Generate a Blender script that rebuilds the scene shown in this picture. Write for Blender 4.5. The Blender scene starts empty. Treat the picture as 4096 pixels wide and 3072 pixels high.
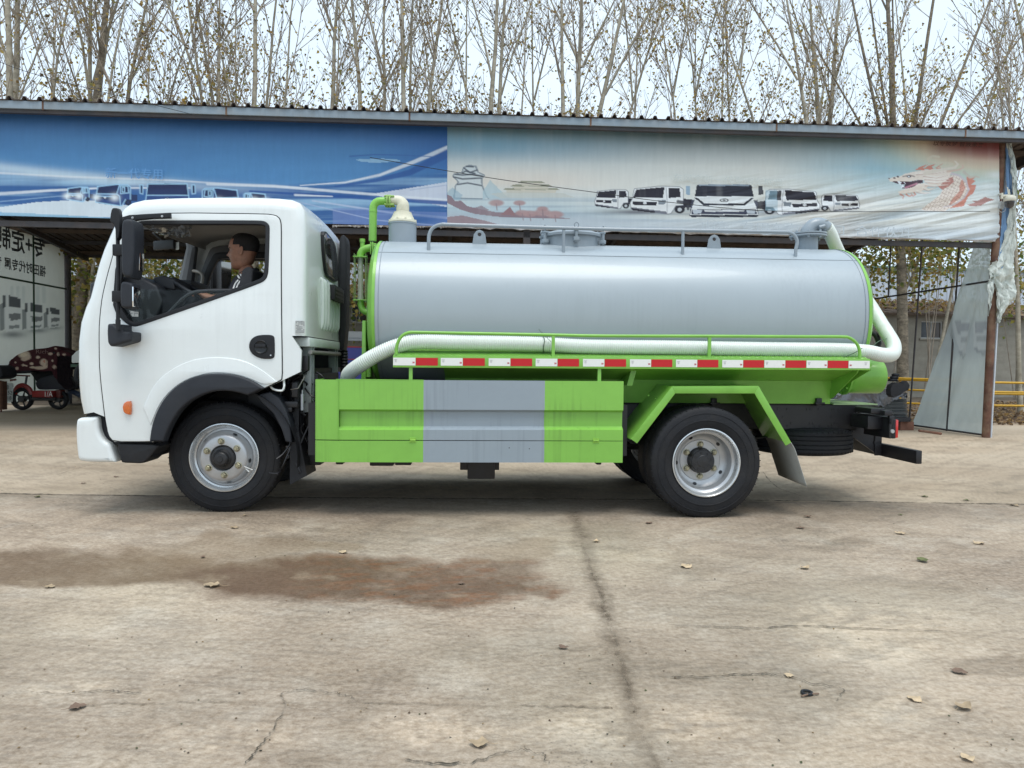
import bpy, bmesh, math, random
import numpy as np
from mathutils import Vector, Matrix, noise as mnoise
R = math.radians
rnd = random.Random(7)
sc = bpy.context.scene
col = sc.collection

# ------------------------------------------------------------ camera
F = 2962.0                       # focal length in pixels of the 4096 px wide photograph
CAMH = 1.1
PITCH, ROLL = R(1.66), R(0.55)
fw = Vector((0, math.cos(PITCH), -math.sin(PITCH)))
r0 = Vector((1, 0, 0)); u0 = Vector((0, math.sin(PITCH), math.cos(PITCH)))
cr = r0 * math.cos(ROLL) + u0 * math.sin(ROLL)
cu = u0 * math.cos(ROLL) - r0 * math.sin(ROLL)
C0 = Vector((0, 0, CAMH))
cam = bpy.data.cameras.new('camera'); camo = bpy.data.objects.new('camera', cam); col.objects.link(camo)
cam.sensor_width = 36; cam.lens = 36 * F / 4096; cam.clip_end = 600; cam.clip_start = 0.05
camo.matrix_world = Matrix(((cr.x, cu.x, -fw.x, C0.x), (cr.y, cu.y, -fw.y, C0.y), (cr.z, cu.z, -fw.z, C0.z), (0, 0, 0, 1)))
sc.camera = camo

# ------------------------------------------------------------ sky, sun, exposure
world = bpy.data.worlds.new('World'); sc.world = world; world.use_nodes = True
wn, wl = world.node_tree.nodes, world.node_tree.links
wn.clear()
SUN_EL, SUN_ROT = R(72), R(165)         # veiled sun high above
sky = wn.new('ShaderNodeTexSky'); sky.sky_type = 'NISHITA'; sky.sun_disc = False
sky.sun_elevation = SUN_EL; sky.sun_rotation = SUN_ROT; sky.dust_density = 4.0; sky.ozone_density = 1.5
b1 = wn.new('ShaderNodeBackground'); b1.inputs['Strength'].default_value = 0.10
wl.new(sky.outputs[0], b1.inputs['Color'])
b2 = wn.new('ShaderNodeBackground'); b2.inputs['Strength'].default_value = 1.0
tc = wn.new('ShaderNodeTexCoord'); nz = wn.new('ShaderNodeTexNoise'); nz.inputs['Scale'].default_value = 1.6; nz.inputs['Detail'].default_value = 5
wl.new(tc.outputs['Generated'], nz.inputs['Vector'])
rp = wn.new('ShaderNodeValToRGB')
rp.color_ramp.elements[0].position = 0.3; rp.color_ramp.elements[0].color = (0.60, 0.745, 0.88, 1)
rp.color_ramp.elements[1].position = 0.7; rp.color_ramp.elements[1].color = (0.71, 0.83, 0.93, 1)
wl.new(nz.outputs['Fac'], rp.inputs[0]); wl.new(rp.outputs[0], b2.inputs['Color'])
mx = wn.new('ShaderNodeMixShader'); mx.inputs[0].default_value = 0.82
wo = wn.new('ShaderNodeOutputWorld')
wl.new(b1.outputs[0], mx.inputs[1]); wl.new(b2.outputs[0], mx.inputs[2]); wl.new(mx.outputs[0], wo.inputs['Surface'])

sun = bpy.data.lights.new('sun', 'SUN'); sun.energy = 1.4; sun.angle = R(34); sun.color = (1, 0.96, 0.9)
suno = bpy.data.objects.new('sun', sun); col.objects.link(suno)
sd = Vector((math.sin(SUN_ROT) * math.cos(SUN_EL), math.cos(SUN_ROT) * math.cos(SUN_EL), math.sin(SUN_EL)))
suno.rotation_euler = sd.to_track_quat('Z', 'Y').to_euler()
suno.location = (0, 0, 20)
sc.view_settings.view_transform = 'Standard'; sc.view_settings.look = 'None'
sc.view_settings.exposure = 0.60; sc.view_settings.gamma = 1
sc.view_settings.use_curve_mapping = False

# ------------------------------------------------------------ projection helpers
def ray(px, py):
    return fw + cr * ((px - 2048) / F) - cu * ((py - 1536) / F)

class Frame:
    """a yawed local frame; P() puts a photo pixel on the local plane y = const, X() on x = const"""
    def __init__(s, D, yaw):
        s.o = Vector((0, D, 0)); s.yaw = R(yaw)
        s.ax = Vector((math.cos(s.yaw), math.sin(s.yaw), 0)); s.ay = Vector((-math.sin(s.yaw), math.cos(s.yaw), 0))
    def loc(s, w):
        d = w - s.o
        return Vector((d.dot(s.ax), d.dot(s.ay), w.z))
    def P(s, px, py, y=0.0):
        d = ray(px, py); t = (y - (C0 - s.o).dot(s.ay)) / d.dot(s.ay)
        return s.loc(C0 + d * t)
    def X(s, px, py, x):
        d = ray(px, py); t = (x - (C0 - s.o).dot(s.ax)) / d.dot(s.ax)
        return s.loc(C0 + d * t)
    def w(s, v):
        return s.o + s.ax * v[0] + s.ay * v[1] + Vector((0, 0, v[2]))

TR = Frame(5.22, 3.2)        # the truck
SH = Frame(11.0, 4.2)        # the shed
def G(px, py, z=0.0):
    d = ray(px, py); t = (z - CAMH) / d.z
    return C0 + d * t
def W(px, py, Y):
    d = ray(px, py); return C0 + d * (Y / d.y)

# ------------------------------------------------------------ materials
MAT = {}
def srgb(r, g, b):
    f = lambda c: (c / 255 / 12.92) if c / 255 <= 0.04045 else ((c / 255 + 0.055) / 1.055) ** 2.4
    return (f(r), f(g), f(b))
def mat(name, c, rough=0.5, metal=0.0, var=0.12, vscale=6.0, bump=0.0, bscale=60.0, streak=0.0, coat=0.0, spec=0.5, dirt=0.0, dirtc=(0.2, 0.16, 0.11), trans=0.0, stretch=None, sss=0.0):
    if name in MAT: return MAT[name]
    m = bpy.data.materials.new(name); m.use_nodes = True
    n, l = m.node_tree.nodes, m.node_tree.links
    b = n['Principled BSDF']
    tcn = n.new('ShaderNodeTexCoord')
    src = tcn.outputs['Object']
    if stretch:
        mp = n.new('ShaderNodeMapping'); mp.inputs['Scale'].default_value = stretch
        l.new(src, mp.inputs['Vector']); src2 = mp.outputs[0]
    else: src2 = src
    nt = n.new('ShaderNodeTexNoise'); nt.inputs['Scale'].default_value = vscale; nt.inputs['Detail'].default_value = 6; nt.inputs['Roughness'].default_value = 0.62
    l.new(src2, nt.inputs['Vector'])
    cr_ = n.new('ShaderNodeValToRGB')
    e = cr_.color_ramp.elements
    e[0].position = 0.3; e[1].position = 0.72
    e[0].color = tuple(x * (1 - var) for x in c) + (1,); e[1].color = tuple(min(1, x * (1 + var)) for x in c) + (1,)
    l.new(nt.outputs['Fac'], cr_.inputs[0])
    out = cr_.outputs[0]
    if streak > 0:
        mp = n.new('ShaderNodeMapping'); mp.inputs['Scale'].default_value = (38, 38, 1.1); l.new(src, mp.inputs['Vector'])
        ns = n.new('ShaderNodeTexNoise'); ns.inputs['Scale'].default_value = 1.0; ns.inputs['Detail'].default_value = 3; l.new(mp.outputs[0], ns.inputs['Vector'])
        n2 = n.new('ShaderNodeTexNoise'); n2.inputs['Scale'].default_value = 1.7; n2.inputs['Detail'].default_value = 2; l.new(src, n2.inputs['Vector'])
        mm = n.new('ShaderNodeMath'); mm.operation = 'MULTIPLY'; l.new(ns.outputs['Fac'], mm.inputs[0]); l.new(n2.outputs['Fac'], mm.inputs[1])
        mr = n.new('ShaderNodeMapRange'); mr.inputs['From Min'].default_value = 0.27; mr.inputs['From Max'].default_value = 0.4; mr.inputs['To Max'].default_value = streak
        l.new(mm.outputs[0], mr.inputs['Value'])
        mix = n.new('ShaderNodeMixRGB'); mix.inputs[2].default_value = tuple(x * 0.62 for x in c) + (1,)
        l.new(mr.outputs[0], mix.inputs[0]); l.new(out, mix.inputs[1]); out = mix.outputs[0]
    if dirt > 0:
        n3 = n.new('ShaderNodeTexNoise'); n3.inputs['Scale'].default_value = 3.1; n3.inputs['Detail'].default_value = 8; n3.inputs['Roughness'].default_value = 0.7; l.new(src, n3.inputs['Vector'])
        mr = n.new('ShaderNodeMapRange'); mr.inputs['From Min'].default_value = 0.45; mr.inputs['From Max'].default_value = 0.75; mr.inputs['To Max'].default_value = dirt
        l.new(n3.outputs['Fac'], mr.inputs['Value'])
        mix = n.new('ShaderNodeMixRGB'); mix.inputs[2].default_value = tuple(dirtc) + (1,)
        l.new(mr.outputs[0], mix.inputs[0]); l.new(out, mix.inputs[1]); out = mix.outputs[0]
    l.new(out, b.inputs['Base Color'])
    rr = n.new('ShaderNodeMapRange'); rr.inputs['To Min'].default_value = max(0.02, rough - 0.07); rr.inputs['To Max'].default_value = min(1, rough + 0.09)
    l.new(nt.outputs['Fac'], rr.inputs['Value']); l.new(rr.outputs[0], b.inputs['Roughness'])
    b.inputs['Metallic'].default_value = metal
    b.inputs['Specular IOR Level'].default_value = spec
    b.inputs['Coat Weight'].default_value = coat; b.inputs['Coat Roughness'].default_value = 0.06
    if sss: b.inputs['Subsurface Weight'].default_value = sss; b.inputs['Subsurface Radius'].default_value = (0.02, 0.02, 0.02)
    if bump > 0:
        nb = n.new('ShaderNodeTexNoise'); nb.inputs['Scale'].default_value = bscale; nb.inputs['Detail'].default_value = 4; l.new(src2, nb.inputs['Vector'])
        bp = n.new('ShaderNodeBump'); bp.inputs['Strength'].default_value = bump; bp.inputs['Distance'].default_value = 0.01
        l.new(nb.outputs['Fac'], bp.inputs['Height']); l.new(bp.outputs[0], b.inputs['Normal'])
    if trans > 0:
        tb = n.new('ShaderNodeBsdfTransparent'); ms = n.new('ShaderNodeMixShader'); ms.inputs[0].default_value = 1 - trans
        l.new(tb.outputs[0], ms.inputs[1]); l.new(b.outputs[0], ms.inputs[2]); l.new(ms.outputs[0], n['Material Output'].inputs['Surface'])
    MAT[name] = m
    return m
def glassmat(name, tint=(0.9, 0.95, 0.93), refl=1.0, base=0.0, basec=(0.02, 0.02, 0.02)):
    if name in MAT: return MAT[name]
    m = bpy.data.materials.new(name); m.use_nodes = True
    n, l = m.node_tree.nodes, m.node_tree.links
    n.remove(n['Principled BSDF'])
    t = n.new('ShaderNodeBsdfTransparent'); t.inputs[0].default_value = tuple(tint) + (1,)
    g = n.new('ShaderNodeBsdfGlossy'); g.inputs['Roughness'].default_value = 0.02
    ge = n.new('ShaderNodeNewGeometry'); dt = n.new('ShaderNodeVectorMath'); dt.operation = 'DOT_PRODUCT'; l.new(ge.outputs['Normal'], dt.inputs[0]); l.new(ge.outputs['Incoming'], dt.inputs[1])
    def mth(op, a, b=None, clamp=False):
        k = n.new('ShaderNodeMath'); k.operation = op; k.use_clamp = clamp
        for i, v in enumerate((a, b)):
            if v is None: continue
            if isinstance(v, (int, float)): k.inputs[i].default_value = v
            else: l.new(v, k.inputs[i])
        return k.outputs[0]
    fr = mth('ADD', mth('MULTIPLY', mth('POWER', mth('SUBTRACT', 1.0, mth('ABSOLUTE', dt.outputs['Value']), True), 5.0), 0.96 * refl), 0.04 * refl)
    ms = n.new('ShaderNodeMixShader'); l.new(fr, ms.inputs[0]); l.new(t.outputs[0], ms.inputs[1]); l.new(g.outputs[0], ms.inputs[2])
    o = ms.outputs[0]
    if base:
        d = n.new('ShaderNodeBsdfDiffuse'); d.inputs[0].default_value = tuple(basec) + (1,)
        m2 = n.new('ShaderNodeMixShader'); m2.inputs[0].default_value = base; l.new(t.outputs[0], m2.inputs[1]); l.new(d.outputs[0], m2.inputs[2]); l.new(m2.outputs[0], ms.inputs[1])
    l.new(o, n['Material Output'].inputs['Surface'])
    MAT[name] = m
    return m
def vcolmat(name, rough=0.55, bump=0.15, bscale=40, spec=0.4, trans=0.0, weave=0.04, thin=0.0):
    m = bpy.data.materials.new(name); m.use_nodes = True
    n, l = m.node_tree.nodes, m.node_tree.links; b = n['Principled BSDF']
    a = n.new('ShaderNodeVertexColor'); a.layer_name = 'print'
    t = n.new('ShaderNodeTexCoord'); nt = n.new('ShaderNodeTexNoise'); nt.inputs['Scale'].default_value = 9; nt.inputs['Detail'].default_value = 7
    mp = n.new('ShaderNodeMapping'); mp.inputs['Scale'].default_value = (3, 1, 0.5); l.new(t.outputs['Object'], mp.inputs[0]); l.new(mp.outputs[0], nt.inputs['Vector'])
    mr = n.new('ShaderNodeMapRange'); mr.inputs['To Min'].default_value = 1 - weave * 2; mr.inputs['To Max'].default_value = 1 + weave; l.new(nt.outputs['Fac'], mr.inputs[0])
    mix = n.new('ShaderNodeMixRGB'); mix.blend_type = 'MULTIPLY'; mix.inputs[0].default_value = 1
    l.new(a.outputs['Color'], mix.inputs[1]); l.new(mr.outputs[0], mix.inputs[2]); l.new(mix.outputs[0], b.inputs['Base Color'])
    b.inputs['Roughness'].default_value = rough; b.inputs['Specular IOR Level'].default_value = spec
    if bump:
        nb = n.new('ShaderNodeTexNoise'); nb.inputs['Scale'].default_value = bscale; nb.inputs['Detail'].default_value = 3; l.new(t.outputs['Object'], nb.inputs['Vector'])
        bp = n.new('ShaderNodeBump'); bp.inputs['Strength'].default_value = bump; bp.inputs['Distance'].default_value = 0.01
        l.new(nb.outputs['Fac'], bp.inputs['Height']); l.new(bp.outputs[0], b.inputs['Normal'])
    so = b.outputs[0]
    if thin:
        tl = n.new('ShaderNodeBsdfTranslucent'); l.new(mix.outputs[0], tl.inputs[0]); m3 = n.new('ShaderNodeMixShader'); m3.inputs[0].default_value = thin
        l.new(so, m3.inputs[1]); l.new(tl.outputs[0], m3.inputs[2]); so = m3.outputs[0]; l.new(so, n['Material Output'].inputs['Surface'])
    if trans:
        tb = n.new('ShaderNodeBsdfTransparent'); ms = n.new('ShaderNodeMixShader'); ms.inputs[0].default_value = 1 - trans
        l.new(tb.outputs[0], ms.inputs[1]); l.new(so, ms.inputs[2]); l.new(ms.outputs[0], n['Material Output'].inputs['Surface'])
    return m

# ------------------------------------------------------------ mesh helpers
def tag(o, label=None, cat=None, group=None, kind=None):
    if label: o['label'] = label
    if cat: o['category'] = cat
    if group: o['group'] = group
    if kind: o['kind'] = kind
    return o
def empty(name, frame=None, loc=(0, 0, 0), rz=0.0, label=None, cat=None, group=None):
    o = bpy.data.objects.new(name, None); col.objects.link(o)
    if frame is not None:
        o.location = frame.o; o.rotation_euler = (0, 0, frame.yaw)
    else:
        o.location = loc; o.rotation_euler = (0, 0, rz)
    o.empty_display_size = 0.2
    return tag(o, label, cat, group)
def link(name, me, parent=None, m=None):
    o = bpy.data.objects.new(name, me); col.objects.link(o)
    if parent is not None: o.parent = parent
    if m is not None:
        me.materials.clear()
        for k in (m if isinstance(m, (list, tuple)) else [m]): me.materials.append(k)
    return o
def shade(me, ang=35):
    me.shade_smooth(); me.set_sharp_from_angle(angle=R(ang))

class MB:
    def __init__(s): s.v = []; s.f = []; s.mi = []; s.cur = 0; s.marks = []
    def add(s, vs, fs):
        k = len(s.v); s.v += [tuple(p) for p in vs]; s.f += [tuple(i + k for i in f) for f in fs]; s.mi += [s.cur] * len(fs); return s
    def box(s, lo, hi, rot=None, org=None):
        x0, y0, z0 = lo; x1, y1, z1 = hi
        vs = [(x0, y0, z0), (x1, y0, z0), (x1, y1, z0), (x0, y1, z0), (x0, y0, z1), (x1, y0, z1), (x1, y1, z1), (x0, y1, z1)]
        if rot is not None:
            o = Vector(org if org else ((x0 + x1) / 2, (y0 + y1) / 2, (z0 + z1) / 2))
            vs = [tuple(rot @ (Vector(p) - o) + o) for p in vs]
        return s.add(vs, [(0, 3, 2, 1), (4, 5, 6, 7), (0, 1, 5, 4), (1, 2, 6, 5), (2, 3, 7, 6), (3, 0, 4, 7)])
    def tube(s, pts, rad, n=10, caps=True, closed=False):
        pts = [Vector(p) for p in pts]; m = len(pts)
        rs = rad if isinstance(rad, (list, tuple)) else [rad] * m
        tang = []
        for i in range(m):
            a = pts[(i - 1) % m] if (closed or i > 0) else pts[i]; b = pts[(i + 1) % m] if (closed or i < m - 1) else pts[i]
            t = (b - a); tang.append(t.normalized() if t.length > 1e-9 else Vector((0, 0, 1)))
        ref = Vector((0, 0, 1)) if abs(tang[0].z) < 0.9 else Vector((1, 0, 0))
        nrm = (ref - tang[0] * ref.dot(tang[0])).normalized()
        vs = []
        for i in range(m):
            nrm = (nrm - tang[i] * nrm.dot(tang[i]))
            nrm = nrm.normalized() if nrm.length > 1e-6 else Vector((1, 0, 0))
            bn = tang[i].cross(nrm)
            for k in range(n):
                a = 2 * math.pi * k / n
                vs.append(pts[i] + (nrm * math.cos(a) + bn * math.sin(a)) * rs[i])
        fs = []
        for i in range(m if closed else m - 1):
            for k in range(n):
                a = i * n + k; b = i * n + (k + 1) % n; c = ((i + 1) % m) * n + (k + 1) % n; d = ((i + 1) % m) * n + k
                fs.append((a, b, c, d))
        if caps and not closed:
            fs.append(tuple(range(n - 1, -1, -1))); fs.append(tuple((m - 1) * n + k for k in range(n)))
        return s.add(vs, fs)
    def lathe(s, prof, c=(0, 0, 0), axis='y', n=48, cap0=False, cap1=False):
        """prof = [(radius, height)]"""
        vs = []; m = len(prof)
        for (r, h) in prof:
            for k in range(n):
                a = 2 * math.pi * k / n; p, q = r * math.cos(a), r * math.sin(a)
                vs.append({'y': (c[0] + p, c[1] + h, c[2] + q), 'z': (c[0] + p, c[1] + q, c[2] + h), 'x': (c[0] + h, c[1] + p, c[2] + q)}[axis])
        fs = [(i * n + k, i * n + (k + 1) % n, (i + 1) * n + (k + 1) % n, (i + 1) * n + k) for i in range(m - 1) for k in range(n)]
        if cap0: fs.append(tuple(range(n)))
        if cap1: fs.append(tuple((m - 1) * n + k for k in range(n - 1, -1, -1)))
        return s.add(vs, fs)
    def prism(s, poly, y0, y1, ax='y'):
        """convex-ish polygon in (x,z) extruded along y (or (y,z) along x, or (x,y) along z)"""
        n = len(poly)
        def q(a, b, h): return {'y': (a, h, b), 'x': (h, a, b), 'z': (a, b, h)}[ax]
        vs = [q(a, b, y0) for a, b in poly] + [q(a, b, y1) for a, b in poly]
        fs = [tuple(range(n)), tuple(range(2 * n - 1, n - 1, -1))] + [(i, (i + 1) % n, n + (i + 1) % n, n + i) for i in range(n)]
        return s.add(vs, fs)
    def each(s, name, m, parent=None, smooth=35, bevel=0.0, segs=2):
        """one object per piece; pieces were separated with mark()"""
        ks = s.marks + [(len(s.v), len(s.f))]; o = None
        for (v0, f0), (v1, f1) in zip(ks[:-1], ks[1:]):
            if f1 > f0:
                q = MB(); q.add(s.v[v0:v1], [tuple(i - v0 for i in f) for f in s.f[f0:f1]]); o = q.build(name, m, parent, smooth, bevel, segs)
        return o
    def mark(s): s.marks.append((len(s.v), len(s.f))); return s
    def build(s, name, m, parent=None, smooth=35, bevel=0.0, segs=2):
        me = bpy.data.meshes.new(name); me.from_pydata(s.v, [], s.f)
        if any(s.mi): me.polygons.foreach_set('material_index', s.mi)
        me.validate(); me.update()
        bm = bmesh.new(); bm.from_mesh(me); bmesh.ops.delete(bm, geom=[v for v in bm.verts if not v.link_faces], context='VERTS'); bmesh.ops.recalc_face_normals(bm, faces=bm.faces)
        if bevel > 0:
            ed = [e for e in bm.edges if len(e.link_faces) == 2 and e.calc_face_angle(0) > R(30)]
            bmesh.ops.bevel(bm, geom=ed, offset=bevel, segments=segs, profile=0.6, affect='EDGES', clamp_overlap=True)
        bm.to_mesh(me); bm.free()
        if smooth: shade(me, smooth)
        return link(name, me, parent, m)

def chaikin(p, it=2, closed=True, w=0.25):
    p = [tuple(q) for q in p]
    for _ in range(it):
        o = []
        m = len(p)
        if not closed: o.append(p[0])
        for i in range(m if closed else m - 1):
            a, b = p[i], p[(i + 1) % m]
            o.append(tuple(a[k] * (1 - w) + b[k] * w for k in range(len(a)))); o.append(tuple(a[k] * w + b[k] * (1 - w) for k in range(len(a))))
        if not closed: o.append(p[-1])
        p = o
    return p
def catmull(p, n=8, closed=False):
    p = [Vector(q) for q in p]; o = []; m = len(p)
    rng = range(m) if closed else range(m - 1)
    for i in rng:
        if closed: a, b, c, d = p[i - 1], p[i], p[(i + 1) % m], p[(i + 2) % m]
        else:
            b, c = p[i], p[i + 1]; a = p[i - 1] if i else b * 2 - c; d = p[i + 2] if i + 2 < m else c * 2 - b
        for k in range(n):
            t = k / n
            o.append(0.5 * ((2 * b) + (c - a) * t + (2 * a - 5 * b + 4 * c - d) * t * t + (3 * b - a - 3 * c + d) * t ** 3))
    if not closed: o.append(p[-1])
    return o
def plate(name, outer, holes, y0, thick, bevel, m, parent, warp=None, res=3, cuts=None, ang=35):
    """flat plate with holes in the local x-z plane, its front (camera side) face at y0"""
    cv = bpy.data.curves.new('tmp', 'CURVE'); cv.dimensions = '2D'; cv.fill_mode = 'BOTH'
    for pts in [outer] + list(holes):
        sp = cv.splines.new('POLY'); sp.points.add(len(pts) - 1); sp.use_cyclic_u = True
        for i, p in enumerate(pts): sp.points[i].co = (p[0], p[-1], 0, 1)
    cv.bevel_depth = bevel; cv.bevel_resolution = res; cv.extrude = max(0.0, thick / 2 - bevel)
    cv.offset = -bevel
    o = bpy.data.objects.new('tmp', cv); me = bpy.data.meshes.new_from_object(o)
    bpy.data.objects.remove(o); bpy.data.curves.remove(cv)
    bm = bmesh.new(); bm.from_mesh(me)
    for v in bm.verts: v.co = Vector((v.co.x, y0 + thick / 2 - v.co.z, v.co.y))
    bmesh.ops.remove_doubles(bm, verts=bm.verts, dist=1e-5)
    if cuts:
        for z in cuts:
            bmesh.ops.bisect_plane(bm, geom=bm.verts[:] + bm.edges[:] + bm.faces[:], plane_co=(0, 0, z), plane_no=(0, 0, 1))
    if warp:
        for v in bm.verts: v.co = warp(v.co)
    bmesh.ops.recalc_face_normals(bm, faces=bm.faces)
    bm.to_mesh(me); bm.free(); me.name = name
    shade(me, ang)
    return link(name, me, parent, m)
def text_mesh(name, txt, size, mapping, m, parent, bold=0.0, align='LEFT'):
    cv = bpy.data.curves.new('txt', 'FONT'); cv.body = txt; cv.size = size; cv.align_x = align; cv.offset = bold; cv.resolution_u = 3
    o = bpy.data.objects.new('txt', cv); me = bpy.data.meshes.new_from_object(o)
    bpy.data.objects.remove(o); bpy.data.curves.remove(cv)
    for v in me.vertices: v.co = mapping(v.co.x, v.co.y)
    me.name = name
    return link(name, me, parent, m)
def copy_tree(o, parent=None):
    c = o.copy(); col.objects.link(c); c.parent = parent
    if parent is not None: c.matrix_parent_inverse = o.matrix_parent_inverse.copy()
    for ch in list(o.children): copy_tree(ch, c)
    return c
def grid_mesh(name, X, Y, Z, colr=None):
    """X,Y,Z: (rows, cols) arrays"""
    h, w = X.shape
    co = np.stack([X, Y, Z], -1).reshape(-1, 3).astype(np.float32)
    me = bpy.data.meshes.new(name)
    i = np.arange((h - 1) * (w - 1)); r = i // (w - 1); c = i % (w - 1)
    a = r * w + c
    q = np.stack([a, a + 1, a + w + 1, a + w], -1).astype(np.int32).reshape(-1)
    me.vertices.add(h * w); me.vertices.foreach_set('co', co.reshape(-1))
    me.loops.add(len(q)); me.loops.foreach_set('vertex_index', q)
    me.polygons.add(len(i)); me.polygons.foreach_set('loop_start', np.arange(0, len(q), 4, dtype=np.int32))
    try: me.polygons.foreach_set('loop_total', np.full(len(i), 4, dtype=np.int32))
    except Exception: pass
    me.update(calc_edges=True); me.validate()
    if colr is not None:
        at = me.color_attributes.new('print', 'FLOAT_COLOR', 'POINT')
        cc = np.concatenate([colr.reshape(-1, 3), np.ones((h * w, 1))], 1).astype(np.float32)
        at.data.foreach_set('color', cc.reshape(-1))
    me.shade_smooth()
    return me
# ------------------------------------------------------------ print painter (flat print and some painted shade, held in vertex colours)
class Painter:
    def __init__(s, W_, H_, px0, px1, yt, yb):
        s.W, s.H = W_, H_; s.px0, s.px1 = px0, px1; s.yt, s.yb = yt, yb
        u = np.linspace(0, 1, W_); s.PX = np.tile(px0 + (px1 - px0) * u, (H_, 1)); v = np.linspace(0, 1, H_)[:, None]
        T = s.lin(yt, s.PX); B = s.lin(yb, s.PX); s.PY = T + (B - T) * v; s.V = np.tile(v, (1, W_)); s.U = np.tile(u, (H_, 1))
        s.C = np.zeros((H_, W_, 3)); s.step = abs(px1 - px0) / W_
    def lin(s, t, X): return t[0] + (t[1] - t[0]) * (X - s.px0) / (s.px1 - s.px0)
    def blend(s, m, c, a=1.0):
        m = np.clip(m, 0, 1)[..., None] * a
        c = np.array(c) if not isinstance(c, np.ndarray) else c
        s.C = s.C * (1 - m) + c * m
    def c(s, r, g, b): return np.array(srgb(r, g, b))
    def poly(s, pts, colr, a=1.0, soft=0):
        X, Y = s.PX, s.PY; xs = [p[0] for p in pts]; ys = [p[1] for p in pts]
        ins = np.zeros(X.shape, bool); n = len(pts)
        for i in range(n):
            x0, y0 = pts[i]; x1, y1 = pts[(i + 1) % n]
            if y0 == y1: continue
            cnd = ((y0 > Y) != (y1 > Y)) & (X < (x1 - x0) * (Y - y0) / (y1 - y0) + x0); ins ^= cnd
        s.blend(ins.astype(float), colr, a)
    def line(s, pts, w, colr, a=1.0, w2=None, soft=0.6):
        X, Y = s.PX, s.PY; n = len(pts) - 1; M = np.zeros(X.shape)
        for i in range(n):
            x0, y0 = pts[i]; x1, y1 = pts[i + 1]; d = np.hypot(x1 - x0, y1 - y0) + 1e-9
            t = np.clip(((X - x0) * (x1 - x0) + (Y - y0) * (y1 - y0)) / d ** 2, 0, 1)
            D = np.hypot(X - x0 - t * (x1 - x0), Y - y0 - t * (y1 - y0))
            k = (i + t) / n; ww = (w + (w2 - w) * k) if w2 is not None else w
            M = np.maximum(M, np.clip((ww / 2 - D) / (soft * s.step + ww * 0.15) + 0.5, 0, 1))
        s.blend(M, colr, a)
    def ell(s, x, y, rx, ry, colr, a=1.0, soft=0.15):
        D = np.hypot((s.PX - x) / rx, (s.PY - y) / ry); s.blend(np.clip((1 - D) / soft + 0.5, 0, 1), colr, a)
    def glow(s, x, y, rx, ry, colr, a=1.0):
        D = ((s.PX - x) / rx) ** 2 + ((s.PY - y) / ry) ** 2; s.blend(np.exp(-D), colr, a)
def fbm(X, Y, sx, sy, seed=0, oct_=4):
    """cheap value noise on arrays"""
    rs = np.random.RandomState(seed); out = np.zeros(X.shape); amp = 1; tot = 0
    for o in range(oct_):
        g = rs.rand(64, 64); x = X / sx * 2 ** o; y = Y / sy * 2 ** o
        xi = np.floor(x).astype(int); yi = np.floor(y).astype(int); fx = x - xi; fy = y - yi; fx = fx * fx * (3 - 2 * fx); fy = fy * fy * (3 - 2 * fy)
        a = g[yi % 64, xi % 64]; b = g[yi % 64, (xi + 1) % 64]; c = g[(yi + 1) % 64, xi % 64]; d = g[(yi + 1) % 64, (xi + 1) % 64]
        out += amp * ((a * (1 - fx) + b * fx) * (1 - fy) + (c * (1 - fx) + d * fx) * fy); tot += amp; amp *= 0.5
    return out / tot

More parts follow.
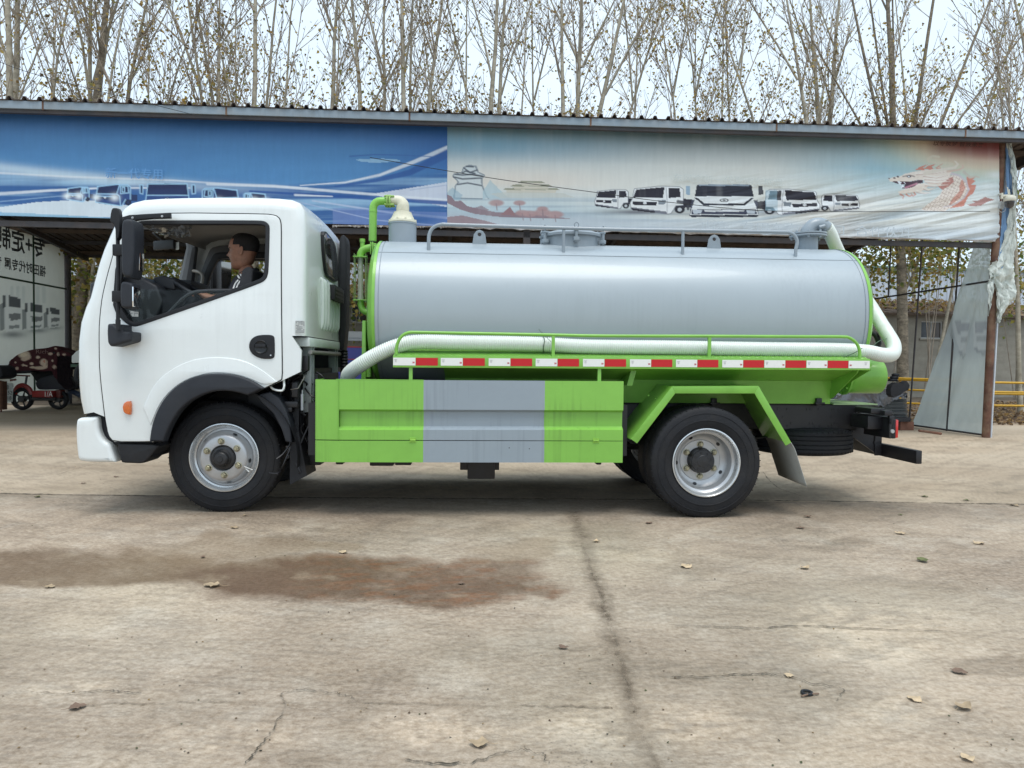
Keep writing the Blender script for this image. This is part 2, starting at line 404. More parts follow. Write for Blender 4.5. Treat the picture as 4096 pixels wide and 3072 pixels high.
# ============================================================ GROUND
def ground_material():
    m = bpy.data.materials.new('concrete_yard'); m.use_nodes = True
    n, l = m.node_tree.nodes, m.node_tree.links; b = n['Principled BSDF']
    geo = n.new('ShaderNodeNewGeometry'); P = geo.outputs['Position']
    def noise(scale, detail=6, rough=0.6, sc3=None, dist=0.0):
        t = n.new('ShaderNodeTexNoise'); t.inputs['Scale'].default_value = scale; t.inputs['Detail'].default_value = detail; t.inputs['Roughness'].default_value = rough; t.inputs['Distortion'].default_value = dist
        if sc3:
            mp = n.new('ShaderNodeMapping'); mp.inputs['Scale'].default_value = sc3; l.new(P, mp.inputs[0]); l.new(mp.outputs[0], t.inputs['Vector'])
        else: l.new(P, t.inputs['Vector'])
        return t.outputs['Fac']
    def ramp(fac, stops):
        r = n.new('ShaderNodeValToRGB'); e = r.color_ramp.elements
        while len(e) < len(stops): e.new(0.5)
        for i, (p, c) in enumerate(stops): e[i].position = p; e[i].color = (tuple(c) + (1,)) if len(c) == 3 else c
        l.new(fac, r.inputs[0]); return r.outputs[0]
    def rng(v, a, b_, c=0.0, d=1.0, smooth=False):
        r = n.new('ShaderNodeMapRange'); r.inputs['From Min'].default_value = a; r.inputs['From Max'].default_value = b_; r.inputs['To Min'].default_value = c; r.inputs['To Max'].default_value = d
        if smooth: r.interpolation_type = 'SMOOTHSTEP'
        l.new(v, r.inputs['Value']); return r.outputs[0]
    def mul(a, b_, op='MULTIPLY'):
        r = n.new('ShaderNodeMath'); r.operation = op
        for i, v in enumerate((a, b_)):
            if isinstance(v, (int, float)): r.inputs[i].default_value = v
            else: l.new(v, r.inputs[i])
        return r.outputs[0]
    def mix(fac, a, b_, mode='MIX'):
        r = n.new('ShaderNodeMixRGB'); r.blend_type = mode
        if isinstance(fac, (int, float)): r.inputs[0].default_value = fac
        else: l.new(fac, r.inputs[0])
        for i, v in ((1, a), (2, b_)):
            if isinstance(v, tuple): r.inputs[i].default_value = v + (1,)
            else: l.new(v, r.inputs[i])
        return r.outputs[0]
    c = ramp(noise(0.9, 8, 0.62), [(0.30, (0.25, 0.182, 0.12)), (0.5, (0.385, 0.298, 0.212)), (0.70, (0.50, 0.405, 0.30))])
    c = mix(rng(noise(2.7, 8, 0.68), 0.50, 0.68, 0, 0.7), c, (0.57, 0.495, 0.40))          # pale worn patches
    c = mix(rng(noise(1.3, 7, 0.7, (1, 1, 1), 0.6), 0.55, 0.72, 0, 0.55), c, (0.23, 0.185, 0.14))
    # scraping marks along several directions
    c = mix(rng(noise(1.0, 5, 0.6, (1.0, 9.0, 1)), 0.56, 0.74, 0, 0.25), c, (0.22, 0.18, 0.14))
    c = mix(rng(noise(1.0, 4, 0.6, (5.0, 0.7, 1)), 0.60, 0.74, 0, 0.3), c, (0.20, 0.17, 0.14))
    c = mix(rng(noise(38, 5, 0.75), 0.35, 0.75, 0, 1), mix(0.42, c, (0.13, 0.10, 0.075)), mix(0.38, c, (0.66, 0.60, 0.52)))
    # exposed aggregate
    vo = n.new('ShaderNodeTexVoronoi'); vo.inputs['Scale'].default_value = 70; l.new(P, vo.inputs['Vector'])
    agg = mul(rng(vo.outputs['Distance'], 0.05, 0.3, 1, 0), rng(noise(0.7, 4), 0.45, 0.62))
    c = mix(mul(agg, 0.55), c, (0.12, 0.105, 0.09))
    # cooler, greener edges of the yard
    c = mix(rng(noise(0.33, 3), 0.45, 0.7, 0, 0.45), c, (0.36, 0.335, 0.25))
    sx = n.new('ShaderNodeSeparateXYZ'); l.new(P, sx.inputs[0])
    # far slab: smoother and paler beyond the joint under the truck
    j0, j1 = G(0, 1975), G(4096, 2018)
    sl = (j1.y - j0.y) / (j1.x - j0.x)
    far = rng(mul(mul(sx.outputs[1], mul(sx.outputs[0], sl), 'SUBTRACT'), j0.y - sl * j0.x, 'SUBTRACT'), 0, 0.02)
    cf = ramp(noise(0.6, 7, 0.6, (0.6, 1.6, 1)), [(0.3, (0.38, 0.30, 0.215)), (0.55, (0.48, 0.395, 0.295)), (0.8, (0.55, 0.475, 0.37))])
    cf = mix(rng(noise(30, 4, 0.7), 0.4, 0.8, 0, 0.5), cf, (0.2, 0.175, 0.14))
    c = mix(far, c, cf)
    # darker mottling towards the joint
    nj = rng(mul(mul(sx.outputs[1], mul(sx.outputs[0], sl), 'SUBTRACT'), j0.y - sl * j0.x, 'SUBTRACT'), -0.9, 0.0, 0, 0.5)
    c = mix(mul(mul(nj, rng(far, 0, 1, 1, 0)), rng(noise(1.8, 6), 0.35, 0.6)), c, (0.15, 0.122, 0.095))
    va = n.new('ShaderNodeVertexColor'); va.layer_name = 'print'
    c = mix(1.0, mix(1.0, c, (1.02, 1.01, 1.0), 'MULTIPLY'), va.outputs['Color'], 'MULTIPLY')
    l.new(c, b.inputs['Base Color'])
    l.new(rng(va.outputs['Color'], 0.25, 0.8, 0.55, 0.9), b.inputs['Roughness'])
    b.inputs['Specular IOR Level'].default_value = 0.3
    h = mul(mul(noise(90, 4, 0.7), 0.45), mul(noise(6, 6, 0.65, (1, 1.3, 1)), 0.8), 'ADD')
    h = mul(h, mul(agg, -0.25), 'ADD')
    bp = n.new('ShaderNodeBump'); bp.inputs['Strength'].default_value = 0.5; bp.inputs['Distance'].default_value = 0.012
    l.new(h, bp.inputs['Height']); l.new(bp.outputs[0], b.inputs['Normal'])
    return m
gm = ground_material()
# stains, worn patches, drag marks, dusty joints and painted shade by the rear wheel lie where the photograph has them; their colour multiplies the concrete
PG = Painter(800, 270, -300, 4400, (1715, 1715), (3110, 3110))
c = PG.c; X = PG.PX; Y = PG.PY; PG.C = np.ones(X.shape + (3,)); one = np.array([1.0, 1, 1])
wx = X + 150 * (fbm(X, Y * 2.2, 230, 230, 91, 5) - .5) * 2; wy = Y + 46 * (fbm(X, Y * 2.2, 170, 170, 92, 5) - .5) * 2
def blobm(x, y, rx, ry, soft=.35, ww=1.0):
    d = np.hypot((X + (wx - X) * ww - x) / rx, (Y + (wy - Y) * ww - y) / ry); return np.clip((1 - d) / soft + .5, 0, 1)
gr = lambda v: np.array([v, v * .985, v * .96])
# broad tonal patches
big = fbm(X, Y * 2.4, 620, 520, 93, 5); PG.blend(np.clip((big - .5) * 3, 0, 1), gr(1.2), .9); PG.blend(np.clip((.47 - big) * 4, 0, 1), gr(.76), .8)
for x, y, rx, ry, v in ((3450, 2480, 330, 70, 1.2), (3520, 2600, 260, 60, 1.2), (2150, 2085, 330, 28, 1.2), (1150, 2110, 260, 22, 1.16), (1800, 2920, 300, 60, 1.2), (2450, 2900, 260, 90, 1.22), (2850, 2900, 200, 90, 1.2), (300, 2750, 260, 40, 1.15), (900, 2950, 300, 50, 1.15), (3800, 2830, 220, 80, 1.12), (3600, 2880, 200, 60, 1.15), (2600, 2220, 260, 40, 1.12), (500, 2080, 330, 36, 1.12)):
    PG.blend(blobm(x, y, rx, ry, .9, .8) * np.clip((fbm(X, Y * 2, 70, 50, 94) - .3) * 2.6, 0, 1), gr(1 + (v - 1) * 1.7), .95)
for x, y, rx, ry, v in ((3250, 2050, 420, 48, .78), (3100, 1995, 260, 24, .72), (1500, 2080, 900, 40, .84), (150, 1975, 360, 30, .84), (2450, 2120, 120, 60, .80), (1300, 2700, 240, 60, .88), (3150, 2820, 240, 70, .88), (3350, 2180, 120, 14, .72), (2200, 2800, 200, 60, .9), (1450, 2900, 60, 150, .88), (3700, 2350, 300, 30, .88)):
    PG.blend(blobm(x, y, rx, ry, .9), gr(v), .9)  # darker patches; those by the rear wheel and tail are painted shade
PG.blend(blobm(4060, 2668, 260, 44, .15, .25), gr(.78), .9)
# streaks of scraping
for (x0, y0, x1, y1, w, v) in ((2750, 2330, 2960, 2235, 26, .84), (2960, 2240, 3080, 2215, 16, .86), (100, 2480, 300, 2380, 20, .88), (60, 2180, 180, 2110, 14, .82), (0, 2075, 200, 2130, 12, .8), (1050, 2720, 1330, 2600, 10, .88), (1180, 2560, 1480, 2460, 8, .9), (400, 3072, 620, 2900, 16, .86), (480, 3072, 700, 2930, 12, .88), (0, 2610, 120, 2530, 14, .85), (3150, 2330, 3800, 2345, 14, .86), (3100, 2300, 3500, 2365, 10, .88), (2720, 2610, 3100, 2650, 8, .9), (1700, 2500, 1880, 2540, 16, .86), (2080, 2480, 2180, 2560, 14, .88), (1750, 2320, 2190, 2430, 10, .85), (1840, 2800, 1860, 3000, 10, .9), (0, 2545, 260, 2548, 10, 1.18), (260, 2550, 420, 2580, 10, 1.12), (3050, 2275, 3150, 2330, 10, .88)):
    keep = PG.C.copy(); PG.line([(x0, y0), ((x0 + x1) / 2 + 10, (y0 + y1) / 2 - 6), (x1, y1)], w, keep * gr(v) if False else gr(v), .75, w * .4, 2.5)
fine = fbm(X + Y * .9, Y * 2 - X * .12, 200, 9, 95, 4); PG.C *= (1 - .10 * np.clip((fine - .52) * 8, 0, 1) * 1.7)[..., None]
fine = fbm(X - Y * .8, Y * 2 + X * .5, 160, 9, 96, 4); PG.C *= (1 - .08 * np.clip((fine - .54) * 8, 0, 1) * 1.7)[..., None]
# damp oily stain, darker and redder towards its right end
edge = fbm(X, Y * 3, 120, 110, 97, 5)
sA = np.maximum(blobm(380, 2290, 760, 92, .5), blobm(900, 2300, 600, 74, .5)); sA = np.maximum(sA, blobm(0, 2290, 420, 85, .25)); sA *= np.clip((2345 + 14 * np.sin(X / 170) + 26 * (edge - .5) - Y) / 16 + (X - 760) / 60 * (X > 760), 0, 1)
sT = np.maximum(blobm(1000, 2180, 330, 40, .3), blobm(640, 2215, 240, 26, .4)); sT = np.maximum(sT, blobm(1330, 2185, 130, 30, .35)) * .75; sT = np.maximum(sT, blobm(2080, 2215, 190, 42, .5) * .6)
sB = np.maximum(blobm(1350, 2320, 600, 82, .5), blobm(1780, 2350, 450, 68, .5)); sB = np.maximum(sB, blobm(1950, 2290, 250, 46, .4) * .8); sB = np.maximum(sB, blobm(2080, 2370, 210, 26, .5) * .8)
tex = .72 + .5 * fbm(X, Y * 2.4, 46, 40, 98, 4)
PG.blend(sT * tex, np.array([.60, .53, .44]), .7); PG.blend(sA * tex, np.array([.44, .365, .285]), .92); PG.blend(sB * tex, np.array([.35, .265, .215]), .95)
rst = np.clip((fbm(X - Y, Y * 3 + X * .25, 110, 26, 99, 5) - .5) * 6, 0, 1) * sB * np.clip((X - 1100) / 300, 0, 1); PG.blend(rst, np.array([.52, .27, .15]), .55)
PG.blend(np.clip((edge - .62) * 6, 0, 1) * np.maximum(sA, sB), np.array([.75, .70, .62]), .4)
# dusty bands of the joints
PG.line([(2296, 2045), (2330, 2160), (2375, 2300), (2425, 2460), (2480, 2660), (2540, 2860), (2620, 3110)], 30, gr(.80), .5, 95, 5)
PG.line([(2310, 2060), (2340, 2130), (2360, 2200)], 60, gr(.74), .6, 40, 4)
PG.line([(300, 2822), (900, 2812), (1500, 2815), (2100, 2828), (2470, 2832)], 12, gr(.84), .6, 16, 2.5)
PG.C = np.clip(PG.C, .05, 1.4)
fx = np.clip(np.minimum(np.minimum(PG.U, 1 - PG.U) / .03, np.minimum(PG.V, 1 - PG.V) / .03), 0, 1)[..., None]; PG.C = 1 + (PG.C - 1) * fx
dd = np.array(fw) + np.array(cr) * ((X - 2048) / F)[..., None] - np.array(cu) * ((Y - 1536) / F)[..., None]; tt = -CAMH / dd[..., 2]; WP = np.array(C0) + dd * tt[..., None]
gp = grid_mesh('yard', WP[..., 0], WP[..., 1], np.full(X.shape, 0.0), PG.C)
g = MB(); g.add([(-260, -40, -0.004), (260, -40, -0.004), (260, 480, -0.004), (-260, 480, -0.004)], [(0, 1, 2, 3)])
go = g.build('ground', gm, smooth=0); ca_ = go.data.color_attributes.new('print', 'FLOAT_COLOR', 'POINT'); ca_.data.foreach_set('color', [1.0] * 16)
tag(go, 'wide concrete yard reaching to the horizon', None, None, 'structure')
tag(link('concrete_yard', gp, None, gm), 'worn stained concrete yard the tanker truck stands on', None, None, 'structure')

soil = mat('soil', (0.13, 0.10, 0.07), 0.95, var=0.35, vscale=1.5, bump=0.8, bscale=14)
s = MB(); s.add([(-60, 18.5, 0.004), (1.5, 17.0, 0.004), (7.6, 14.9, 0.004), (60, 13.2, 0.004), (60, 90, 0.004), (-60, 90, 0.004)], [(0, 1, 2, 3, 4, 5)])
tag(s.build('soil', soil, smooth=0), 'bare brown soil beyond the edge of the concrete', None, None, 'structure')

def crackmat(name, colr, amt):
    m = bpy.data.materials.new(name); m.use_nodes = True; n, l = m.node_tree.nodes, m.node_tree.links; b = n['Principled BSDF']
    b.inputs['Base Color'].default_value = colr + (1,); b.inputs['Roughness'].default_value = .95
    a = n.new('ShaderNodeVertexColor'); a.layer_name = 'print'; ge = n.new('ShaderNodeNewGeometry'); nt = n.new('ShaderNodeTexNoise'); nt.inputs['Scale'].default_value = 28; nt.inputs['Detail'].default_value = 6; nt.inputs['Roughness'].default_value = .75; l.new(ge.outputs['Position'], nt.inputs['Vector'])
    n2 = n.new('ShaderNodeTexNoise'); n2.inputs['Scale'].default_value = 3.5; l.new(ge.outputs['Position'], n2.inputs['Vector'])
    mr = n.new('ShaderNodeMapRange'); mr.inputs['From Min'].default_value = .36; mr.inputs['From Max'].default_value = .62; l.new(nt.outputs['Fac'], mr.inputs[0])
    m2 = n.new('ShaderNodeMapRange'); m2.inputs['From Min'].default_value = .35; m2.inputs['From Max'].default_value = .6; m2.inputs['To Min'].default_value = .25; l.new(n2.outputs['Fac'], m2.inputs[0])
    k = n.new('ShaderNodeMath'); k.operation = 'MULTIPLY'; l.new(mr.outputs[0], k.inputs[0]); l.new(m2.outputs[0], k.inputs[1])
    k2 = n.new('ShaderNodeMath'); k2.operation = 'MULTIPLY'; l.new(k.outputs[0], k2.inputs[0]); l.new(a.outputs['Color'], k2.inputs[1])
    k3 = n.new('ShaderNodeMath'); k3.operation = 'MULTIPLY'; k3.use_clamp = True; l.new(k2.outputs[0], k3.inputs[0]); k3.inputs[1].default_value = amt
    tb = n.new('ShaderNodeBsdfTransparent'); ms = n.new('ShaderNodeMixShader'); l.new(k3.outputs[0], ms.inputs[0]); l.new(tb.outputs[0], ms.inputs[1]); l.new(b.outputs[0], ms.inputs[2]); l.new(ms.outputs[0], n['Material Output'].inputs['Surface']); return m
crackm = crackmat('crack_dirt', (0.055, 0.045, 0.03), 2.0); crackm2 = crackmat('crack_dust', (0.17, 0.13, 0.09), 1.0)
def strip(name, pix, w0, w1, m, jit=0.012, label=None, n=14, z=0.004, gap=0.0):
    pts = catmull([G(*p) for p in pix], n); rows = []; off = 0
    for i, p in enumerate(pts):
        a = pts[max(0, i - 1)]; b_ = pts[min(len(pts) - 1, i + 1)]; t = (b_ - a).normalized(); nn = Vector((-t.y, t.x, 0))
        k = i / (len(pts) - 1); w = (w0 * (1 - k) + w1 * k) * rnd.uniform(0.6, 1.3); off = off * .6 + rnd.uniform(-jit, jit)
        rows.append([(p.x + nn.x * (off + w * u), p.y + nn.y * (off + w * u), z) for u in (-1, -.4, 0, .4, 1)])
    A = np.array(rows); C = np.zeros(A.shape); C[:, 1:4] = .6; C[:, 2] = 1.0
    return tag(link(name, grid_mesh(name, A[..., 0], A[..., 1], A[..., 2], C), None, m), label, None, None, 'structure')
strip('ground_joint', [(2296, 2045), (2330, 2160), (2375, 2300), (2425, 2460), (2480, 2660), (2540, 2860), (2620, 3060), (2700, 3300)], 0.085, 0.05, crackm2, 0.01, 'broad crumbling joint running from under the truck towards the viewer', 9, 0.004, 0.05)
strip('ground_joint', [(2330, 2180), (2375, 2300), (2425, 2460), (2470, 2600), (2530, 2820), (2640, 3100)], 0.014, 0.008, crackm2, 0.007, 'thin dark break inside the broad joint', 14, 0.008, 0.35)
strip('ground_joint', [(-300, 1965), (0, 1975), (1000, 1990), (2000, 1996), (3000, 2002), (4096, 2018), (4500, 2024)], 0.02, 0.02, crackm, 0.008, 'straight slab joint running crosswise under the truck', 60, 0.004, 0.1)
strip('ground_joint', [(300, 2822), (900, 2812), (1500, 2815), (2100, 2828), (2470, 2832)], 0.006, 0.010, crackm2, 0.006, 'faint slab joint crossing the lower left yard', 30, 0.004, 0.35)
for pix, lab in [([(2700, 2505), (2950, 2515), (3250, 2508), (3500, 2520), (3750, 2530), (3950, 2540)], 'long hairline crack across the right yard'),
            ([(2680, 2715), (2860, 2712), (3000, 2700), (3120, 2708), (3260, 2740), (3370, 2762), (3340, 2810)], 'curved crack under the curled leaf at lower right'),
            ([(1120, 2780), (1190, 2765), (1330, 2775), (1420, 2800)], 'short arched crack at lower centre'),
            ([(1120, 2780), (1130, 2840), (1060, 2960), (980, 3060)], 'crack falling to the lower edge left of centre'),
            ([(1620, 3045), (1850, 3060), (2050, 3010), (2150, 3015), (2200, 3060)], 'wavy crack at the bottom edge below the big leaf'),
            ([(60, 2775), (250, 2778), (420, 2765), (560, 2780)], 'faint crack at the left edge'),
            ([(3050, 1890), (3110, 1950), (3200, 1985)], 'fine crack behind the rear mudguard'),
            ([(3700, 1915), (3900, 1950), (4096, 1990)], 'fine crack at the right edge behind the bar'),
            ([(230, 1900), (330, 1870), (420, 1850)], 'fine crack in front of the bumper')]:
    strip('crack', pix, 0.006, 0.004, crackm, 0.006, lab, 14, 0.006, 0.2)
# ============================================================ THE TANKER TRUCK
K = 0.58770
def c1(X, Y): return (200 + X * K, 750 + Y * K)
def c2(X, Y): return (200 + X * K, 1200 + Y * K)
def c3(X, Y): return (1200 + X * K, 750 + Y * K)
def c4(X, Y): return (1200 + X * K, 1300 + Y * K)
def c5(X, Y): return (2400 + X * K, 750 + Y * K)
def c6(X, Y): return (2400 + X * K, 1300 + Y * K)
def c7(X, Y): return (450 + X * .30134, 850 + Y * .30134)
def c8(X, Y): return (1180 + X * .22604, 1300 + Y * .22604)
def c9(X, Y): return (3250 + X * .22604, 1550 + Y * .22604)
def tp(p, y): return TR.P(p[0], p[1], y)
def xz(ps, y): return [(lambda v: (v.x, v.z))(TR.P(p[0], p[1], y)) for p in ps]

WHITE = mat('cab_white_paint', (0.74, 0.775, 0.765), 0.28, var=0.02, vscale=2, coat=0.6, dirt=0.10, dirtc=(0.42, 0.42, 0.38), streak=0.10)
WHITE2 = mat('cab_white_back', (0.66, 0.72, 0.70), 0.4, var=0.05, vscale=4, dirt=0.35, dirtc=(0.38, 0.42, 0.36))
BLACK = mat('black_plastic', (0.012, 0.013, 0.016), 0.48, spec=0.35, var=0.2, vscale=20, bump=0.15, bscale=300, dirt=0.15, dirtc=(0.07, 0.065, 0.06))
TRIMK = mat('charcoal_plastic', (0.020, 0.023, 0.030), 0.55, spec=0.35, var=0.12, vscale=12, bump=0.15, bscale=300, dirt=0.2, dirtc=(0.07, 0.07, 0.07))
CHASSIS = mat('chassis_black', (0.012, 0.012, 0.015), 0.42, var=0.3, vscale=7, dirt=0.25, dirtc=(0.055, 0.05, 0.045))
RUBBER = mat('tyre_rubber', (0.015, 0.016, 0.019), 0.62, spec=0.25, var=0.25, vscale=5, bump=0.3, bscale=90, dirt=0.35, dirtc=(0.055, 0.047, 0.038))
DUSTR = mat('tyre_tread_dusty', (0.05, 0.044, 0.038), 0.85, var=0.3, vscale=9, dirt=0.6, dirtc=(0.11, 0.09, 0.07))
SILVER = mat('wheel_silver', (0.50, 0.51, 0.52), 0.34, metal=0.55, var=0.10, vscale=9, dirt=0.3, dirtc=(0.27, 0.26, 0.24))
SILVER2 = mat('wheel_silver_bright', (0.62, 0.64, 0.65), 0.25, metal=0.7, var=0.06, vscale=9)
NUTM = mat('zinc_nut', (0.42, 0.39, 0.27), 0.4, metal=0.7, var=0.25, vscale=60)
HUBK = mat('hub_black', (0.016, 0.017, 0.02), 0.4, var=0.3, vscale=30, dirt=0.3, dirtc=(0.05, 0.045, 0.04))
GREEN = mat('green_paint', (0.215, 0.485, 0.072), 0.34, var=0.08, vscale=3, coat=0.25, streak=0.55, dirt=0.12, dirtc=(0.12, 0.30, 0.03), bump=0.05, bscale=25)
GREEN2 = mat('green_paint_plain', (0.20, 0.465, 0.066), 0.36, var=0.10, vscale=5, coat=0.25, dirt=0.25, dirtc=(0.07, 0.25, 0.02))
GREY = mat('grey_paint', (0.275, 0.325, 0.365), 0.33, var=0.05, vscale=3, coat=0.2, streak=0.35, dirt=0.1, dirtc=(0.2, 0.22, 0.24))
TANKM = mat('tank_grey_paint', (0.35, 0.40, 0.43), 0.38, metal=0.10, var=0.03, vscale=2, coat=0.18, streak=0.10, dirt=0.05, dirtc=(0.25, 0.26, 0.28), bump=0.06, bscale=4)
GREY2 = mat('grey_paint_plain', (0.255, 0.30, 0.335), 0.36, var=0.06, vscale=6, coat=0.2)
IVORY = mat('ivory_cast_iron', (0.66, 0.64, 0.50), 0.5, var=0.10, vscale=18, dirt=0.35, dirtc=(0.40, 0.36, 0.22), bump=0.15, bscale=60)
REDR = mat('red_reflective', (0.52, 0.006, 0.010), 0.3, var=0.05, vscale=50)
WHR = mat('white_reflective', (0.78, 0.78, 0.75), 0.3, var=0.03, vscale=50)
AMBER = mat('amber_lens', (0.62, 0.13, 0.015), 0.15, var=0.15, vscale=60, coat=1)
REDL = mat('red_lens', (0.55, 0.012, 0.01), 0.15, var=0.2, vscale=70, coat=1)
GLASS = glassmat('side_glass', (0.95, 0.98, 0.965), 0.3)
DARKGL = glassmat('dark_glass', (0.25, 0.28, 0.27), 1.2, 0.6, (0.03, 0.035, 0.033))
MIRR = mat('mirror_silver', (0.85, 0.86, 0.87), 0.03, metal=1.0, var=0.0)
DASH = mat('dashboard_charcoal', (0.020, 0.022, 0.027), 0.5, var=0.2, vscale=12)
LINER = mat('headliner_grey', (0.33, 0.32, 0.31), 0.9, var=0.08, vscale=5)
PILLAR = mat('pillar_trim_grey', (0.11, 0.115, 0.125), 0.7, var=0.08, vscale=9)
SEATM = mat('seat_fabric', (0.05, 0.05, 0.055), 0.9, var=0.2, vscale=30)
HANDLEM = mat('grab_handle_beige', (0.30, 0.28, 0.25), 0.5, var=0.08)
CLEARP = glassmat('clear_tube', (0.80, 0.84, 0.78), 1.0, 0.45, (0.55, 0.57, 0.50))
FILM = glassmat('plastic_film', (0.92, 0.92, 0.90), 1.2, 0.35, (0.45, 0.43, 0.40))
INK = mat('ink_dark', (0.05, 0.05, 0.055), 0.6)
INKR = mat('ink_red', (0.5, 0.02, 0.03), 0.6)
LABELP = mat('label_paper', (0.50, 0.52, 0.50), 0.5, var=0.04, vscale=50)
STEEL = mat('bare_steel', (0.30, 0.29, 0.27), 0.4, metal=0.6, var=0.2, vscale=20)

truck = empty('tanker_truck', TR, label='white and green vacuum tanker truck with grey tank, parked across the yard', cat='tanker truck')

# ---------------------------------------------------------------- cab shell
YN, YF = 0.05, 1.78
YC, HW = (YN + YF) / 2, (YF - YN) / 2
def lean(v):
    s = max(0.0, (v.z - 1.30) / 0.95)
    off = 0.055 * s ** 1.3
    return Vector((v.x, v.y + off * (1 - (v.y - YN) / HW) * (1 if True else 0), v.z))
CUTS = [1.3, 1.42, 1.56, 1.7, 1.85, 2.0, 2.12]

front_px = [(352, 1655), (340, 1600), (334, 1543), (331, 1443), (332, 1367), (341, 1291), (358, 1232), (376, 1191), (390, 1130), (406, 1061), (425, 1000), (447, 945), (468, 893), (484, 857)]
roof_px = [(500, 832), (529, 811), (575, 799), (640, 794), (729, 791), (880, 789), (1023, 790), (1110, 793)]
back_px = [(1165, 799), (1196, 811), (1215, 840), (1222, 900), (1224, 1000), (1226, 1150), (1228, 1345)]
nf, nr = len(front_px), len(roof_px)
S = [TR.P(p[0], p[1], 0.14) for p in front_px + roof_px + back_px]
S = [Vector((p.x, p.z)) for p in S]
# normals of the silhouette (pointing outwards: left side for this direction of travel)
def sil_norm(i):
    a = S[max(0, i - 1)]; b = S[min(len(S) - 1, i + 1)]; t = (b - a).normalized(); return Vector((-t.y, t.x))
NS = [sil_norm(i) for i in range(len(S))]
RC = 0.085
def ring(y, inset):
    u = (y - YC) / HW; bow = 1 - min(1, u * u)
    out = []
    for p, n in zip(S, NS):
        fx = max(0.0, -n.x)
        q = p - n * inset
        out.append(Vector((q.x - 0.115 * bow * fx, y, q.y + 0.035 * bow * max(0, n.y))))
    return out
ts = [0, 12, 25, 40, 55, 72, 90]
rings = [(YN + RC * (1 - math.cos(R(t))), RC * (1 - math.sin(R(t)))) for t in ts]
mid = [(y, 0.0) for y in np.linspace(YN + RC, YF - RC, 13)[1:-1]]
allr = rings + mid + [(YN + YF - y, i) for y, i in reversed(rings)]
grid = [[lean(v) for v in ring(y, i)] for y, i in allr]
WS0, WS1 = 7, nf - 1 + 0         # silhouette segments of the windscreen
def seg_is_glass(si, ri):
    y0 = min(allr[ri][0], allr[ri + 1][0]); y1 = max(allr[ri][0], allr[ri + 1][0])
    return WS0 <= si < WS1 and y0 > YN + 0.07 and y1 < YF - 0.07
body, wsg, wsfr = MB(), MB(), MB()
nS = len(S)
vs = [v for r_ in grid for v in r_]
fb, fg = [], []
for ri in range(len(grid) - 1):
    for si in range(nS - 1):
        q = (ri * nS + si, ri * nS + si + 1, (ri + 1) * nS + si + 1, (ri + 1) * nS + si)
        (fg if seg_is_glass(si, ri) else fb).append(q)
body.add(vs, fb); cab = body.build('cab_body', WHITE, truck, 50)
cab['label'] = 'white painted cab shell'
wsg.add(vs, fg); ws = wsg.build('windscreen', GLASS, truck, 60)
# headliner and inner lining a little inside the shell
inner = MB()
gin = [[lean(v) for v in ring(YN + 0.05 + (YF - YN - 0.1) * k / 8, 0.035)] for k in range(9)]
gin = [[Vector((v.x + (0.02 if i < nf else 0), v.y, v.z)) for i, v in enumerate(r_)] for r_ in gin]
vin = [v for r_ in gin for v in r_]; fin = []; fdk = []
for ri in range(8):
    for si in range(nS - 1):
        q = (ri * nS + si, (ri + 1) * nS + si, (ri + 1) * nS + si + 1, ri * nS + si + 1)
        if WS0 <= si < WS1: continue
        (fin if si < nf + nr + 1 and si >= WS1 else fdk).append(q)
inner.add(vin, fin); inner.build('headliner', LINER, truck, 60)
dk = MB(); dk.add(vin, fdk); dk.build('inner_lining', PILLAR, truck, 60)

# side panel outline = silhouette inset + bottom edge + wheel arch
side_top = [(p - n * RC) for p, n in zip(S, NS)]
bot_px = [(1205, 1402), (1202, 1487), (1129, 1522), (1060, 1553), (1020, 1570)]
arch_c = TR.P(899, 1833, 0.06)
arch_pts = []
for a in np.linspace(67, 167, 22):
    arch_pts.append((arch_c.x + 0.50 * math.cos(R(a)), arch_c.z + 0.50 * math.sin(R(a))))
tail_px = [(604, 1767), (457, 1767), (446, 1752), (430, 1715), (421, 1668)]
out = [(p.x, p.y) for p in side_top] + xz(bot_px, YN) + arch_pts + xz(tail_px, YN)
win_px = [(540, 887), (556, 881), (620, 879), (1030, 879), (1055, 883), (1070, 896), (1073, 915), (1071, 1085), (1064, 1112), (1045, 1130), (800, 1218), (560, 1302), (535, 1306), (505, 1292), (470, 1255), (455, 1225), (456, 1130), (470, 1050), (500, 960)]
WIN = chaikin(xz(win_px, YN), 2, w=0.2)
def scale_poly(ps, d):
    """move a polygon outline inwards by d"""
    n = len(ps); o = []
    A = sum(ps[i][0] * ps[(i + 1) % n][1] - ps[(i + 1) % n][0] * ps[i][1] for i in range(n)); sg = 1 if A > 0 else -1
    for i in range(n):
        a, b, c = Vector(ps[i - 1]), Vector(ps[i]), Vector(ps[(i + 1) % n])
        n1 = Vector((-(b - a).y, (b - a).x)).normalized(); n2 = Vector((-(c - b).y, (c - b).x)).normalized()
        m_ = (n1 + n2); m_ = m_.normalized() if m_.length > 1e-6 else n1
        k = d / max(0.35, m_.dot(n1))
        q = b + m_ * k * sg; o.append((q.x, q.y))
    return o
plate('side_panel', out, [scale_poly(WIN, -0.004)], YN, 0.03, 0.0, WHITE, truck, lean, cuts=CUTS)
farout = [(x - 0.0, z) for x, z in out]
plate('side_panel', farout, [WIN], YF - 0.03, 0.03, 0.0, WHITE, truck, lean, cuts=CUTS)
plate('door_lining', [p for p in farout], [scale_poly(WIN, 0.015)], YF - 0.09, 0.03, 0.004, PILLAR, truck, lean, cuts=CUTS)
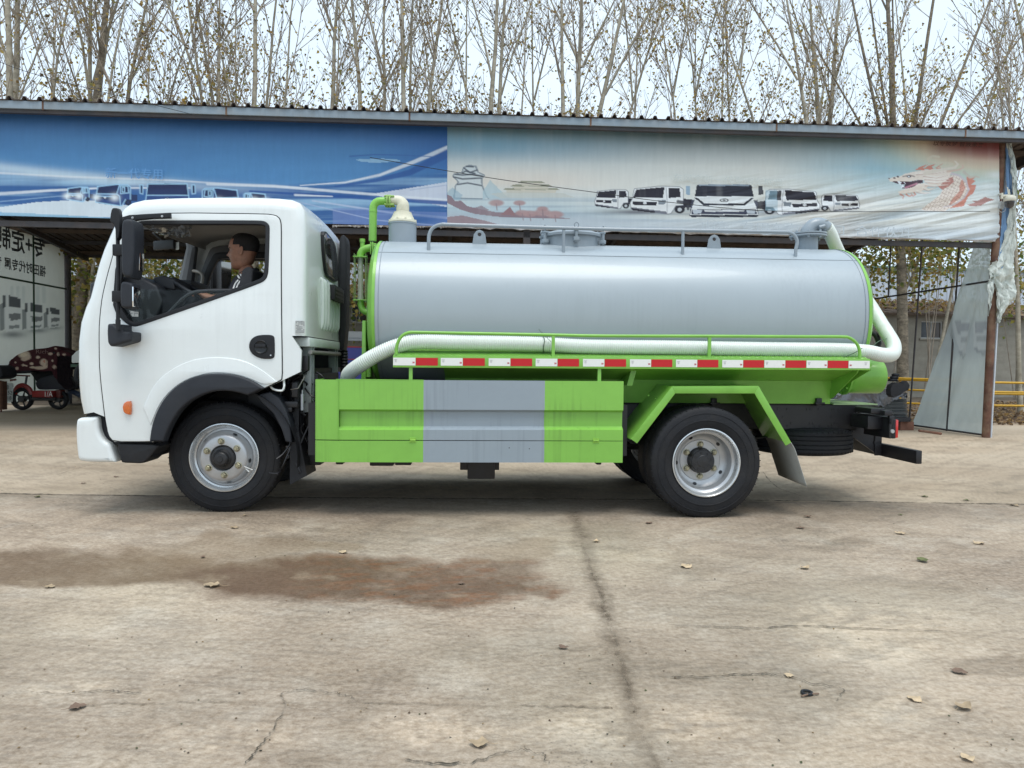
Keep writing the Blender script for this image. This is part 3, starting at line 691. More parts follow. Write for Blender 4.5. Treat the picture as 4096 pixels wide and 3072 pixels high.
# far door glass and rubber
plate('window_rubber', scale_poly(WIN, -0.01), [scale_poly(WIN, 0.045)], YF - 0.12, 0.05, 0.006, BLACK, truck, lean, cuts=CUTS)

# near door: own panel standing 6 mm proud, dark gap round it
door_px = [c1(492, 200), c1(540, 183), c1(840, 166), c1(1460, 174), c1(1525, 184), c1(1552, 205), c1(1563, 250), c1(1566, 500), c1(1572, 800), c1(1578, 1100), c1(1580, 1302), c1(1560, 1316), c1(1500, 1345), c1(1395, 1397)]
arch_in = [(arch_c.x + 0.52 * math.cos(R(a)), arch_c.z + 0.52 * math.sin(R(a))) for a in np.linspace(67, 166, 20)]
door_px2 = [c2(690, 962), c2(435, 962), c2(400, 920), c2(378, 800), c2(366, 700), c2(350, 560), c2(340, 430), c2(338, 200), c2(345, 80), c1(356, 740), c1(385, 600), c1(430, 420), c1(468, 290)]
DOOR = chaikin(xz(door_px, YN) + arch_in + xz(door_px2, YN), 1, w=0.2)
door = plate('door', DOOR, [WIN], YN - 0.007, 0.02, 0.005, WHITE, truck, lean, cuts=CUTS)
door['label'] = 'driver door with raised window line'
seam = MB(); D3 = [lean(Vector((x, YN - 0.0015, z))) for x, z in scale_poly(DOOR, -0.002)]
seam.tube(D3, 0.0042, 6, closed=True); seam.build('door_seam', BLACK, door)
# window rubber frame
fr = plate('window_frame', scale_poly(WIN, -0.003), [scale_poly(WIN, 0.026)], YN - 0.012, 0.04, 0.005, BLACK, door, lean, cuts=CUTS)
zg_ = TR.P(*c7(1200, 1025), YN).z
WLOW = [(x, min(z, zg_)) for x, z in scale_poly(WIN, 0.015)]; WLOW = [p for k, p in enumerate(WLOW) if p[1] < zg_ - 1e-6 or WLOW[k - 1][1] < zg_ - 1e-6 or WLOW[(k + 1) % len(WLOW)][1] < zg_ - 1e-6]
gl = plate('window_glass', WLOW, [], YN + 0.018, 0.004, 0.0, GLASS, door, lean, cuts=CUTS)
# lower half of glass is wound up only partly: a bright glass edge line is left visible
# fender flare relief, black arch trim
def arc(cx, cz, r0_, r1_, a0, a1, n=30):
    return [(cx + r1_ * math.cos(R(a)), cz + r1_ * math.sin(R(a))) for a in np.linspace(a0, a1, n)] + [(cx + r0_ * math.cos(R(a)), cz + r0_ * math.sin(R(a))) for a in np.linspace(a1, a0, n)]
trim_o = [c2(681, 963), c2(690, 880), c2(715, 790), c2(765, 690), c2(830, 612), c2(900, 560), c2(990, 518), c2(1080, 501), c2(1180, 499), c2(1280, 513), c2(1370, 545), c2(1460, 600)]
trim_i = [c2(1348, 648), c2(1260, 622), c2(1150, 616), c2(1060, 634), c2(960, 682), c2(880, 752), c2(820, 850), c2(783, 940), c2(776, 963)]
tr = chaikin(xz(trim_o, YN - 0.03), 2, False) + chaikin(xz(trim_i, YN - 0.03), 2, False)
plate('wheel_arch_trim', tr, [], YN - 0.045, 0.10, 0.014, TRIMK, truck)
lip = [c2(640, 730), c2(700, 590), c2(800, 490), c2(940, 415), c2(1080, 390), c2(1200, 391), c2(1320, 410), c2(1440, 470), c2(1548, 556)]
lp = catmull([TR.P(p[0], p[1], YN - 0.006) for p in lip], 6)
fl = chaikin(xz(lip, YN), 2, False) + list(reversed(chaikin(xz([c2(690, 850), c2(760, 680), c2(900, 550), c2(1080, 495), c2(1180, 494), c2(1290, 510), c2(1375, 540), c2(1450, 575), c2(1520, 568)], YN), 2, False)))
plate('fender_flare', fl, [], YN - 0.014, 0.02, 0.0045, WHITE, door)

# rear wheel-arch segment behind the front tyre
seg_px = [c2(1408, 652), c2(1425, 640), c2(1500, 625), c2(1560, 665), c2(1605, 740), c2(1640, 850), c2(1648, 972), c2(1603, 962), c2(1578, 880), c2(1520, 770), c2(1445, 700)]
plate('mudguard_segment', xz(seg_px, 0.10), [], 0.09, 0.22, 0.012, TRIMK, truck)
inner_arch = MB()
ia = [Vector((arch_c.x + 0.50 * math.cos(R(a)), 0, arch_c.z + 0.0 + 0.50 * math.sin(R(a)))) for a in np.linspace(-8, 180, 24)]
k = 0; vv = []; ff = []
for p in ia: vv += [(p.x, YN + 0.02, p.z), (p.x, 0.62, p.z)]
for i in range(len(ia) - 1): ff.append((2 * i, 2 * i + 1, 2 * i + 3, 2 * i + 2))
inner_arch.add(vv, ff); ia_o = inner_arch.build('arch_liner', BLACK, truck)
# cab floor and tunnel so that no light leaks through
fl_ = MB(); fx0, fx1 = S[0].x + 0.05, S[-1].x - 0.03
fl_.box((fx0 + 0.05, YN + 0.06, 1.00), (fx1, YF - 0.06, 1.04)); fl_.box((fx0 + 0.1, 0.62, 0.55), (fx1 - 0.1, 1.25, 0.99)); fl_.build('cab_floor', CHASSIS, truck)

# bumper, step, indicator
bp_px = [c2(197, 822), c2(215, 800), c2(270, 795), c2(335, 790), c2(345, 800), c2(350, 880), c2(372, 935), c2(405, 962), c2(428, 975), c2(445, 1040), c2(467, 1098), c2(440, 1102), c2(235, 1096), c2(212, 1078), c2(205, 1040), c2(195, 930)]
bb = xz(bp_px, 0.10)
plate('bumper', chaikin(bb, 1), [], 0.05, 1.75, 0.03, WHITE, truck, res=5)
gap_px = [c2(250, 790), c2(262, 770), c2(365, 772), c2(385, 860), c2(420, 950), c2(690, 966), c2(760, 967), c2(760, 985), c2(440, 982), c2(395, 962), c2(350, 890), c2(342, 800)]
plate('bumper_gap', xz(gap_px, 0.12), [], 0.11, 0.35, 0.0, BLACK, truck)
st_px = [c2(455, 982), c2(470, 976), c2(735, 985), c2(738, 1000), c2(665, 1085), c2(630, 1114), c2(490, 1109), c2(476, 1085)]
plate('step_panel', chaikin(xz(st_px, 0.06), 1, w=0.15), [], 0.06, 0.25, 0.012, BLACK, truck)
ind = xz([c2(563, 686), c2(564, 780), c2(540, 778), c2(515, 765), c2(508, 735), c2(508, 722), c2(516, 700), c2(535, 688)], YN)
plate('indicator_light', chaikin(ind, 1), [], YN - 0.035, 0.04, 0.009, AMBER, door)
# door handle: D-shaped recess plate, round bowl, bar and lock
hp = xz([c1(1362, 1050), c1(1385, 1020), c1(1425, 1004), c1(1500, 1002), c1(1525, 1010), c1(1532, 1030), c1(1533, 1140), c1(1526, 1160), c1(1505, 1167), c1(1450, 1167), c1(1400, 1150), c1(1368, 1120), c1(1357, 1085)], YN)
hd = plate('door_handle', chaikin(hp, 2), [], YN - 0.016, 0.02, 0.005, BLACK, door)
hc = TR.P(*c1(1440, 1086), YN); m_ = MB()
m_.lathe([(0.0001, 0.0), (0.030, 0.0), (0.040, -0.003), (0.044, -0.006), (0.047, -0.002)], (hc.x, YN - 0.017, hc.z), 'y', 32); m_.build('handle_bowl', mat('handle_bowl_dark', (0.012, 0.013, 0.015), 0.35), door)
m_ = MB(); m_.box((hc.x - 0.036, YN - 0.034, hc.z - 0.004), (hc.x + 0.036, YN - 0.018, hc.z + 0.019)); m_.build('handle_bar', BLACK, door, bevel=0.004)
lk = TR.P(*c1(1507, 1142), YN); m_ = MB(); m_.lathe([(0.0001, -0.004), (0.005, -0.004), (0.006, 0.0)], (lk.x, YN - 0.016, lk.z), 'y', 14); m_.build('door_lock', SILVER2, door)
# paper sticker on the B pillar and on the quarter glass
def sticker(name, pxs, y, parent, rows=7, seed=1, mm=None):
    P = xz(pxs, y); plate(name, P, [], y - 0.002, 0.002, 0.0, mm or LABELP, parent)
    x0, x1 = min(p[0] for p in P), max(p[0] for p in P); z0, z1 = min(p[1] for p in P), max(p[1] for p in P)
    rr = random.Random(seed); q = MB()
    for i in range(rows):
        z = z1 - (i + 0.8) * (z1 - z0) / (rows + 0.6); x = x0 + 0.004
        while x < x1 - 0.008:
            w = rr.uniform(0.003, 0.009)
            if rr.random() < 0.85: q.add([(x, y - 0.0035, z), (x + w, y - 0.0035, z), (x + w, y - 0.0035, z + (z1 - z0) / rows * 0.42), (x, y - 0.0035, z + (z1 - z0) / rows * 0.42)], [(0, 1, 2, 3)])
            x += w + 0.002
    q.build('sticker_print', mat('grey_print', (0.16, 0.17, 0.18), 0.6), parent, smooth=0)
sticker('sticker', [c1(1670, 907), c1(1734, 907), c1(1734, 994), c1(1670, 994)], YN - 0.001, cab, 9, 3)
sticker('sticker', [c1(540, 838), c1(602, 846), c1(602, 880), c1(560, 878)], YN + 0.014, door, 3, 5)

# ---------------------------------------------------------------- cab rear wall details (rear face is seen obliquely)
xb = S[-1].x
def rb(p, dx=0.0): v = TR.X(p[0], p[1], xb + dx); return (xb + dx, v.y, v.z)
def bplate(name, pxs, dx, th, m, parent, hole=None, it=1):
    """plate on the rear wall: polygon in (y,z)"""
    P = [TR.X(p[0], p[1], xb + dx) for p in pxs]; P = chaikin([(v.y, v.z) for v in P], it)
    q = MB(); q.prism(P, xb + dx - th, xb + dx, 'x'); return q.build(name, m, parent, bevel=0.004)
wpx = [c1(1866, 285), c1(1905, 325), c1(1945, 385), c1(1958, 480), c1(1966, 600), c1(1958, 648), c1(1925, 630), c1(1884, 600), c1(1872, 500), c1(1864, 380)]
bplate('rear_window_frame', wpx, 0.014, 0.03, BLACK, truck, it=2)
cx_ = sum(p[0] for p in wpx) / len(wpx); cy_ = sum(p[1] for p in wpx) / len(wpx)
bplate('rear_window', [(cx_ + (p[0] - cx_) * 0.86, cy_ + (p[1] - cy_) * 0.92) for p in wpx], 0.018, 0.02, mat('rear_glass_dark', (0.035, 0.045, 0.045), 0.08, var=0.3, vscale=3, coat=1), truck, it=2)
m_ = MB()
for i in range(9):
    f = i / 8.0
    top = TR.X(*c1(1850, 645), xb + 0.012); bot = TR.X(*c1(1850, 965), xb + 0.012); y0_ = TR.X(*c1(1850, 700), xb).y; y1_ = TR.X(*c1(1985, 700), xb).y; y = y0_ + (y1_ - y0_) * f; top = Vector((0, y, top.z)); bot = Vector((0, y, bot.z))
    m_.mark().tube(catmull([(xb - 0.018, y, top.z + 0.03), (xb + 0.004, y, top.z), (xb + 0.006, y, bot.z + 0.10), (xb - 0.004, y, bot.z + 0.02), (xb - 0.06, y, bot.z - 0.05)], 4), 0.017, 8)
m_.each('pressed_rib', WHITE2, truck)
vx = TR.X(*c1(1905, 660), xb + 0.02); vx2 = TR.X(*c1(1970, 790), xb + 0.02)
m_ = MB(); m_.box((xb, vx.y, vx2.z), (xb + 0.06, vx2.y, vx.z)); vb = m_.build('air_vent', BLACK, truck, bevel=0.006)
m_ = MB()
for i in range(3): zz = vx2.z + (vx.z - vx2.z) * (0.25 + 0.25 * i); m_.mark().box((xb + 0.058, vx.y + 0.02, zz - 0.006), (xb + 0.064, vx2.y - 0.02, zz + 0.006))
m_.each('vent_slot', CHASSIS, vb)
# lower lip and mounting frame behind the cab
l0 = TR.X(*c1(1755, 1020), xb); l1 = TR.X(*c1(1950, 1055), xb)
m_ = MB(); m_.box((xb - 0.12, YN + 0.12, l1.z - 0.06), (xb + 0.012, YF - 0.1, l0.z)); m_.build('rear_sill', WHITE2, truck, bevel=0.01)
m_ = MB()
for yy in (0.28, 0.36, 1.25, 1.34): m_.mark().box((xb - 0.06, yy, 0.72), (xb + 0.0, yy + 0.035, l1.z))
m_.each('cab_mount_post', mat('mount_pale', (0.30, 0.33, 0.33), 0.5, var=0.2, vscale=12), truck, bevel=0.004)
m_ = MB().mark(); m_.tube([(xb + 0.01, 0.2, l1.z - 0.10), (xb + 0.01, 1.4, l1.z - 0.10)], 0.016, 8)
m_.mark().tube([(xb - 0.1, 0.15, 0.88), (xb - 0.05, 0.8, 0.82), (xb + 0.0, 1.5, 0.86)], 0.01, 6)
m_.each('torsion_rod', STEEL, truck)
m_ = MB(); m_.box((xb - 0.5, 0.42, 0.52), (xb + 0.02, 1.3, 1.0)); m_.box((xb - 0.22, 0.38, 0.60), (xb - 0.02, 0.52, 0.95))
m_.lathe([(0.06, 0), (0.07, 0.02), (0.07, 0.2), (0.06, 0.22)], (xb - 0.12, 0.3, 0.56), 'z', 16, True, True)
m_.build('engine_block', CHASSIS, truck, bevel=0.01)
# clutter of hoses, cables and brackets between cab and side guard
m_ = MB(); rr = random.Random(4)
for i in range(16):
    x = TR.P(rr.uniform(1135, 1255), 1600, 0.2).x; y = rr.uniform(0.1, 0.4); z = rr.uniform(0.45, 1.05)
    p = [(x, y, z)]
    for k in range(4): x += rr.uniform(-0.07, 0.07); z -= rr.uniform(0.03, 0.14); y += rr.uniform(-0.06, 0.06); p.append((x, y, max(0.3, z)))
    m_.mark().tube(catmull(p, 5), rr.choice([0.006, 0.008, 0.012]), 6)
m_.each('cable', CHASSIS, truck)
m_ = MB()
for a, b_ in [(c2(1650, 560), c2(1690, 660)), (c2(1600, 690), c2(1690, 730)), (c2(1720, 380), c2(1760, 480)), (c2(1615, 730), c2(1650, 760))]:
    A, B = TR.P(*a, 0.16), TR.P(*b_, 0.16); m_.mark().box((min(A.x, B.x), 0.14, min(A.z, B.z)), (max(A.x, B.x), 0.2, max(A.z, B.z)))
m_.each('bracket', CHASSIS, truck, bevel=0.004)
m_ = MB(); A, B = TR.P(*c2(1718, 640), 0.14), TR.P(*c2(1718, 750), 0.14); m_.tube([A, B], 0.013, 12); m_.tube([A + Vector((0, 0, .03)), A], 0.005, 8)
m_.build('gas_strut', mat('strut_metal', (0.35, 0.37, 0.4), 0.3, metal=0.6), truck)
m_ = MB(); m_.tube(catmull([TR.P(*c1(1500, 1352), 0.1), TR.P(*c1(1520, 1372), 0.08), TR.P(*c1(1560, 1383), 0.06), TR.P(*c1(1585, 1378), 0.06), TR.P(*c1(1594, 1350), 0.06), TR.P(*c1(1592, 1312), 0.08)], 5), 0.0075, 8)
m_.build('cab_lock_handle', WHITE, truck)
m_ = MB(); m_.tube([TR.P(*c2(1640, 610), 0.15), TR.P(*c2(1690, 600), 0.12), TR.P(*c2(1735, 520), 0.12)], 0.005, 6); m_.build('release_rod', STEEL, truck)
# air intake snorkel with bellows
ty = 1.45
sx_ = TR.P(*c3(300, 400), ty)
hw_ = (TR.P(*c3(330, 400), ty).x - TR.P(*c3(270, 400), ty).x) / 2
zt = TR.P(*c3(300, 325), ty).z; zm = TR.P(*c3(300, 1110), ty).z; zb = TR.P(*c3(300, 1330), ty).z
m_ = MB(); m_.prism(chaikin([(sx_.x - hw_, zm), (sx_.x + hw_ * 0.7, zm), (sx_.x + hw_, zt - 0.12), (sx_.x + hw_ * 0.7, zt - 0.02), (sx_.x - hw_ * 0.2, zt), (sx_.x - hw_, zt - 0.06)], 1), ty - 0.06, ty + 0.12)
sn = m_.build('intake_snorkel', BLACK, truck, bevel=0.012)
m_ = MB(); prof = []
for i in range(26): prof.append((hw_ * (0.95 if i % 2 else 0.78), zb - 0.05 + (zm - zb + 0.05) * i / 25))
m_.lathe(prof, (sx_.x, ty + 0.02, 0), 'z', 20); m_.build('bellows', BLACK, sn)

# ---------------------------------------------------------------- mirrors on the near side
ym = -0.13
def t3(p, y): return TR.P(p[0], p[1], y)
m_ = MB()
m_.tube(catmull([t3(c1(452, 150), ym), t3(c1(460, 300), ym), t3(c1(464, 600), ym), t3(c1(462, 960), ym)], 6), 0.0125, 10)
mst = m_.build('mirror_arm', BLACK, truck)
pl_ = chaikin(xz([c1(427, 145), c1(450, 140), c1(476, 146), c1(482, 200), c1(484, 330), c1(455, 370), c1(450, 260), c1(418, 240), c1(416, 200)], ym - 0.012), 1)
plate('arm_cap', pl_, [], ym - 0.03, 0.05, 0.008, BLACK, mst)
br = xz([c1(485, 205), c1(545, 188), c1(700, 180), c1(822, 172), c1(824, 210), c1(700, 214), c1(600, 224), c1(540, 240), c1(512, 262), c1(484, 262)], YN - 0.02)
brk = plate('mirror_bracket', br, [], YN - 0.032, 0.03, 0.006, BLACK, mst)
for p in (c1(563, 206), c1(764, 196)):
    v = TR.P(*p, YN - 0.03); q = MB(); q.lathe([(0.0001, -0.003), (0.007, -0.003), (0.009, 0.002)], (v.x, YN - 0.033, v.z), 'y', 12); q.build('bolt', SILVER, brk)
q = MB(); q.tube([t3(c1(470, 215), ym), t3(c1(500, 225), YN - 0.03)], 0.014, 8); q.build('arm_joint', BLACK, mst)
def mirror(name, pxs, y, dp, bev):
    P = chaikin(xz(pxs, y), 1, w=0.2)
    return plate(name, P, [], y - dp * 0.35, dp, bev, TRIMK, mst, res=4)
mi1 = mirror('mirror_housing', [c1(518, 232), c1(545, 224), c1(585, 226), c1(597, 262), c1(596, 480), c1(585, 590), c1(572, 622), c1(528, 614), c1(512, 580), c1(508, 400), c1(512, 270)], ym - 0.03, 0.17, 0.02)
mi2 = mirror('mirror_housing', [c1(500, 655), c1(520, 643), c1(560, 648), c1(580, 660), c1(588, 700), c1(588, 790), c1(578, 825), c1(520, 826), c1(500, 810), c1(496, 720)], ym - 0.03, 0.13, 0.018)
for (A, B, C_, D_, par) in [(c1(590, 290), c1(590, 560), 0.03, 0.10, mi1), (c1(586, 680), c1(586, 815), -0.05, 0.06, mi2)]:
    a, b_ = t3(A, ym - 0.03), t3(B, ym - 0.03)
    q = MB(); q.box((a.x - 0.004, ym - 0.03 + C_, b_.z), (a.x + 0.005, ym - 0.03 + D_, a.z)); q.build('mirror_glass', MIRR, par, bevel=0.003)
for p0, p1 in [(c1(434, 388), c1(512, 468)), (c1(430, 704), c1(500, 782))]:
    a, b_ = t3(p0, ym), t3(p1, ym); q = MB(); q.box((a.x, ym - 0.025, b_.z), (b_.x, ym + 0.03, a.z)); q.build('mirror_clamp', BLACK, mst, bevel=0.008)
q = MB(); v = t3(c1(463, 900), ym); q.tube([v, t3(c1(463, 968), ym)], 0.016, 10)
q.build('arm_foot', BLACK, mst)
ft = xz([c1(402, 930), c1(445, 926), c1(460, 945), c1(500, 930), c1(502, 978), c1(560, 982), c1(567, 990), c1(566, 1040), c1(555, 1050), c1(440, 1083), c1(420, 1080), c1(403, 1055), c1(399, 985)], ym + 0.05)
plate('mirror_base', chaikin(ft, 1, w=0.15), [], ym + 0.02, 0.17, 0.02, TRIMK, mst, res=4)
# thin line of wound-down glass and A-pillar cover on the near side
apx = xz([c1(440, 560), c1(480, 400), c1(503, 380), c1(498, 520), c1(484, 640), c1(482, 810), c1(560, 935), c1(500, 905), c1(455, 860), c1(432, 800)], YN)
plate('pillar_cover', apx, [], YN - 0.016, 0.03, 0.004, BLACK, door, lean)
fm = MB(); a, b_ = TR.P(869, 1043, 2.0), TR.P(940, 1170, 2.0)
fm.box((a.x - 0.03, 1.92, b_.z - 0.02), (a.x + 0.02, 2.13, a.z + 0.02)); fmo = fm.build('far_mirror_housing', BLACK, truck, bevel=0.01)
rotm = Matrix.Rotation(R(-50), 3, 'Z')
q = MB(); q.box((a.x + 0.0, 1.93, b_.z), (a.x + 0.006, 2.16, a.z), rot=rotm); q.build('mirror_glass', MIRR, fmo)
q = MB(); q.tube([(a.x - 0.02, 1.9, b_.z - 0.25), (a.x - 0.02, 1.9, a.z + 0.35)], 0.012, 8); q.tube([(a.x - 0.02, 1.9, a.z + 0.35), (a.x - 0.05, 1.74, a.z + 0.33)], 0.012, 8); q.build('mirror_stay', BLACK, fmo)

# ---------------------------------------------------------------- cab interior
zd = TR.P(*c7(400, 1040), 0.9).z
dz = MB()
prof = [(S[5].x + 0.02, 1.02), (S[6].x + 0.0, zd - 0.02), (S[6].x + 0.12, zd + 0.03), (S[6].x + 0.34, zd + 0.035), (S[6].x + 0.46, zd - 0.03), (S[6].x + 0.50, zd - 0.14), (S[6].x + 0.44, zd - 0.3), (S[6].x + 0.36, 1.02)]
dz.prism(prof, YN + 0.09, YF - 0.13); dashb = dz.build('dashboard', DASH, truck, bevel=0.02, segs=3)
xd = S[6].x
q = MB(); q.prism([(xd + 0.40, zd - 0.02), (xd + 0.37, zd + 0.04), (xd + 0.44, zd + 0.06), (xd + 0.53, zd + 0.03), (xd + 0.53, zd - 0.05)], 0.28, 0.62); q.build('instrument_hood', DASH, dashb, bevel=0.015, segs=3)
q = MB(); q.box((xd + 0.18, 0.95, zd + 0.03), (xd + 0.40, 1.35, zd + 0.10)); q.build('dash_tray', DASH, dashb, bevel=0.02)
swc = TR.P(*c7(1090, 1075), 0.45); swc = Vector((swc.x + 0.03, 0.45, swc.z + 0.0))
stw = MB(); ti = R(30)
sax = Vector((math.cos(ti), 0, -math.sin(ti)))
ringp = [swc + sax * (0.205 * math.cos(a)) + Vector((0, 1, 0)) * (0.205 * math.sin(a)) for a in np.linspace(0, 2 * math.pi, 33)[:-1]]
stw.tube(ringp, 0.0145, 10, closed=True)
nrm_ = Vector((math.sin(ti), 0, math.cos(ti)))
hub_ = swc - nrm_ * 0.05
for a in (R(20), R(160), R(200), R(340)):
    stw.tube([swc + sax * (0.2 * math.cos(a)) + Vector((0, 1, 0)) * (0.2 * math.sin(a)), hub_ + sax * 0.05 * math.cos(a) + Vector((0, 0.05 * math.sin(a), 0))], 0.011, 8)
stw.tube([hub_ + nrm_ * 0.025, hub_ - nrm_ * 0.04], 0.062, 16); stw.tube([hub_, hub_ - nrm_ * 0.30 - Vector((0.12, 0, 0.03))], 0.035, 10)
stw.build('steering_wheel', DASH, truck)
# inner door pull seen through the glass
q = MB(); q.tube(catmull([t3(c7(690, 1400), YN + 0.08), t3(c7(800, 1280), YN + 0.08), t3(c7(930, 1150), YN + 0.08), t3(c7(1060, 1070), YN + 0.08), t3(c7(1250, 1040), YN + 0.08), t3(c7(1700, 1035), YN + 0.08)], 6), 0.014, 8)
q.build('door_pull', DASH, door)
q = MB(); lz = TR.P(*c7(1000, 1500), YN + 0.05).z
q.prism(xz([c7(150, 1480), c7(120, 1280), c7(250, 1100), c7(330, 1060), c7(420, 1120), c7(470, 1400), c7(400, 1500)], YN + 0.12), YN + 0.10, YN + 0.20); q.build('dash_end_cap', DASH, dashb, bevel=0.02)
# seats
def seat(y0, y1, xs):
    q = MB(); q.prism(chaikin([(xs - 0.02, 1.12), (xs - 0.02, 1.24), (xs + 0.42, 1.22), (xs + 0.47, 1.12)], 1), y0, y1); so = q.build('seat', SEATM, truck, bevel=0.03, segs=3)
    q = MB(); q.prism(chaikin([(xs + 0.40, 1.18), (xs + 0.50, 1.18), (xs + 0.60, 1.74), (xs + 0.56, 1.78), (xs + 0.50, 1.74)], 1), y0 + 0.01, y1 - 0.01); q.build('backrest', SEATM, so, bevel=0.03, segs=3)
    q = MB(); q.prism(chaikin([(xs + 0.545, 1.80), (xs + 0.62, 1.80), (xs + 0.64, 1.96), (xs + 0.58, 1.96)], 1), y0 + 0.1, y1 - 0.1); q.build('headrest', SEATM, so, bevel=0.02) if y0 > .5 else None
hx = TR.P(*c7(1720, 520), 0.47)
xs0 = hx.x - 0.44
seat(0.22, 0.70, xs0); seat(0.86, 1.60, xs0)
# inside mirror, sticker, visor film, grab handle, far A pillar
a, b_ = TR.P(*c7(555, 345), 0.92), TR.P(*c7(825, 520), 0.92)
cm = (a + b_) / 2; q = MB()
q.box((cm.x - 0.012, 0.80, cm.z - 0.038), (cm.x + 0.012, 1.03, cm.z + 0.038), rot=Matrix.Rotation(R(62), 3, 'Z') @ Matrix.Rotation(R(0), 3, 'Y'))
rm = q.build('rear_view_mirror', BLACK, truck, bevel=0.01)
q = MB(); q.tube([cm + Vector((-0.01, 0, 0.03)), cm + Vector((-0.10, 0.02, 0.10))], 0.008, 8); q.build('mirror_stem', BLACK, rm)
a = TR.P(*c7(852, 440), 0.85); q = MB(); q.box((a.x - 0.002, 0.84, a.z - 0.03), (a.x + 0.0, 0.89, a.z + 0.03), rot=Matrix.Rotation(R(50), 3, 'Z')); q.build('windscreen_sticker', LABELP, ws)
def film(name, pts, m, seed, amp=0.02):
    rr = random.Random(seed); A, B, C_, D_ = [Vector(p) for p in pts]; q = MB(); n = 9; vs = []; fs = []
    for i in range(n):
        for j in range(n):
            u, v = i / (n - 1), j / (n - 1); p = A * (1 - u) * (1 - v) + B * u * (1 - v) + C_ * u * v + D_ * (1 - u) * v
            vs.append(p + Vector((rr.uniform(-1, 1), rr.uniform(-1, 1), rr.uniform(-1, 1))) * amp)
    for i in range(n - 1):
        for j in range(n - 1): a_ = i * n + j; fs.append((a_, a_ + 1, a_ + n + 1, a_ + n))
    q.add(vs, fs); return q.build(name, m, truck, smooth=70)
film('visor_film', [t3(c7(450, 175), 0.4), t3(c7(1060, 165), 0.5), t3(c7(1000, 330), 1.1), t3(c7(640, 330), 0.95)], FILM, 3)
a, b_ = t3(c7(1070, 780), 1.60), t3(c7(1190, 990), 1.60)
q = MB(); q.tube(catmull([t3(c7(1060, 775), 1.64), t3(c7(1130, 785), 1.58), t3(c7(1190, 830), 1.57), t3(c7(1185, 930), 1.57), t3(c7(1150, 990), 1.58), t3(c7(1030, 1000), 1.64)], 6), 0.013, 10); q.build('grab_handle', HANDLEM, truck)
q = MB(); q.tube([t3(c7(1040, 400), 1.62), t3(c7(1060, 470), 1.64), t3(c7(1010, 760), 1.66), t3(c7(960, 1040), 1.66)], [0.045, 0.05, 0.06, 0.075], 10); q.build('pillar_trim', PILLAR, truck)
q = MB(); q.tube([t3(c7(530, 165), 0.20), t3(c7(880, 150), 0.35)], 0.02, 8); q.build('visor_edge', PILLAR, truck)
# ============================================================ WHEELS
def tyre_mesh(Rt=0.40, Wt=0.205):
    q = MB(); h = Wt / 2
    prof = [(0.232, -h + 0.03), (0.240, -h + 0.012), (0.262, -h + 0.002), (0.285, -h - 0.004), (0.30, -h - 0.006), (0.302, -h - 0.009), (0.306, -h - 0.009), (0.308, -h - 0.006), (0.335, -h - 0.003),
            (0.350, -h + 0.000), (0.352, -h - 0.003), (0.357, -h - 0.002), (0.359, -h + 0.002), (0.375, -h + 0.006), (0.388, -h + 0.012), (0.396, -h + 0.020), (Rt - 0.001, -h + 0.028)]
    q.lathe(prof, n=96)
    q.cur = 1
    tread = [(Rt - 0.001, -h + 0.028)]
    for g_ in (-0.052, -0.018, 0.018, 0.052):
        tread += [(Rt, g_ - 0.0045), (Rt - 0.011, g_ - 0.003), (Rt - 0.011, g_ + 0.003), (Rt, g_ + 0.0045)]
    tread += [(Rt - 0.001, h - 0.028)]
    q.lathe(tread, n=96); q.cur = 0
    q.lathe([(r, -y) for r, y in reversed(prof)], n=96)
    # small shoulder notches
    q.cur = 1
    for k in range(56):
        a = 2 * math.pi * k / 56
        for sgn in (-1, 1):
            m4 = Matrix.Rotation(a, 3, 'Y')
            x0 = Vector((0.385, sgn * (h - 0.030), -0.0025)); x1 = Vector((0.4015, sgn * (h - 0.014), 0.0025))
            vs = [(x0.x, x0.y, x0.z), (x1.x, x0.y, x0.z), (x1.x, x1.y, x0.z), (x0.x, x1.y, x0.z), (x0.x, x0.y, x1.z), (x1.x, x0.y, x1.z), (x1.x, x1.y, x1.z), (x0.x, x1.y, x1.z)]
            q.add([tuple(m4 @ Vector(v)) for v in vs], [(0, 3, 2, 1), (4, 5, 6, 7), (0, 1, 5, 4), (1, 2, 6, 5), (2, 3, 7, 6), (3, 0, 4, 7)])
    return q
def nut(c, r=0.0185, d=0.034):
    q = MB(); q.lathe([(r * 1.35, 0.0), (r * 1.35, -0.004), (r * 1.1, -0.006)], c, 'y', 16)
    q.lathe([(r, -0.004), (r, -d * 0.75), (r * 0.8, -d * 0.85), (0.0001, -d * 0.85)], c, 'y', 6)
    q.lathe([(r * 0.5, -d * 0.85), (r * 0.5, -d * 1.15), (0.0001, -d * 1.15)], c, 'y', 10); return q
tyre_me = None; parts_cache = {}
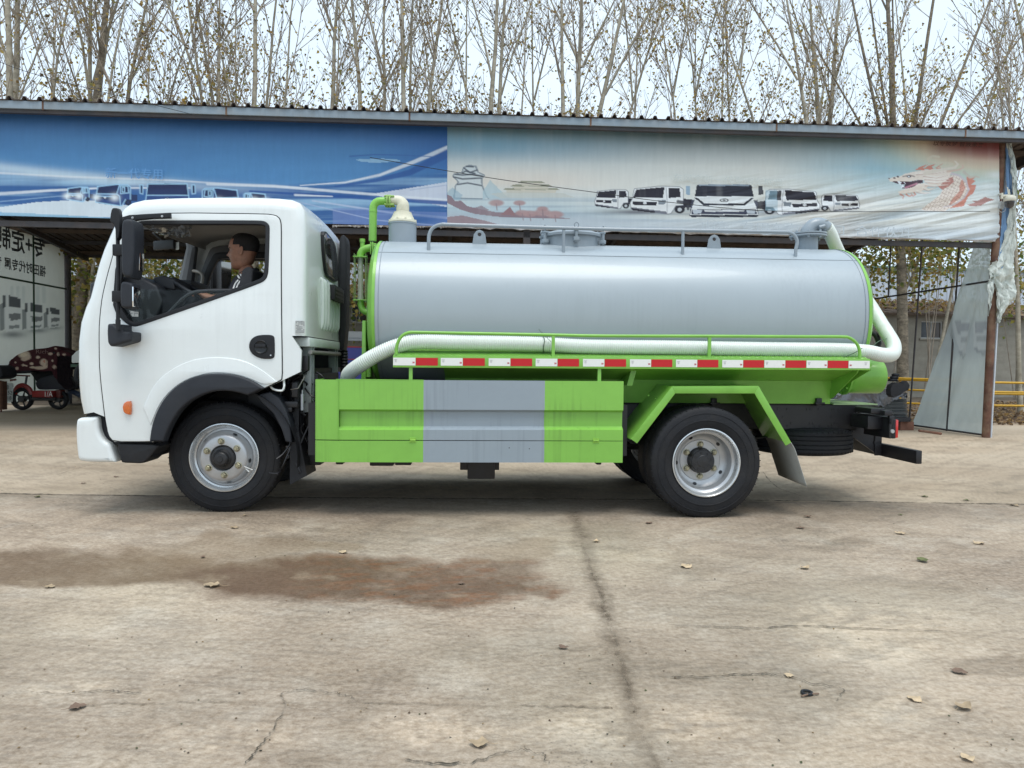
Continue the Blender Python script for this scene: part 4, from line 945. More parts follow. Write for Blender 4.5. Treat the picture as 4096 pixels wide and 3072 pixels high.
def wheel(x, y, z, kind, rot=0.0, face=1, label=None):
    """wheel whose outer face looks towards -y when face=1; kind 'front' domed, 'rear' dished"""
    global tyre_me
    w = bpy.data.objects.new('wheel', None); col.objects.link(w); w.parent = truck
    w.location = (x, y, z); w.rotation_euler = (0, rot, 0 if face == 1 else math.pi)
    if label: w['label'] = label
    if tyre_me is None:
        o = tyre_mesh().build('tyre', [RUBBER, DUSTR], w, 40); tyre_me = o.data
    else: link('tyre', tyre_me, w)
    key = kind
    if key not in parts_cache:
        h = 0.1025; L = []
        if kind == 'front':
            q = MB(); q.lathe([(0.236, -h + 0.03), (0.246, -h + 0.006), (0.247, -h - 0.002), (0.240, -h - 0.004), (0.234, -h + 0.004), (0.228, -h + 0.018), (0.224, -h + 0.040), (0.212, -h + 0.046)], n=72)
            L.append(('rim', q.build('rim', SILVER2, w, 40).data))
            q = MB(); q.lathe([(0.222, -h + 0.055), (0.208, -h + 0.050), (0.196, -h + 0.046), (0.188, -h + 0.030), (0.180, -h + 0.006), (0.170, -h - 0.012), (0.158, -h - 0.022), (0.148, -h - 0.026), (0.095, -h - 0.026), (0.090, -h - 0.020), (0.088, -h + 0.02)], n=72)
            L.append(('wheel_disc', q.build('wheel_disc', SILVER, w, 30).data))
            q = MB(); q.lathe([(0.089, -h + 0.02), (0.087, -h - 0.022), (0.080, -h - 0.030), (0.066, -h - 0.034), (0.052, -h - 0.050), (0.048, -h - 0.080), (0.040, -h - 0.088), (0.022, -h - 0.09), (0.020, -h - 0.094), (0.0001, -h - 0.094)], n=36)
            L.append(('hub', q.build('hub', HUBK, w, 30).data))
            q = MB()
            for k in range(6):
                a = R(60 * k); q2 = nut((0.122 * math.cos(a), -h - 0.026, 0.122 * math.sin(a))); q.mark().add(q2.v, q2.f)
            a0 = set(w.children); q.each('wheel_nut', NUTM, w, 20); L += [('wheel_nut', c.data) for c in w.children if c not in a0]
            q = MB()
            for k in range(5):
                a = R(72 * k + 18); c_ = Vector((0.181 * math.cos(a), -h + 0.005, 0.181 * math.sin(a))); rad = Vector((math.cos(a), 0, math.sin(a))); tn = Vector((-math.sin(a), 0, math.cos(a)))
                sl = (rad * 0.012 + Vector((0, 0.034, 0))).normalized(); nn = tn.cross(sl)
                if nn.y > 0: nn = -nn
                pts = [c_ + nn * 0.004 + tn * 0.017 * math.cos(b_) + sl * 0.013 * math.sin(b_) for b_ in np.linspace(0, 2 * math.pi, 17)[:-1]]
                q.mark().add(pts, [tuple(range(16))])
            a0 = set(w.children); q.each('hand_hole', CHASSIS, w, 0); L += [('hand_hole', c.data) for c in w.children if c not in a0]
        else:
            q = MB(); q.lathe([(0.236, -h + 0.03), (0.246, -h + 0.006), (0.247, -h - 0.002), (0.240, -h - 0.004), (0.233, -h + 0.004), (0.226, -h + 0.02), (0.222, -h + 0.05)], n=72)
            L.append(('rim', q.build('rim', SILVER2, w, 40).data))
            q = MB(); q.lathe([(0.222, -h + 0.05), (0.214, -h + 0.058), (0.205, -h + 0.062), (0.203, -h + 0.11), (0.197, -h + 0.135), (0.184, -h + 0.149), (0.165, -h + 0.158), (0.152, -h + 0.160), (0.147, -h + 0.154), (0.09, -h + 0.154)], n=72)
            L.append(('wheel_disc', q.build('wheel_disc', SILVER, w, 25).data))
            q = MB(); q.lathe([(0.096, -h + 0.154), (0.088, -h + 0.14), (0.086, -h + 0.085), (0.080, -h + 0.078), (0.046, -h + 0.076), (0.040, -h + 0.072), (0.0001, -h + 0.07)], n=36)
            for k in range(8):
                a = R(45 * k); q.lathe([(0.007, 0), (0.006, -0.006), (0.0001, -0.006)], (0.064 * math.cos(a), -h + 0.078, 0.064 * math.sin(a)), 'y', 6)
            L.append(('hub', q.build('hub', HUBK, w, 30).data))
            q = MB()
            for k in range(6):
                a = R(60 * k); q2 = nut((0.117 * math.cos(a), -h + 0.154, 0.117 * math.sin(a)), 0.0185, 0.036); q.mark().add(q2.v, q2.f)
            a0 = set(w.children); q.each('wheel_nut', NUTM, w, 20); L += [('wheel_nut', c.data) for c in w.children if c not in a0]
            q = MB()
            for k in range(5):
                a = R(72 * k); c_ = Vector((0.1765 * math.cos(a), -h + 0.1525, 0.1765 * math.sin(a))); rad = Vector((math.cos(a), 0, math.sin(a))); tn = Vector((-math.sin(a), 0, math.cos(a)))
                sl = (rad * 0.023 - Vector((0, 0.010, 0))).normalized()
                pts = [c_ + Vector((0, -0.004, 0)) + tn * 0.015 * math.cos(b_) + sl * 0.012 * math.sin(b_) for b_ in np.linspace(0, 2 * math.pi, 17)[:-1]]
                q.mark().add(pts, [tuple(range(16))])
            a0 = set(w.children); q.each('hand_hole', CHASSIS, w, 0); L += [('hand_hole', c.data) for c in w.children if c not in a0]
        parts_cache[key] = L
    else:
        for nme, me in parts_cache[key]: link(nme, me, w)
    return w
xf = TR.P(*c2(1190, 1077), 0.22).x
xr = TR.P(*c6(726, 966), -0.03).x
YFW, YRW = 0.20, -0.03
wheel(xf, YFW + 0.105, 0.397, 'front', R(25), label='front wheel on the near side with domed silver disc')
wheel(xf, 1.66, 0.397, 'front', 0, -1)
wheel(xr, YRW + 0.107, 0.397, 'rear', R(30), label='outer rear wheel on the near side with deep dished rim')
wheel(xr, YRW + 0.355, 0.397, 'front', 0, 1)
wheel(xr, 1.50, 0.397, 'front', 0, 1); wheel(xr, 1.745, 0.397, 'rear', 0, -1)
q = MB().mark(); q.tube([(xr, 0.2, 0.40), (xr, 1.7, 0.40)], 0.055, 16); q.lathe([(0.06, -0.2), (0.16, -0.08), (0.18, 0), (0.16, 0.08), (0.06, 0.2)], (xr, 0.95, 0.4), 'y', 20)
q.mark().tube([(xf, 0.3, 0.36), (xf, 1.6, 0.36)], 0.04, 10); q.each('axle', CHASSIS, truck)
# valve stems with cable tie
q = MB(); a = R(-28); q.tube([(xf + 0.175 * math.cos(a), YFW + 0.0, 0.397 + 0.175 * math.sin(a)), (xf + 0.21 * math.cos(a), YFW - 0.02, 0.397 + 0.21 * math.sin(a))], 0.005, 8)
q.tube([(xf + 0.16 * math.cos(a + .1), YFW - 0.02, 0.397 + 0.16 * math.sin(a + .1)), (xf + 0.225 * math.cos(a + .1), YFW - 0.02, 0.397 + 0.225 * math.sin(a + .1))], 0.0035, 6); q.build('valve_stem', WHR, truck)
# spare wheel lying under the frame
sp = TR.P(3214, 1790, 0.72)
w = bpy.data.objects.new('spare_wheel', None); col.objects.link(w); w.parent = truck; w.location = (sp.x, 0.78, TR.P(3214, 1770, 0.40).z - 0.005); w.rotation_euler = (R(90), 0, 0)
link('tyre', tyre_me, w); link('rim', parts_cache['front'][0][1], w); link('wheel_disc', parts_cache['front'][1][1], w)
w['label'] = 'spare wheel slung flat under the rear frame'

# ---------------------------------------------------------------- chassis
q = MB()
x0 = xf - 0.3; x1 = TR.P(*c9(780, 400), 0.5).x
zt_, zb_ = TR.P(*c6(1300, 538), 0.5).z, TR.P(*c6(1300, 712), 0.5).z
for y0 in (0.50, 1.22):
    q.mark().box((x0, y0, zb_), (x1, y0 + 0.012, zt_)); q.box((x0, y0, zt_ - 0.008), (x1, y0 + 0.07, zt_)); q.box((x0, y0, zb_), (x1, y0 + 0.07, zb_ + 0.008))
for f in (0.02, 0.25, 0.5, 0.8, 0.98): xx = x0 + (x1 - x0) * f; q.mark().box((xx - 0.03, 0.56, zb_ + 0.02), (xx + 0.03, 1.24, zt_ - 0.02))
q.each('chassis_rail', CHASSIS, truck)
q = MB(); rr = random.Random(9)
for i in range(40):
    X_ = rr.uniform(xr + 0.35, x1 - 0.1); Z_ = rr.choice([zb_ + 0.03, zb_ + 0.05, (zb_ + zt_) / 2, zt_ - 0.04]); q.mark().lathe([(0.007, 0.0), (0.007, -0.004), (0.0001, -0.004)], (X_, 0.499, Z_), 'y', 8)
q.each('rivet', CHASSIS, truck)
# leaf springs
q = MB()
for xc, L_ in ((xr, 0.62), (xf, 0.55)):
    for yy in (0.44, 1.28):
        q.mark()
        for k in range(6):
            l_ = L_ * (1 - 0.13 * k); zz = 0.49 - 0.013 * k
            pts = [(xc - l_, yy, zz + 0.05 * (l_ / L_) ** 2), (xc - l_ / 2, yy, zz + 0.012), (xc, yy, zz), (xc + l_ / 2, yy, zz + 0.012), (xc + l_, yy, zz + 0.05 * (l_ / L_) ** 2)]
            for a_, b_ in zip(pts[:-1], pts[1:]):
                q.add([(a_[0], yy - .035, a_[2] - .005), (b_[0], yy - .035, b_[2] - .005), (b_[0], yy + .035, b_[2] - .005), (a_[0], yy + .035, a_[2] - .005), (a_[0], yy - .035, a_[2] + .005), (b_[0], yy - .035, b_[2] + .005), (b_[0], yy + .035, b_[2] + .005), (a_[0], yy + .035, a_[2] + .005)], [(0, 3, 2, 1), (4, 5, 6, 7), (0, 1, 5, 4), (1, 2, 6, 5), (2, 3, 7, 6), (3, 0, 4, 7)])
q.each('leaf_spring', CHASSIS, truck)
# silencer / battery box hanging below the side guard
a, b_ = TR.P(*c4(1140, 930), 0.3), TR.P(*c4(1325, 1042), 0.3)
q = MB(); q.box((a.x, 0.25, b_.z), (b_.x, 0.55, zb_)); bx_ = q.build('under_box', CHASSIS, truck, bevel=0.008)
q = MB(); a, b_ = TR.P(*c4(1090, 930), 0.3), TR.P(*c4(1355, 985), 0.3); q.box((a.x, 0.28, b_.z), (b_.x, 0.34, zb_)); q.build('strap', CHASSIS, bx_, bevel=0.006)
q = MB()
for X0, X1, Y1 in ((480, 640, 950), (650, 760, 945), (250, 300, 940), (2010, 2045, 942), (40, 150, 945)):
    a, b_ = TR.P(*c4(X0, 925), 0.35), TR.P(*c4(X1, Y1 + 4), 0.35); q.mark().box((a.x, 0.3, b_.z), (b_.x, 0.5, a.z + 0.1))
q.each('underbody_fitting', CHASSIS, truck, bevel=0.01)
q = MB(); q.box((xf + 0.62, 0.10, 0.43), (xr - 0.55, 1.72, 0.80)); q.box((xf - 0.5, 0.5, 0.45), (xf + 0.62, 1.4, 0.75)); q.box((xr - 0.55, 0.55, 0.50), (xr + 0.45, 1.28, 0.66)); q.box((xr + 0.45, 0.6, 0.60), (xr + 0.9, 1.24, 0.66)); q.build('underbody_light_block', CHASSIS, truck)  # hidden mass added to block light and darken the ground below
q = MB(); q.box((xf + 0.85, 1.84, 0.36), (xr - 0.55, 1.87, 0.95)); q.build('far_guard_light_block', GREEN2, truck)  # unseen far guard, added to stop light coming in from behind
q = MB(); q.tube([(xf + 0.4, 0.87, 0.5), (xr - 0.1, 0.9, 0.42)], 0.045, 12); q.build('drive_shaft', CHASSIS, truck)
# mud flaps
mf = xz([c2(1645, 930), c2(1700, 890), c2(1720, 1000), c2(1757, 1190), c2(1640, 1252)], 0.2)
q = MB(); q.add([(x, 0.16 + 0.0, z) for x, z in mf] + [(x + 0.012, 0.42, z) for x, z in mf], [(0, 1, 2, 3, 4), (9, 8, 7, 6, 5)] + [(i, (i + 1) % 5, 5 + (i + 1) % 5, 5 + i) for i in range(5)])
q.build('mud_flap', BLACK, truck, smooth=0)
q = MB(); z_ = arch_c.z; q.box((xf + 0.50, 0.2, 0.5), (xf + 0.53, 0.45, 0.95)); q.build('mudguard_plate', BLACK, truck)
# rear cross beam, lamp box, underrun bar
xe = TR.P(3583, 1700, 0.15).x
q = MB(); za, zb2 = TR.P(*c9(1470, 412), 0.10).z, TR.P(*c9(1470, 500), 0.10).z
q.box((x1 - 0.0, 0.10, zb2 - 0.0), (x1 + 0.012 + 0.05, 1.74, za)); q.build('rear_crossmember', CHASSIS, truck, bevel=0.006)
a = TR.P(*c9(900, 530), 0.42); b_ = TR.P(*c9(1460, 900), 0.12)
xl = TR.P(*c9(1450, 700), 0.12).x
q = MB(); q.box((xl - 0.05, 0.10, b_.z), (xl - 0.03, 0.46, TR.P(*c9(1450, 530), 0.12).z)); q.box((xl - 0.05, 0.10, TR.P(*c9(1450, 660), 0.12).z), (xl - 0.045 + 0.03, 0.13, zb2)); q.box((xl - 0.16, 0.2, b_.z + 0.06), (xl - 0.05, 0.46, b_.z + 0.16)); q.box((xl - 0.16, 0.16, b_.z + 0.18), (xl - 0.05, 0.40, b_.z + 0.22))
lb = q.build('lamp_bracket', CHASSIS, truck, bevel=0.005)
zl0, zl1 = TR.P(*c9(1500, 905), 0.1).z, TR.P(*c9(1500, 562), 0.1).z
q = MB(); q.box((xl - 0.03, 0.10, zl0), (xl - 0.0, 0.42, zl1)); q.build('lamp_housing', BLACK, lb, bevel=0.006)
q = MB(); q.box((xl - 0.0, 0.104, zl0 + 0.004), (xl + 0.022, 0.416, zl1 - 0.004)); tl = q.build('tail_light', REDL, lb, bevel=0.008); tl['label'] = 'red tail light'
q = MB(); v = TR.P(*c9(1382, 770), 0.12); q.lathe([(0.0001, -0.01), (0.014, -0.01), (0.016, 0.0)], (v.x, 0.1, v.z), 'y', 12); q.build('reflector_stud', SILVER, lb)
for yv in (700, 740):
    v = TR.P(*c9(1070, yv), 0.44); q = MB(); q.box((v.x - 0.007, 0.425, v.z - 0.004), (v.x + 0.007, 0.43, v.z + 0.004)); q.build('lamp_label', WHR, lb)
nb = TR.P(*c9(1940, 1230), 0.06); zt2, zb3 = TR.P(*c9(1940, 1118), 0.06).z, TR.P(*c9(1930, 1355), 0.06).z
q = MB(); q.box((nb.x - 0.045, 0.06, zb3), (nb.x, 1.80, zt2)); ub = q.build('underrun_bar', CHASSIS, truck, bevel=0.006)
for yy in (0.52, 1.22):
    q = MB(); v = TR.P(*c9(1050, 1190), 0.5); q.box((nb.x - 0.10, yy, zb3 + 0.005), (nb.x - 0.046, yy + 0.012, zb_ + 0.06)); q.box((nb.x - 0.046 - 0.06, yy, zt2 + 0.0), (nb.x - 0.046, yy + 0.06, zt2 + 0.02))
    q.prism([(x1 - 0.12, zb_ + 0.02), (x1 + 0.04, zb_ + 0.14), (nb.x - 0.05, zt2 + 0.12), (nb.x - 0.046, zb3 + 0.03), (nb.x - 0.10, zb3 + 0.03)], yy + 0.012, yy + 0.03); q.build('bar_bracket', CHASSIS, ub)
q = MB(); q.tube([(x1 - 0.18, 0.6, zb_), (nb.x - 0.03, 0.66, zt2 - 0.03)], 0.012, 8); q.build('stay', CHASSIS, ub)
# ============================================================ TANK AND BODYWORK
TY, TA = 0.93, 0.73
xa = TR.P(*c3(503, 760), TY - TA).x; xbk = TR.P(*c5(1838, 760), TY - TA).x
ztop = TR.P(2400, 981, TY - 0.12).z
TB = 0.575; zc = ztop - TB
print('tank', xa, xbk, 'zc', zc, 'ztop', ztop)
ST = 0.0                        # slope of the tank
def tz(x): return zc + (x - xa) * ST
def ell(a, k=2.25):
    c_, s_ = math.cos(a), math.sin(a)
    return (math.copysign(abs(c_) ** (2 / k), c_) * TA, math.copysign(abs(s_) ** (2 / k), s_) * TB)
def tank_shell(rows, n=96):
    vs = []; fs = []
    for x, sc_ in rows:
        for k in range(n):
            y, z = ell(2 * math.pi * k / n); vs.append((x, TY + y * sc_, tz(x) + z * sc_))
    for i in range(len(rows) - 1):
        for k in range(n):
            fs.append((i * n + k, i * n + (k + 1) % n, (i + 1) * n + (k + 1) % n, (i + 1) * n + k))
    return vs, fs
q = MB(); L = xbk - xa
def sag(x): return 1.0 - 0.0014 * math.sin((x - xa) / L * math.pi * 3) ** 2
q.add(*tank_shell([(xa + L * i / 36, sag(xa + L * i / 36)) for i in range(37)])); tank = q.build('tank', TANKM, truck, 60)
tank['label'] = 'glossy grey oval tank body'
for s_, x0_, nm in ((-1, xa, 'front'), (1, xbk, 'rear')):
    q = MB(); rows = [(x0_ - s_ * 0.004, 1.006), (x0_ + s_ * 0.018, 1.006), (x0_ + s_ * 0.026, 0.99), (x0_ + s_ * 0.045, 0.96), (x0_ + s_ * 0.058, 0.90), (x0_ + s_ * 0.072, 0.80), (x0_ + s_ * 0.09, 0.55), (x0_ + s_ * 0.10, 0.25), (x0_ + s_ * 0.102, 0.01)]
    q.add(*tank_shell(rows)); q.build('tank_end', GREEN2, truck, 45)
# weld seams
q = MB(); zs_l = TR.P(*c3(535, 490), 0.4)
sa = math.asin(min(1, ((TR.P(*c3(535, 490), TY - 0.55).z - zc) / TB)) ** 1.0)
for ang in (R(180) - 0.80,):
    y, z = ell(ang); q.tube([(xa, TY + y - 0.001, tz(xa) + z), (xbk, TY + y - 0.001, tz(xbk) + z)], 0.0028, 5)
q.build('weld_seam', GREY2, truck)
q = MB()
for xx in (xa + 0.03, xbk - 0.03):
    q.mark().tube([(xx, TY + ell(a)[0] * 1.003, tz(xx) + ell(a)[1] * 1.003) for a in np.linspace(0, 2 * math.pi, 97)[:-1]], 0.0025, 5, closed=True)
q.each('weld_seam', GREY2, truck)
q = MB(); q.add(*tank_shell([(xa + L * f, 1.0) for f in (0, 1)])) if False else None
def ontop(px, py, y): return TR.P(px, py, y)
def surf_z(y, x):
    t = min(1, abs(y - TY) / TA); k = 2.25; return tz(x) + TB * (1 - t ** k) ** (1 / k)
# top rail with four posts
yr = TY - 0.48
rp_ = [c3(875, 388), c3(880, 320), c3(905, 275), c3(960, 252), c3(1060, 254), c3(1785, 276)]
rp2 = [c5(200, 287), c5(560, 292), c5(1200, 303), c5(1290, 308), c5(1325, 330), c5(1342, 370), c5(1330, 430)]
pts = catmull([TR.P(*p, yr) for p in rp_ + rp2], 5)
pts[0] = Vector((pts[0].x, yr, surf_z(yr, pts[0].x) - 0.01)); pts[-1] = Vector((pts[-1].x, yr, surf_z(yr, pts[-1].x) - 0.01))
q = MB(); q.tube(pts, 0.0135, 10)
for p in (c3(1795, 290), c5(565, 300)):
    v = TR.P(*p, yr); q.tube([(v.x, yr, v.z), (v.x, yr, surf_z(yr, v.x) - 0.02)], 0.0125, 10)
q.build('top_rail', GREY2, truck)
yf_ = TY + 0.42
q = MB(); xs_ = [pts[0].x + 0.35, pts[-1].x - 0.30]; zz = surf_z(yf_, xs_[0]) + 0.03
# lifting lugs
for p in (c3(1222, 320), c5(777, 352)):
    v = TR.P(*p, TY - 0.30); zb0 = surf_z(TY - 0.30, v.x) - 0.02
    outl = [(v.x - 0.058, zb0), (v.x + 0.058, zb0), (v.x + 0.045, v.z - 0.0), (v.x + 0.026, v.z + 0.026), (v.x, v.z + 0.036), (v.x - 0.026, v.z + 0.026), (v.x - 0.045, v.z)]
    hole = [(v.x + 0.015 * math.cos(a), v.z + 0.015 * math.sin(a)) for a in np.linspace(0, 2 * math.pi, 21)[:-1]]
    plate('lifting_lug', chaikin(outl, 0), [hole], TY - 0.306, 0.012, 0.001, GREY2, truck)
# manhole with clamps
mc = TR.P(*c3(1850, 330), TY - 0.1); zm0 = surf_z(TY - 0.1, mc.x) - 0.05; zm1 = TR.P(*c3(1850, 300), TY - 0.1 - 0.24).z
mr_ = 0.245
q = MB(); q.lathe([(mr_ - 0.012, zm0), (mr_ - 0.012, zm1 - 0.02), (mr_ + 0.012, zm1 - 0.018), (mr_ + 0.014, zm1), (mr_ + 0.004, zm1 + 0.01), (mr_ - 0.05, zm1 + 0.028), (0.05, zm1 + 0.04), (0.0001, zm1 + 0.04)], (mc.x, TY - 0.1, 0), 'z', 48)
mh = q.build('manhole', GREY2, truck, 30)
for k in range(6):
    a = R(-90 + 60 * k); cx, cy = mc.x + (mr_ + 0.012) * math.cos(a), TY - 0.1 + (mr_ + 0.012) * math.sin(a)
    q = MB(); rm_ = Matrix.Rotation(a, 3, 'Z')
    def bx(lo, hi):
        vs_ = [Vector((x, y, z)) for z in (lo[2], hi[2]) for x, y in ((lo[0], lo[1]), (hi[0], lo[1]), (hi[0], hi[1]), (lo[0], hi[1]))]
        q.add([tuple(rm_ @ v + Vector((cx, cy, 0))) for v in vs_], [(0, 3, 2, 1), (4, 5, 6, 7), (0, 1, 5, 4), (1, 2, 6, 5), (2, 3, 7, 6), (3, 0, 4, 7)])
    bx((-0.01, -0.022, zm1 - 0.075), (0.03, 0.022, zm1 - 0.045)); bx((0.004, -0.010, zm1 - 0.085), (0.022, 0.010, zm1 + 0.02)); bx((-0.03, -0.016, zm1 + 0.004), (0.028, 0.016, zm1 + 0.02))
    tc_ = Vector((cx, cy, zm1 + 0.048)) + rm_ @ Vector((0.012, 0, 0))
    q.tube([tc_ + rm_ @ Vector((0, 0.017 * math.cos(b_), 0.019 * math.sin(b_))) for b_ in np.linspace(0, 2 * math.pi, 13)[:-1]], 0.005, 6, closed=True)
    q.build('clamp', GREY2, mh, bevel=0.002)
# filler column with ivory elbow and green overflow pipe
fc = TR.P(*c3(698, 300), TY - 0.05); fr_ = (TR.P(*c3(793, 300), TY - 0.05).x - TR.P(*c3(604, 300), TY - 0.05).x) / 2
zf0 = surf_z(TY, fc.x) - 0.06; zf1 = TR.P(*c3(700, 238), TY - 0.05 - fr_).z
q = MB(); q.lathe([(fr_, zf0), (fr_, zf1), (fr_ + 0.004, zf1 + 0.002), (fr_ + 0.004, zf1 + 0.012), (fr_ - 0.01, zf1 + 0.014)], (fc.x, TY - 0.05, 0), 'z', 40); col_ = q.build('valve_column', GREY2, truck, 40)
def zz_(Yc): return TR.P(*c3(700, Yc), TY - 0.05).z
prof = [(fr_ * 0.98, zf1 + 0.013), (fr_ * 1.02, zf1 + 0.018), (fr_ * 1.0, zf1 + 0.032), (fr_ * 0.90, zf1 + 0.036), (fr_ * 0.83, zf1 + 0.05), (fr_ * 0.64, zz_(175)), (fr_ * 0.64, zz_(170)), (fr_ * 0.52, zz_(166))]
q = MB(); q.lathe(prof, (fc.x, TY - 0.05, 0), 'z', 32); iv = q.build('ivory_cap', IVORY, truck, 35)
for k in range(10):
    a = 2 * math.pi * k / 10; qq = MB(); qq.lathe([(0.009, 0), (0.009, 0.01), (0.0001, 0.01)], (fc.x + fr_ * 0.92 * math.cos(a), TY - 0.05 + fr_ * 0.92 * math.sin(a), zf1 + 0.033), 'z', 6); qq.build('bolt', IVORY, iv)
re_ = fr_ * 0.47
xg = TR.P(*c3(610, 110), TY - 0.05).x; ze = zz_(104)
q = MB(); ep = [(fc.x, TY - 0.05, zz_(170)), (fc.x, TY - 0.05, ze - 0.03)]
for a in np.linspace(0, 90, 8): ep.append((fc.x - 0.055 + 0.055 * math.cos(R(a)), TY - 0.05, ze - 0.03 + 0.055 * math.sin(R(a)) * 0.9))
ep.append((xg, TY - 0.05, ze + 0.02))
n_ = len(ep); rads = [re_] * 3 + list(np.linspace(re_, re_ * 0.66, n_ - 3)); q.tube(ep, rads, 20); q.build('ivory_elbow', IVORY, iv, 50)
zp = ze + 0.02; rg = re_ * 0.60
q = MB()
for dx in (-0.018, 0.002):
    q.lathe([(0.0001, 0), (0.052, 0), (0.052, 0.014), (0.0001, 0.014)], (xg - 0.006 + dx, TY - 0.05, zp - 0.01), 'x', 24)
for k in range(4):
    a = R(45 + 90 * k); q.lathe([(0.009, -0.04), (0.009, 0.04)], (xg, TY - 0.05 + 0.047 * math.cos(a), zp - 0.01 + 0.047 * math.sin(a)), 'x', 8, True, True)
q.build('pipe_flange', mat('flange_overspray', (0.25, 0.42, 0.10), 0.5, var=0.3, vscale=30, bump=0.3), truck, bevel=0.002)
gx = TR.P(*c3(497, 300), TY - 0.05).x; gz = TR.P(*c3(497, 365), TY - 0.05).z
gp = [(xg, TY - 0.05, zp - 0.01), (gx + 0.06, TY - 0.05, zp - 0.01)] + [(gx + 0.06 - 0.06 * math.sin(R(a)), TY - 0.05, zp - 0.07 + 0.06 * math.cos(R(a))) for a in (20, 40, 60, 80)] + [(gx, TY - 0.05, zp - 0.10), (gx - 0.003, TY - 0.05, gz)]
q = MB(); q.tube(gp, rg, 20); q.lathe([(rg + 0.003, 0), (rg + 0.003, 0.006)], (gx, TY - 0.05, zz_(172)), 'z', 20, True, True); q.build('overflow_pipe', GREEN2, truck, 50)
# sight-glass assembly at the front end
ysg = TY - 0.1
def s3(X, Y, y=ysg): return TR.P(*c3(X, Y), y)
q = MB(); q.tube(catmull([s3(520, 408), s3(470, 412), s3(430, 425), s3(413, 455), s3(412, 480)], 6), 0.030, 16)
q.tube([s3(425, 440), s3(425, 352)], 0.018, 12); q.tube([s3(425, 372), s3(425, 350)], 0.022, 12)
q.tube(catmull([s3(412, 770), s3(415, 800), s3(430, 835), s3(465, 850), s3(520, 850)], 6), 0.026, 14)
sg = q.build('level_pipe', GREEN2, truck, 50)
for Yc in (474, 768):
    v = s3(412, Yc); qq = MB(); qq.box((v.x - 0.055, v.y - 0.045, v.z - 0.004), (v.x + 0.055, v.y + 0.045, v.z + 0.004)); qq.build('sight_flange', GREEN2, sg, bevel=0.002)
q = MB(); a, b_ = s3(412, 768), s3(412, 474); q.tube([a, (a.x, a.y, a.z + 0.03)], 0.026, 16); q.tube([(a.x, a.y, a.z + 0.0), (b_.x, b_.y, b_.z)], 0.022, 18); q.build('sight_glass', CLEARP, sg, 50)
q = MB()
for dx in (-0.046, 0.046):
    for dy in (-0.036, 0.036): q.tube([(a.x + dx, a.y + dy, a.z - 0.02), (a.x + dx, a.y + dy, b_.z + 0.025)], 0.0035, 6)
q.build('tie_rod', mat('rod_green_zinc', (0.20, 0.30, 0.12), 0.4, metal=0.4), sg)
v = s3(490, 405); q = MB()
for dx in (-0.009, 0.006): q.box((v.x + dx, v.y - 0.05, v.z - 0.062), (v.x + dx + 0.007, v.y + 0.05, v.z + 0.035))
q.tube([(v.x - 0.01, v.y - 0.04, v.z + 0.02), (v.x + 0.04, v.y - 0.04, v.z + 0.02)], 0.006, 6); q.build('pipe_flange', GREEN2, truck, bevel=0.002)
# green frame post in front of the tank end
a, b_ = TR.P(*c3(455, 500), TY), TR.P(*c3(478, 1290), TY - 0.2)
q = MB(); q.prism([(a.x + 0.02, zc - 0.75), (a.x + 0.06, zc - 0.75), (a.x + 0.055, zc - 0.08), (a.x + 0.03, zc - 0.08)], TY - 0.45, TY + 0.45); q.build('tank_support', GREEN2, truck, bevel=0.004)
q = MB(); q.tube([TR.P(*c3(468, 1150), 0.5), TR.P(*c3(468, 1290), 0.5)], 0.02, 12); q.build('pipe_stub', GREEN2, truck)
# rear outlet elbow, flange and neck
oc = TR.P(*c5(1415, 380), TY - 0.05); zo0 = surf_z(TY, oc.x) - 0.05; zo1 = TR.P(*c5(1410, 340), TY - 0.05).z
q = MB(); rr0 = (TR.P(*c5(1478, 370), TY - 0.05).x - TR.P(*c5(1352, 370), TY - 0.05).x) / 2
q.lathe([(rr0, zo0), (rr0, zo1)], (oc.x, TY - 0.05, 0), 'z', 32); q.build('outlet_neck', GREY2, truck, 40)
q = MB()
rf = (TR.P(*c5(1527, 330), TY - 0.05).x - TR.P(*c5(1290, 330), TY - 0.05).x) / 2
for dz in (0, 0.018): q.lathe([(0.02, zo1 + dz), (rf, zo1 + dz), (rf, zo1 + dz + 0.013), (0.02, zo1 + dz + 0.013)], (oc.x, TY - 0.05, 0), 'z', 40)
for k in range(8):
    a = R(22 + 45 * k); q.lathe([(0.010, zo1 - 0.018), (0.010, zo1 + 0.046)], (oc.x + rf * 0.86 * math.cos(a), TY - 0.05 + rf * 0.86 * math.sin(a), 0), 'z', 6, True, True)
ofl = q.build('outlet_flange', GREY2, truck, bevel=0.0015)
q = MB(); e0 = Vector((oc.x - 0.01, TY - 0.05, zo1 + 0.03)); es = [e0, TR.P(*c5(1420, 290), TY - 0.05), TR.P(*c5(1455, 257), TY - 0.05), TR.P(*c5(1505, 255), TY - 0.05), TR.P(*c5(1540, 280), TY - 0.05)]
q.tube(catmull(es, 5), 0.058, 20); q.tube([TR.P(*c5(1490, 272), TY - 0.12), TR.P(*c5(1530, 262), TY - 0.12)], 0.016, 10); oe = q.build('outlet_elbow', GREY2, truck, 50)
q = MB(); q.tube(catmull([TR.P(*c5(1505, 240), TY - 0.1), TR.P(*c5(1520, 232), TY - 0.1), TR.P(*c5(1555, 222), TY - 0.1)], 4), 0.003, 5); q.build('wire_tie', STEEL, truck)
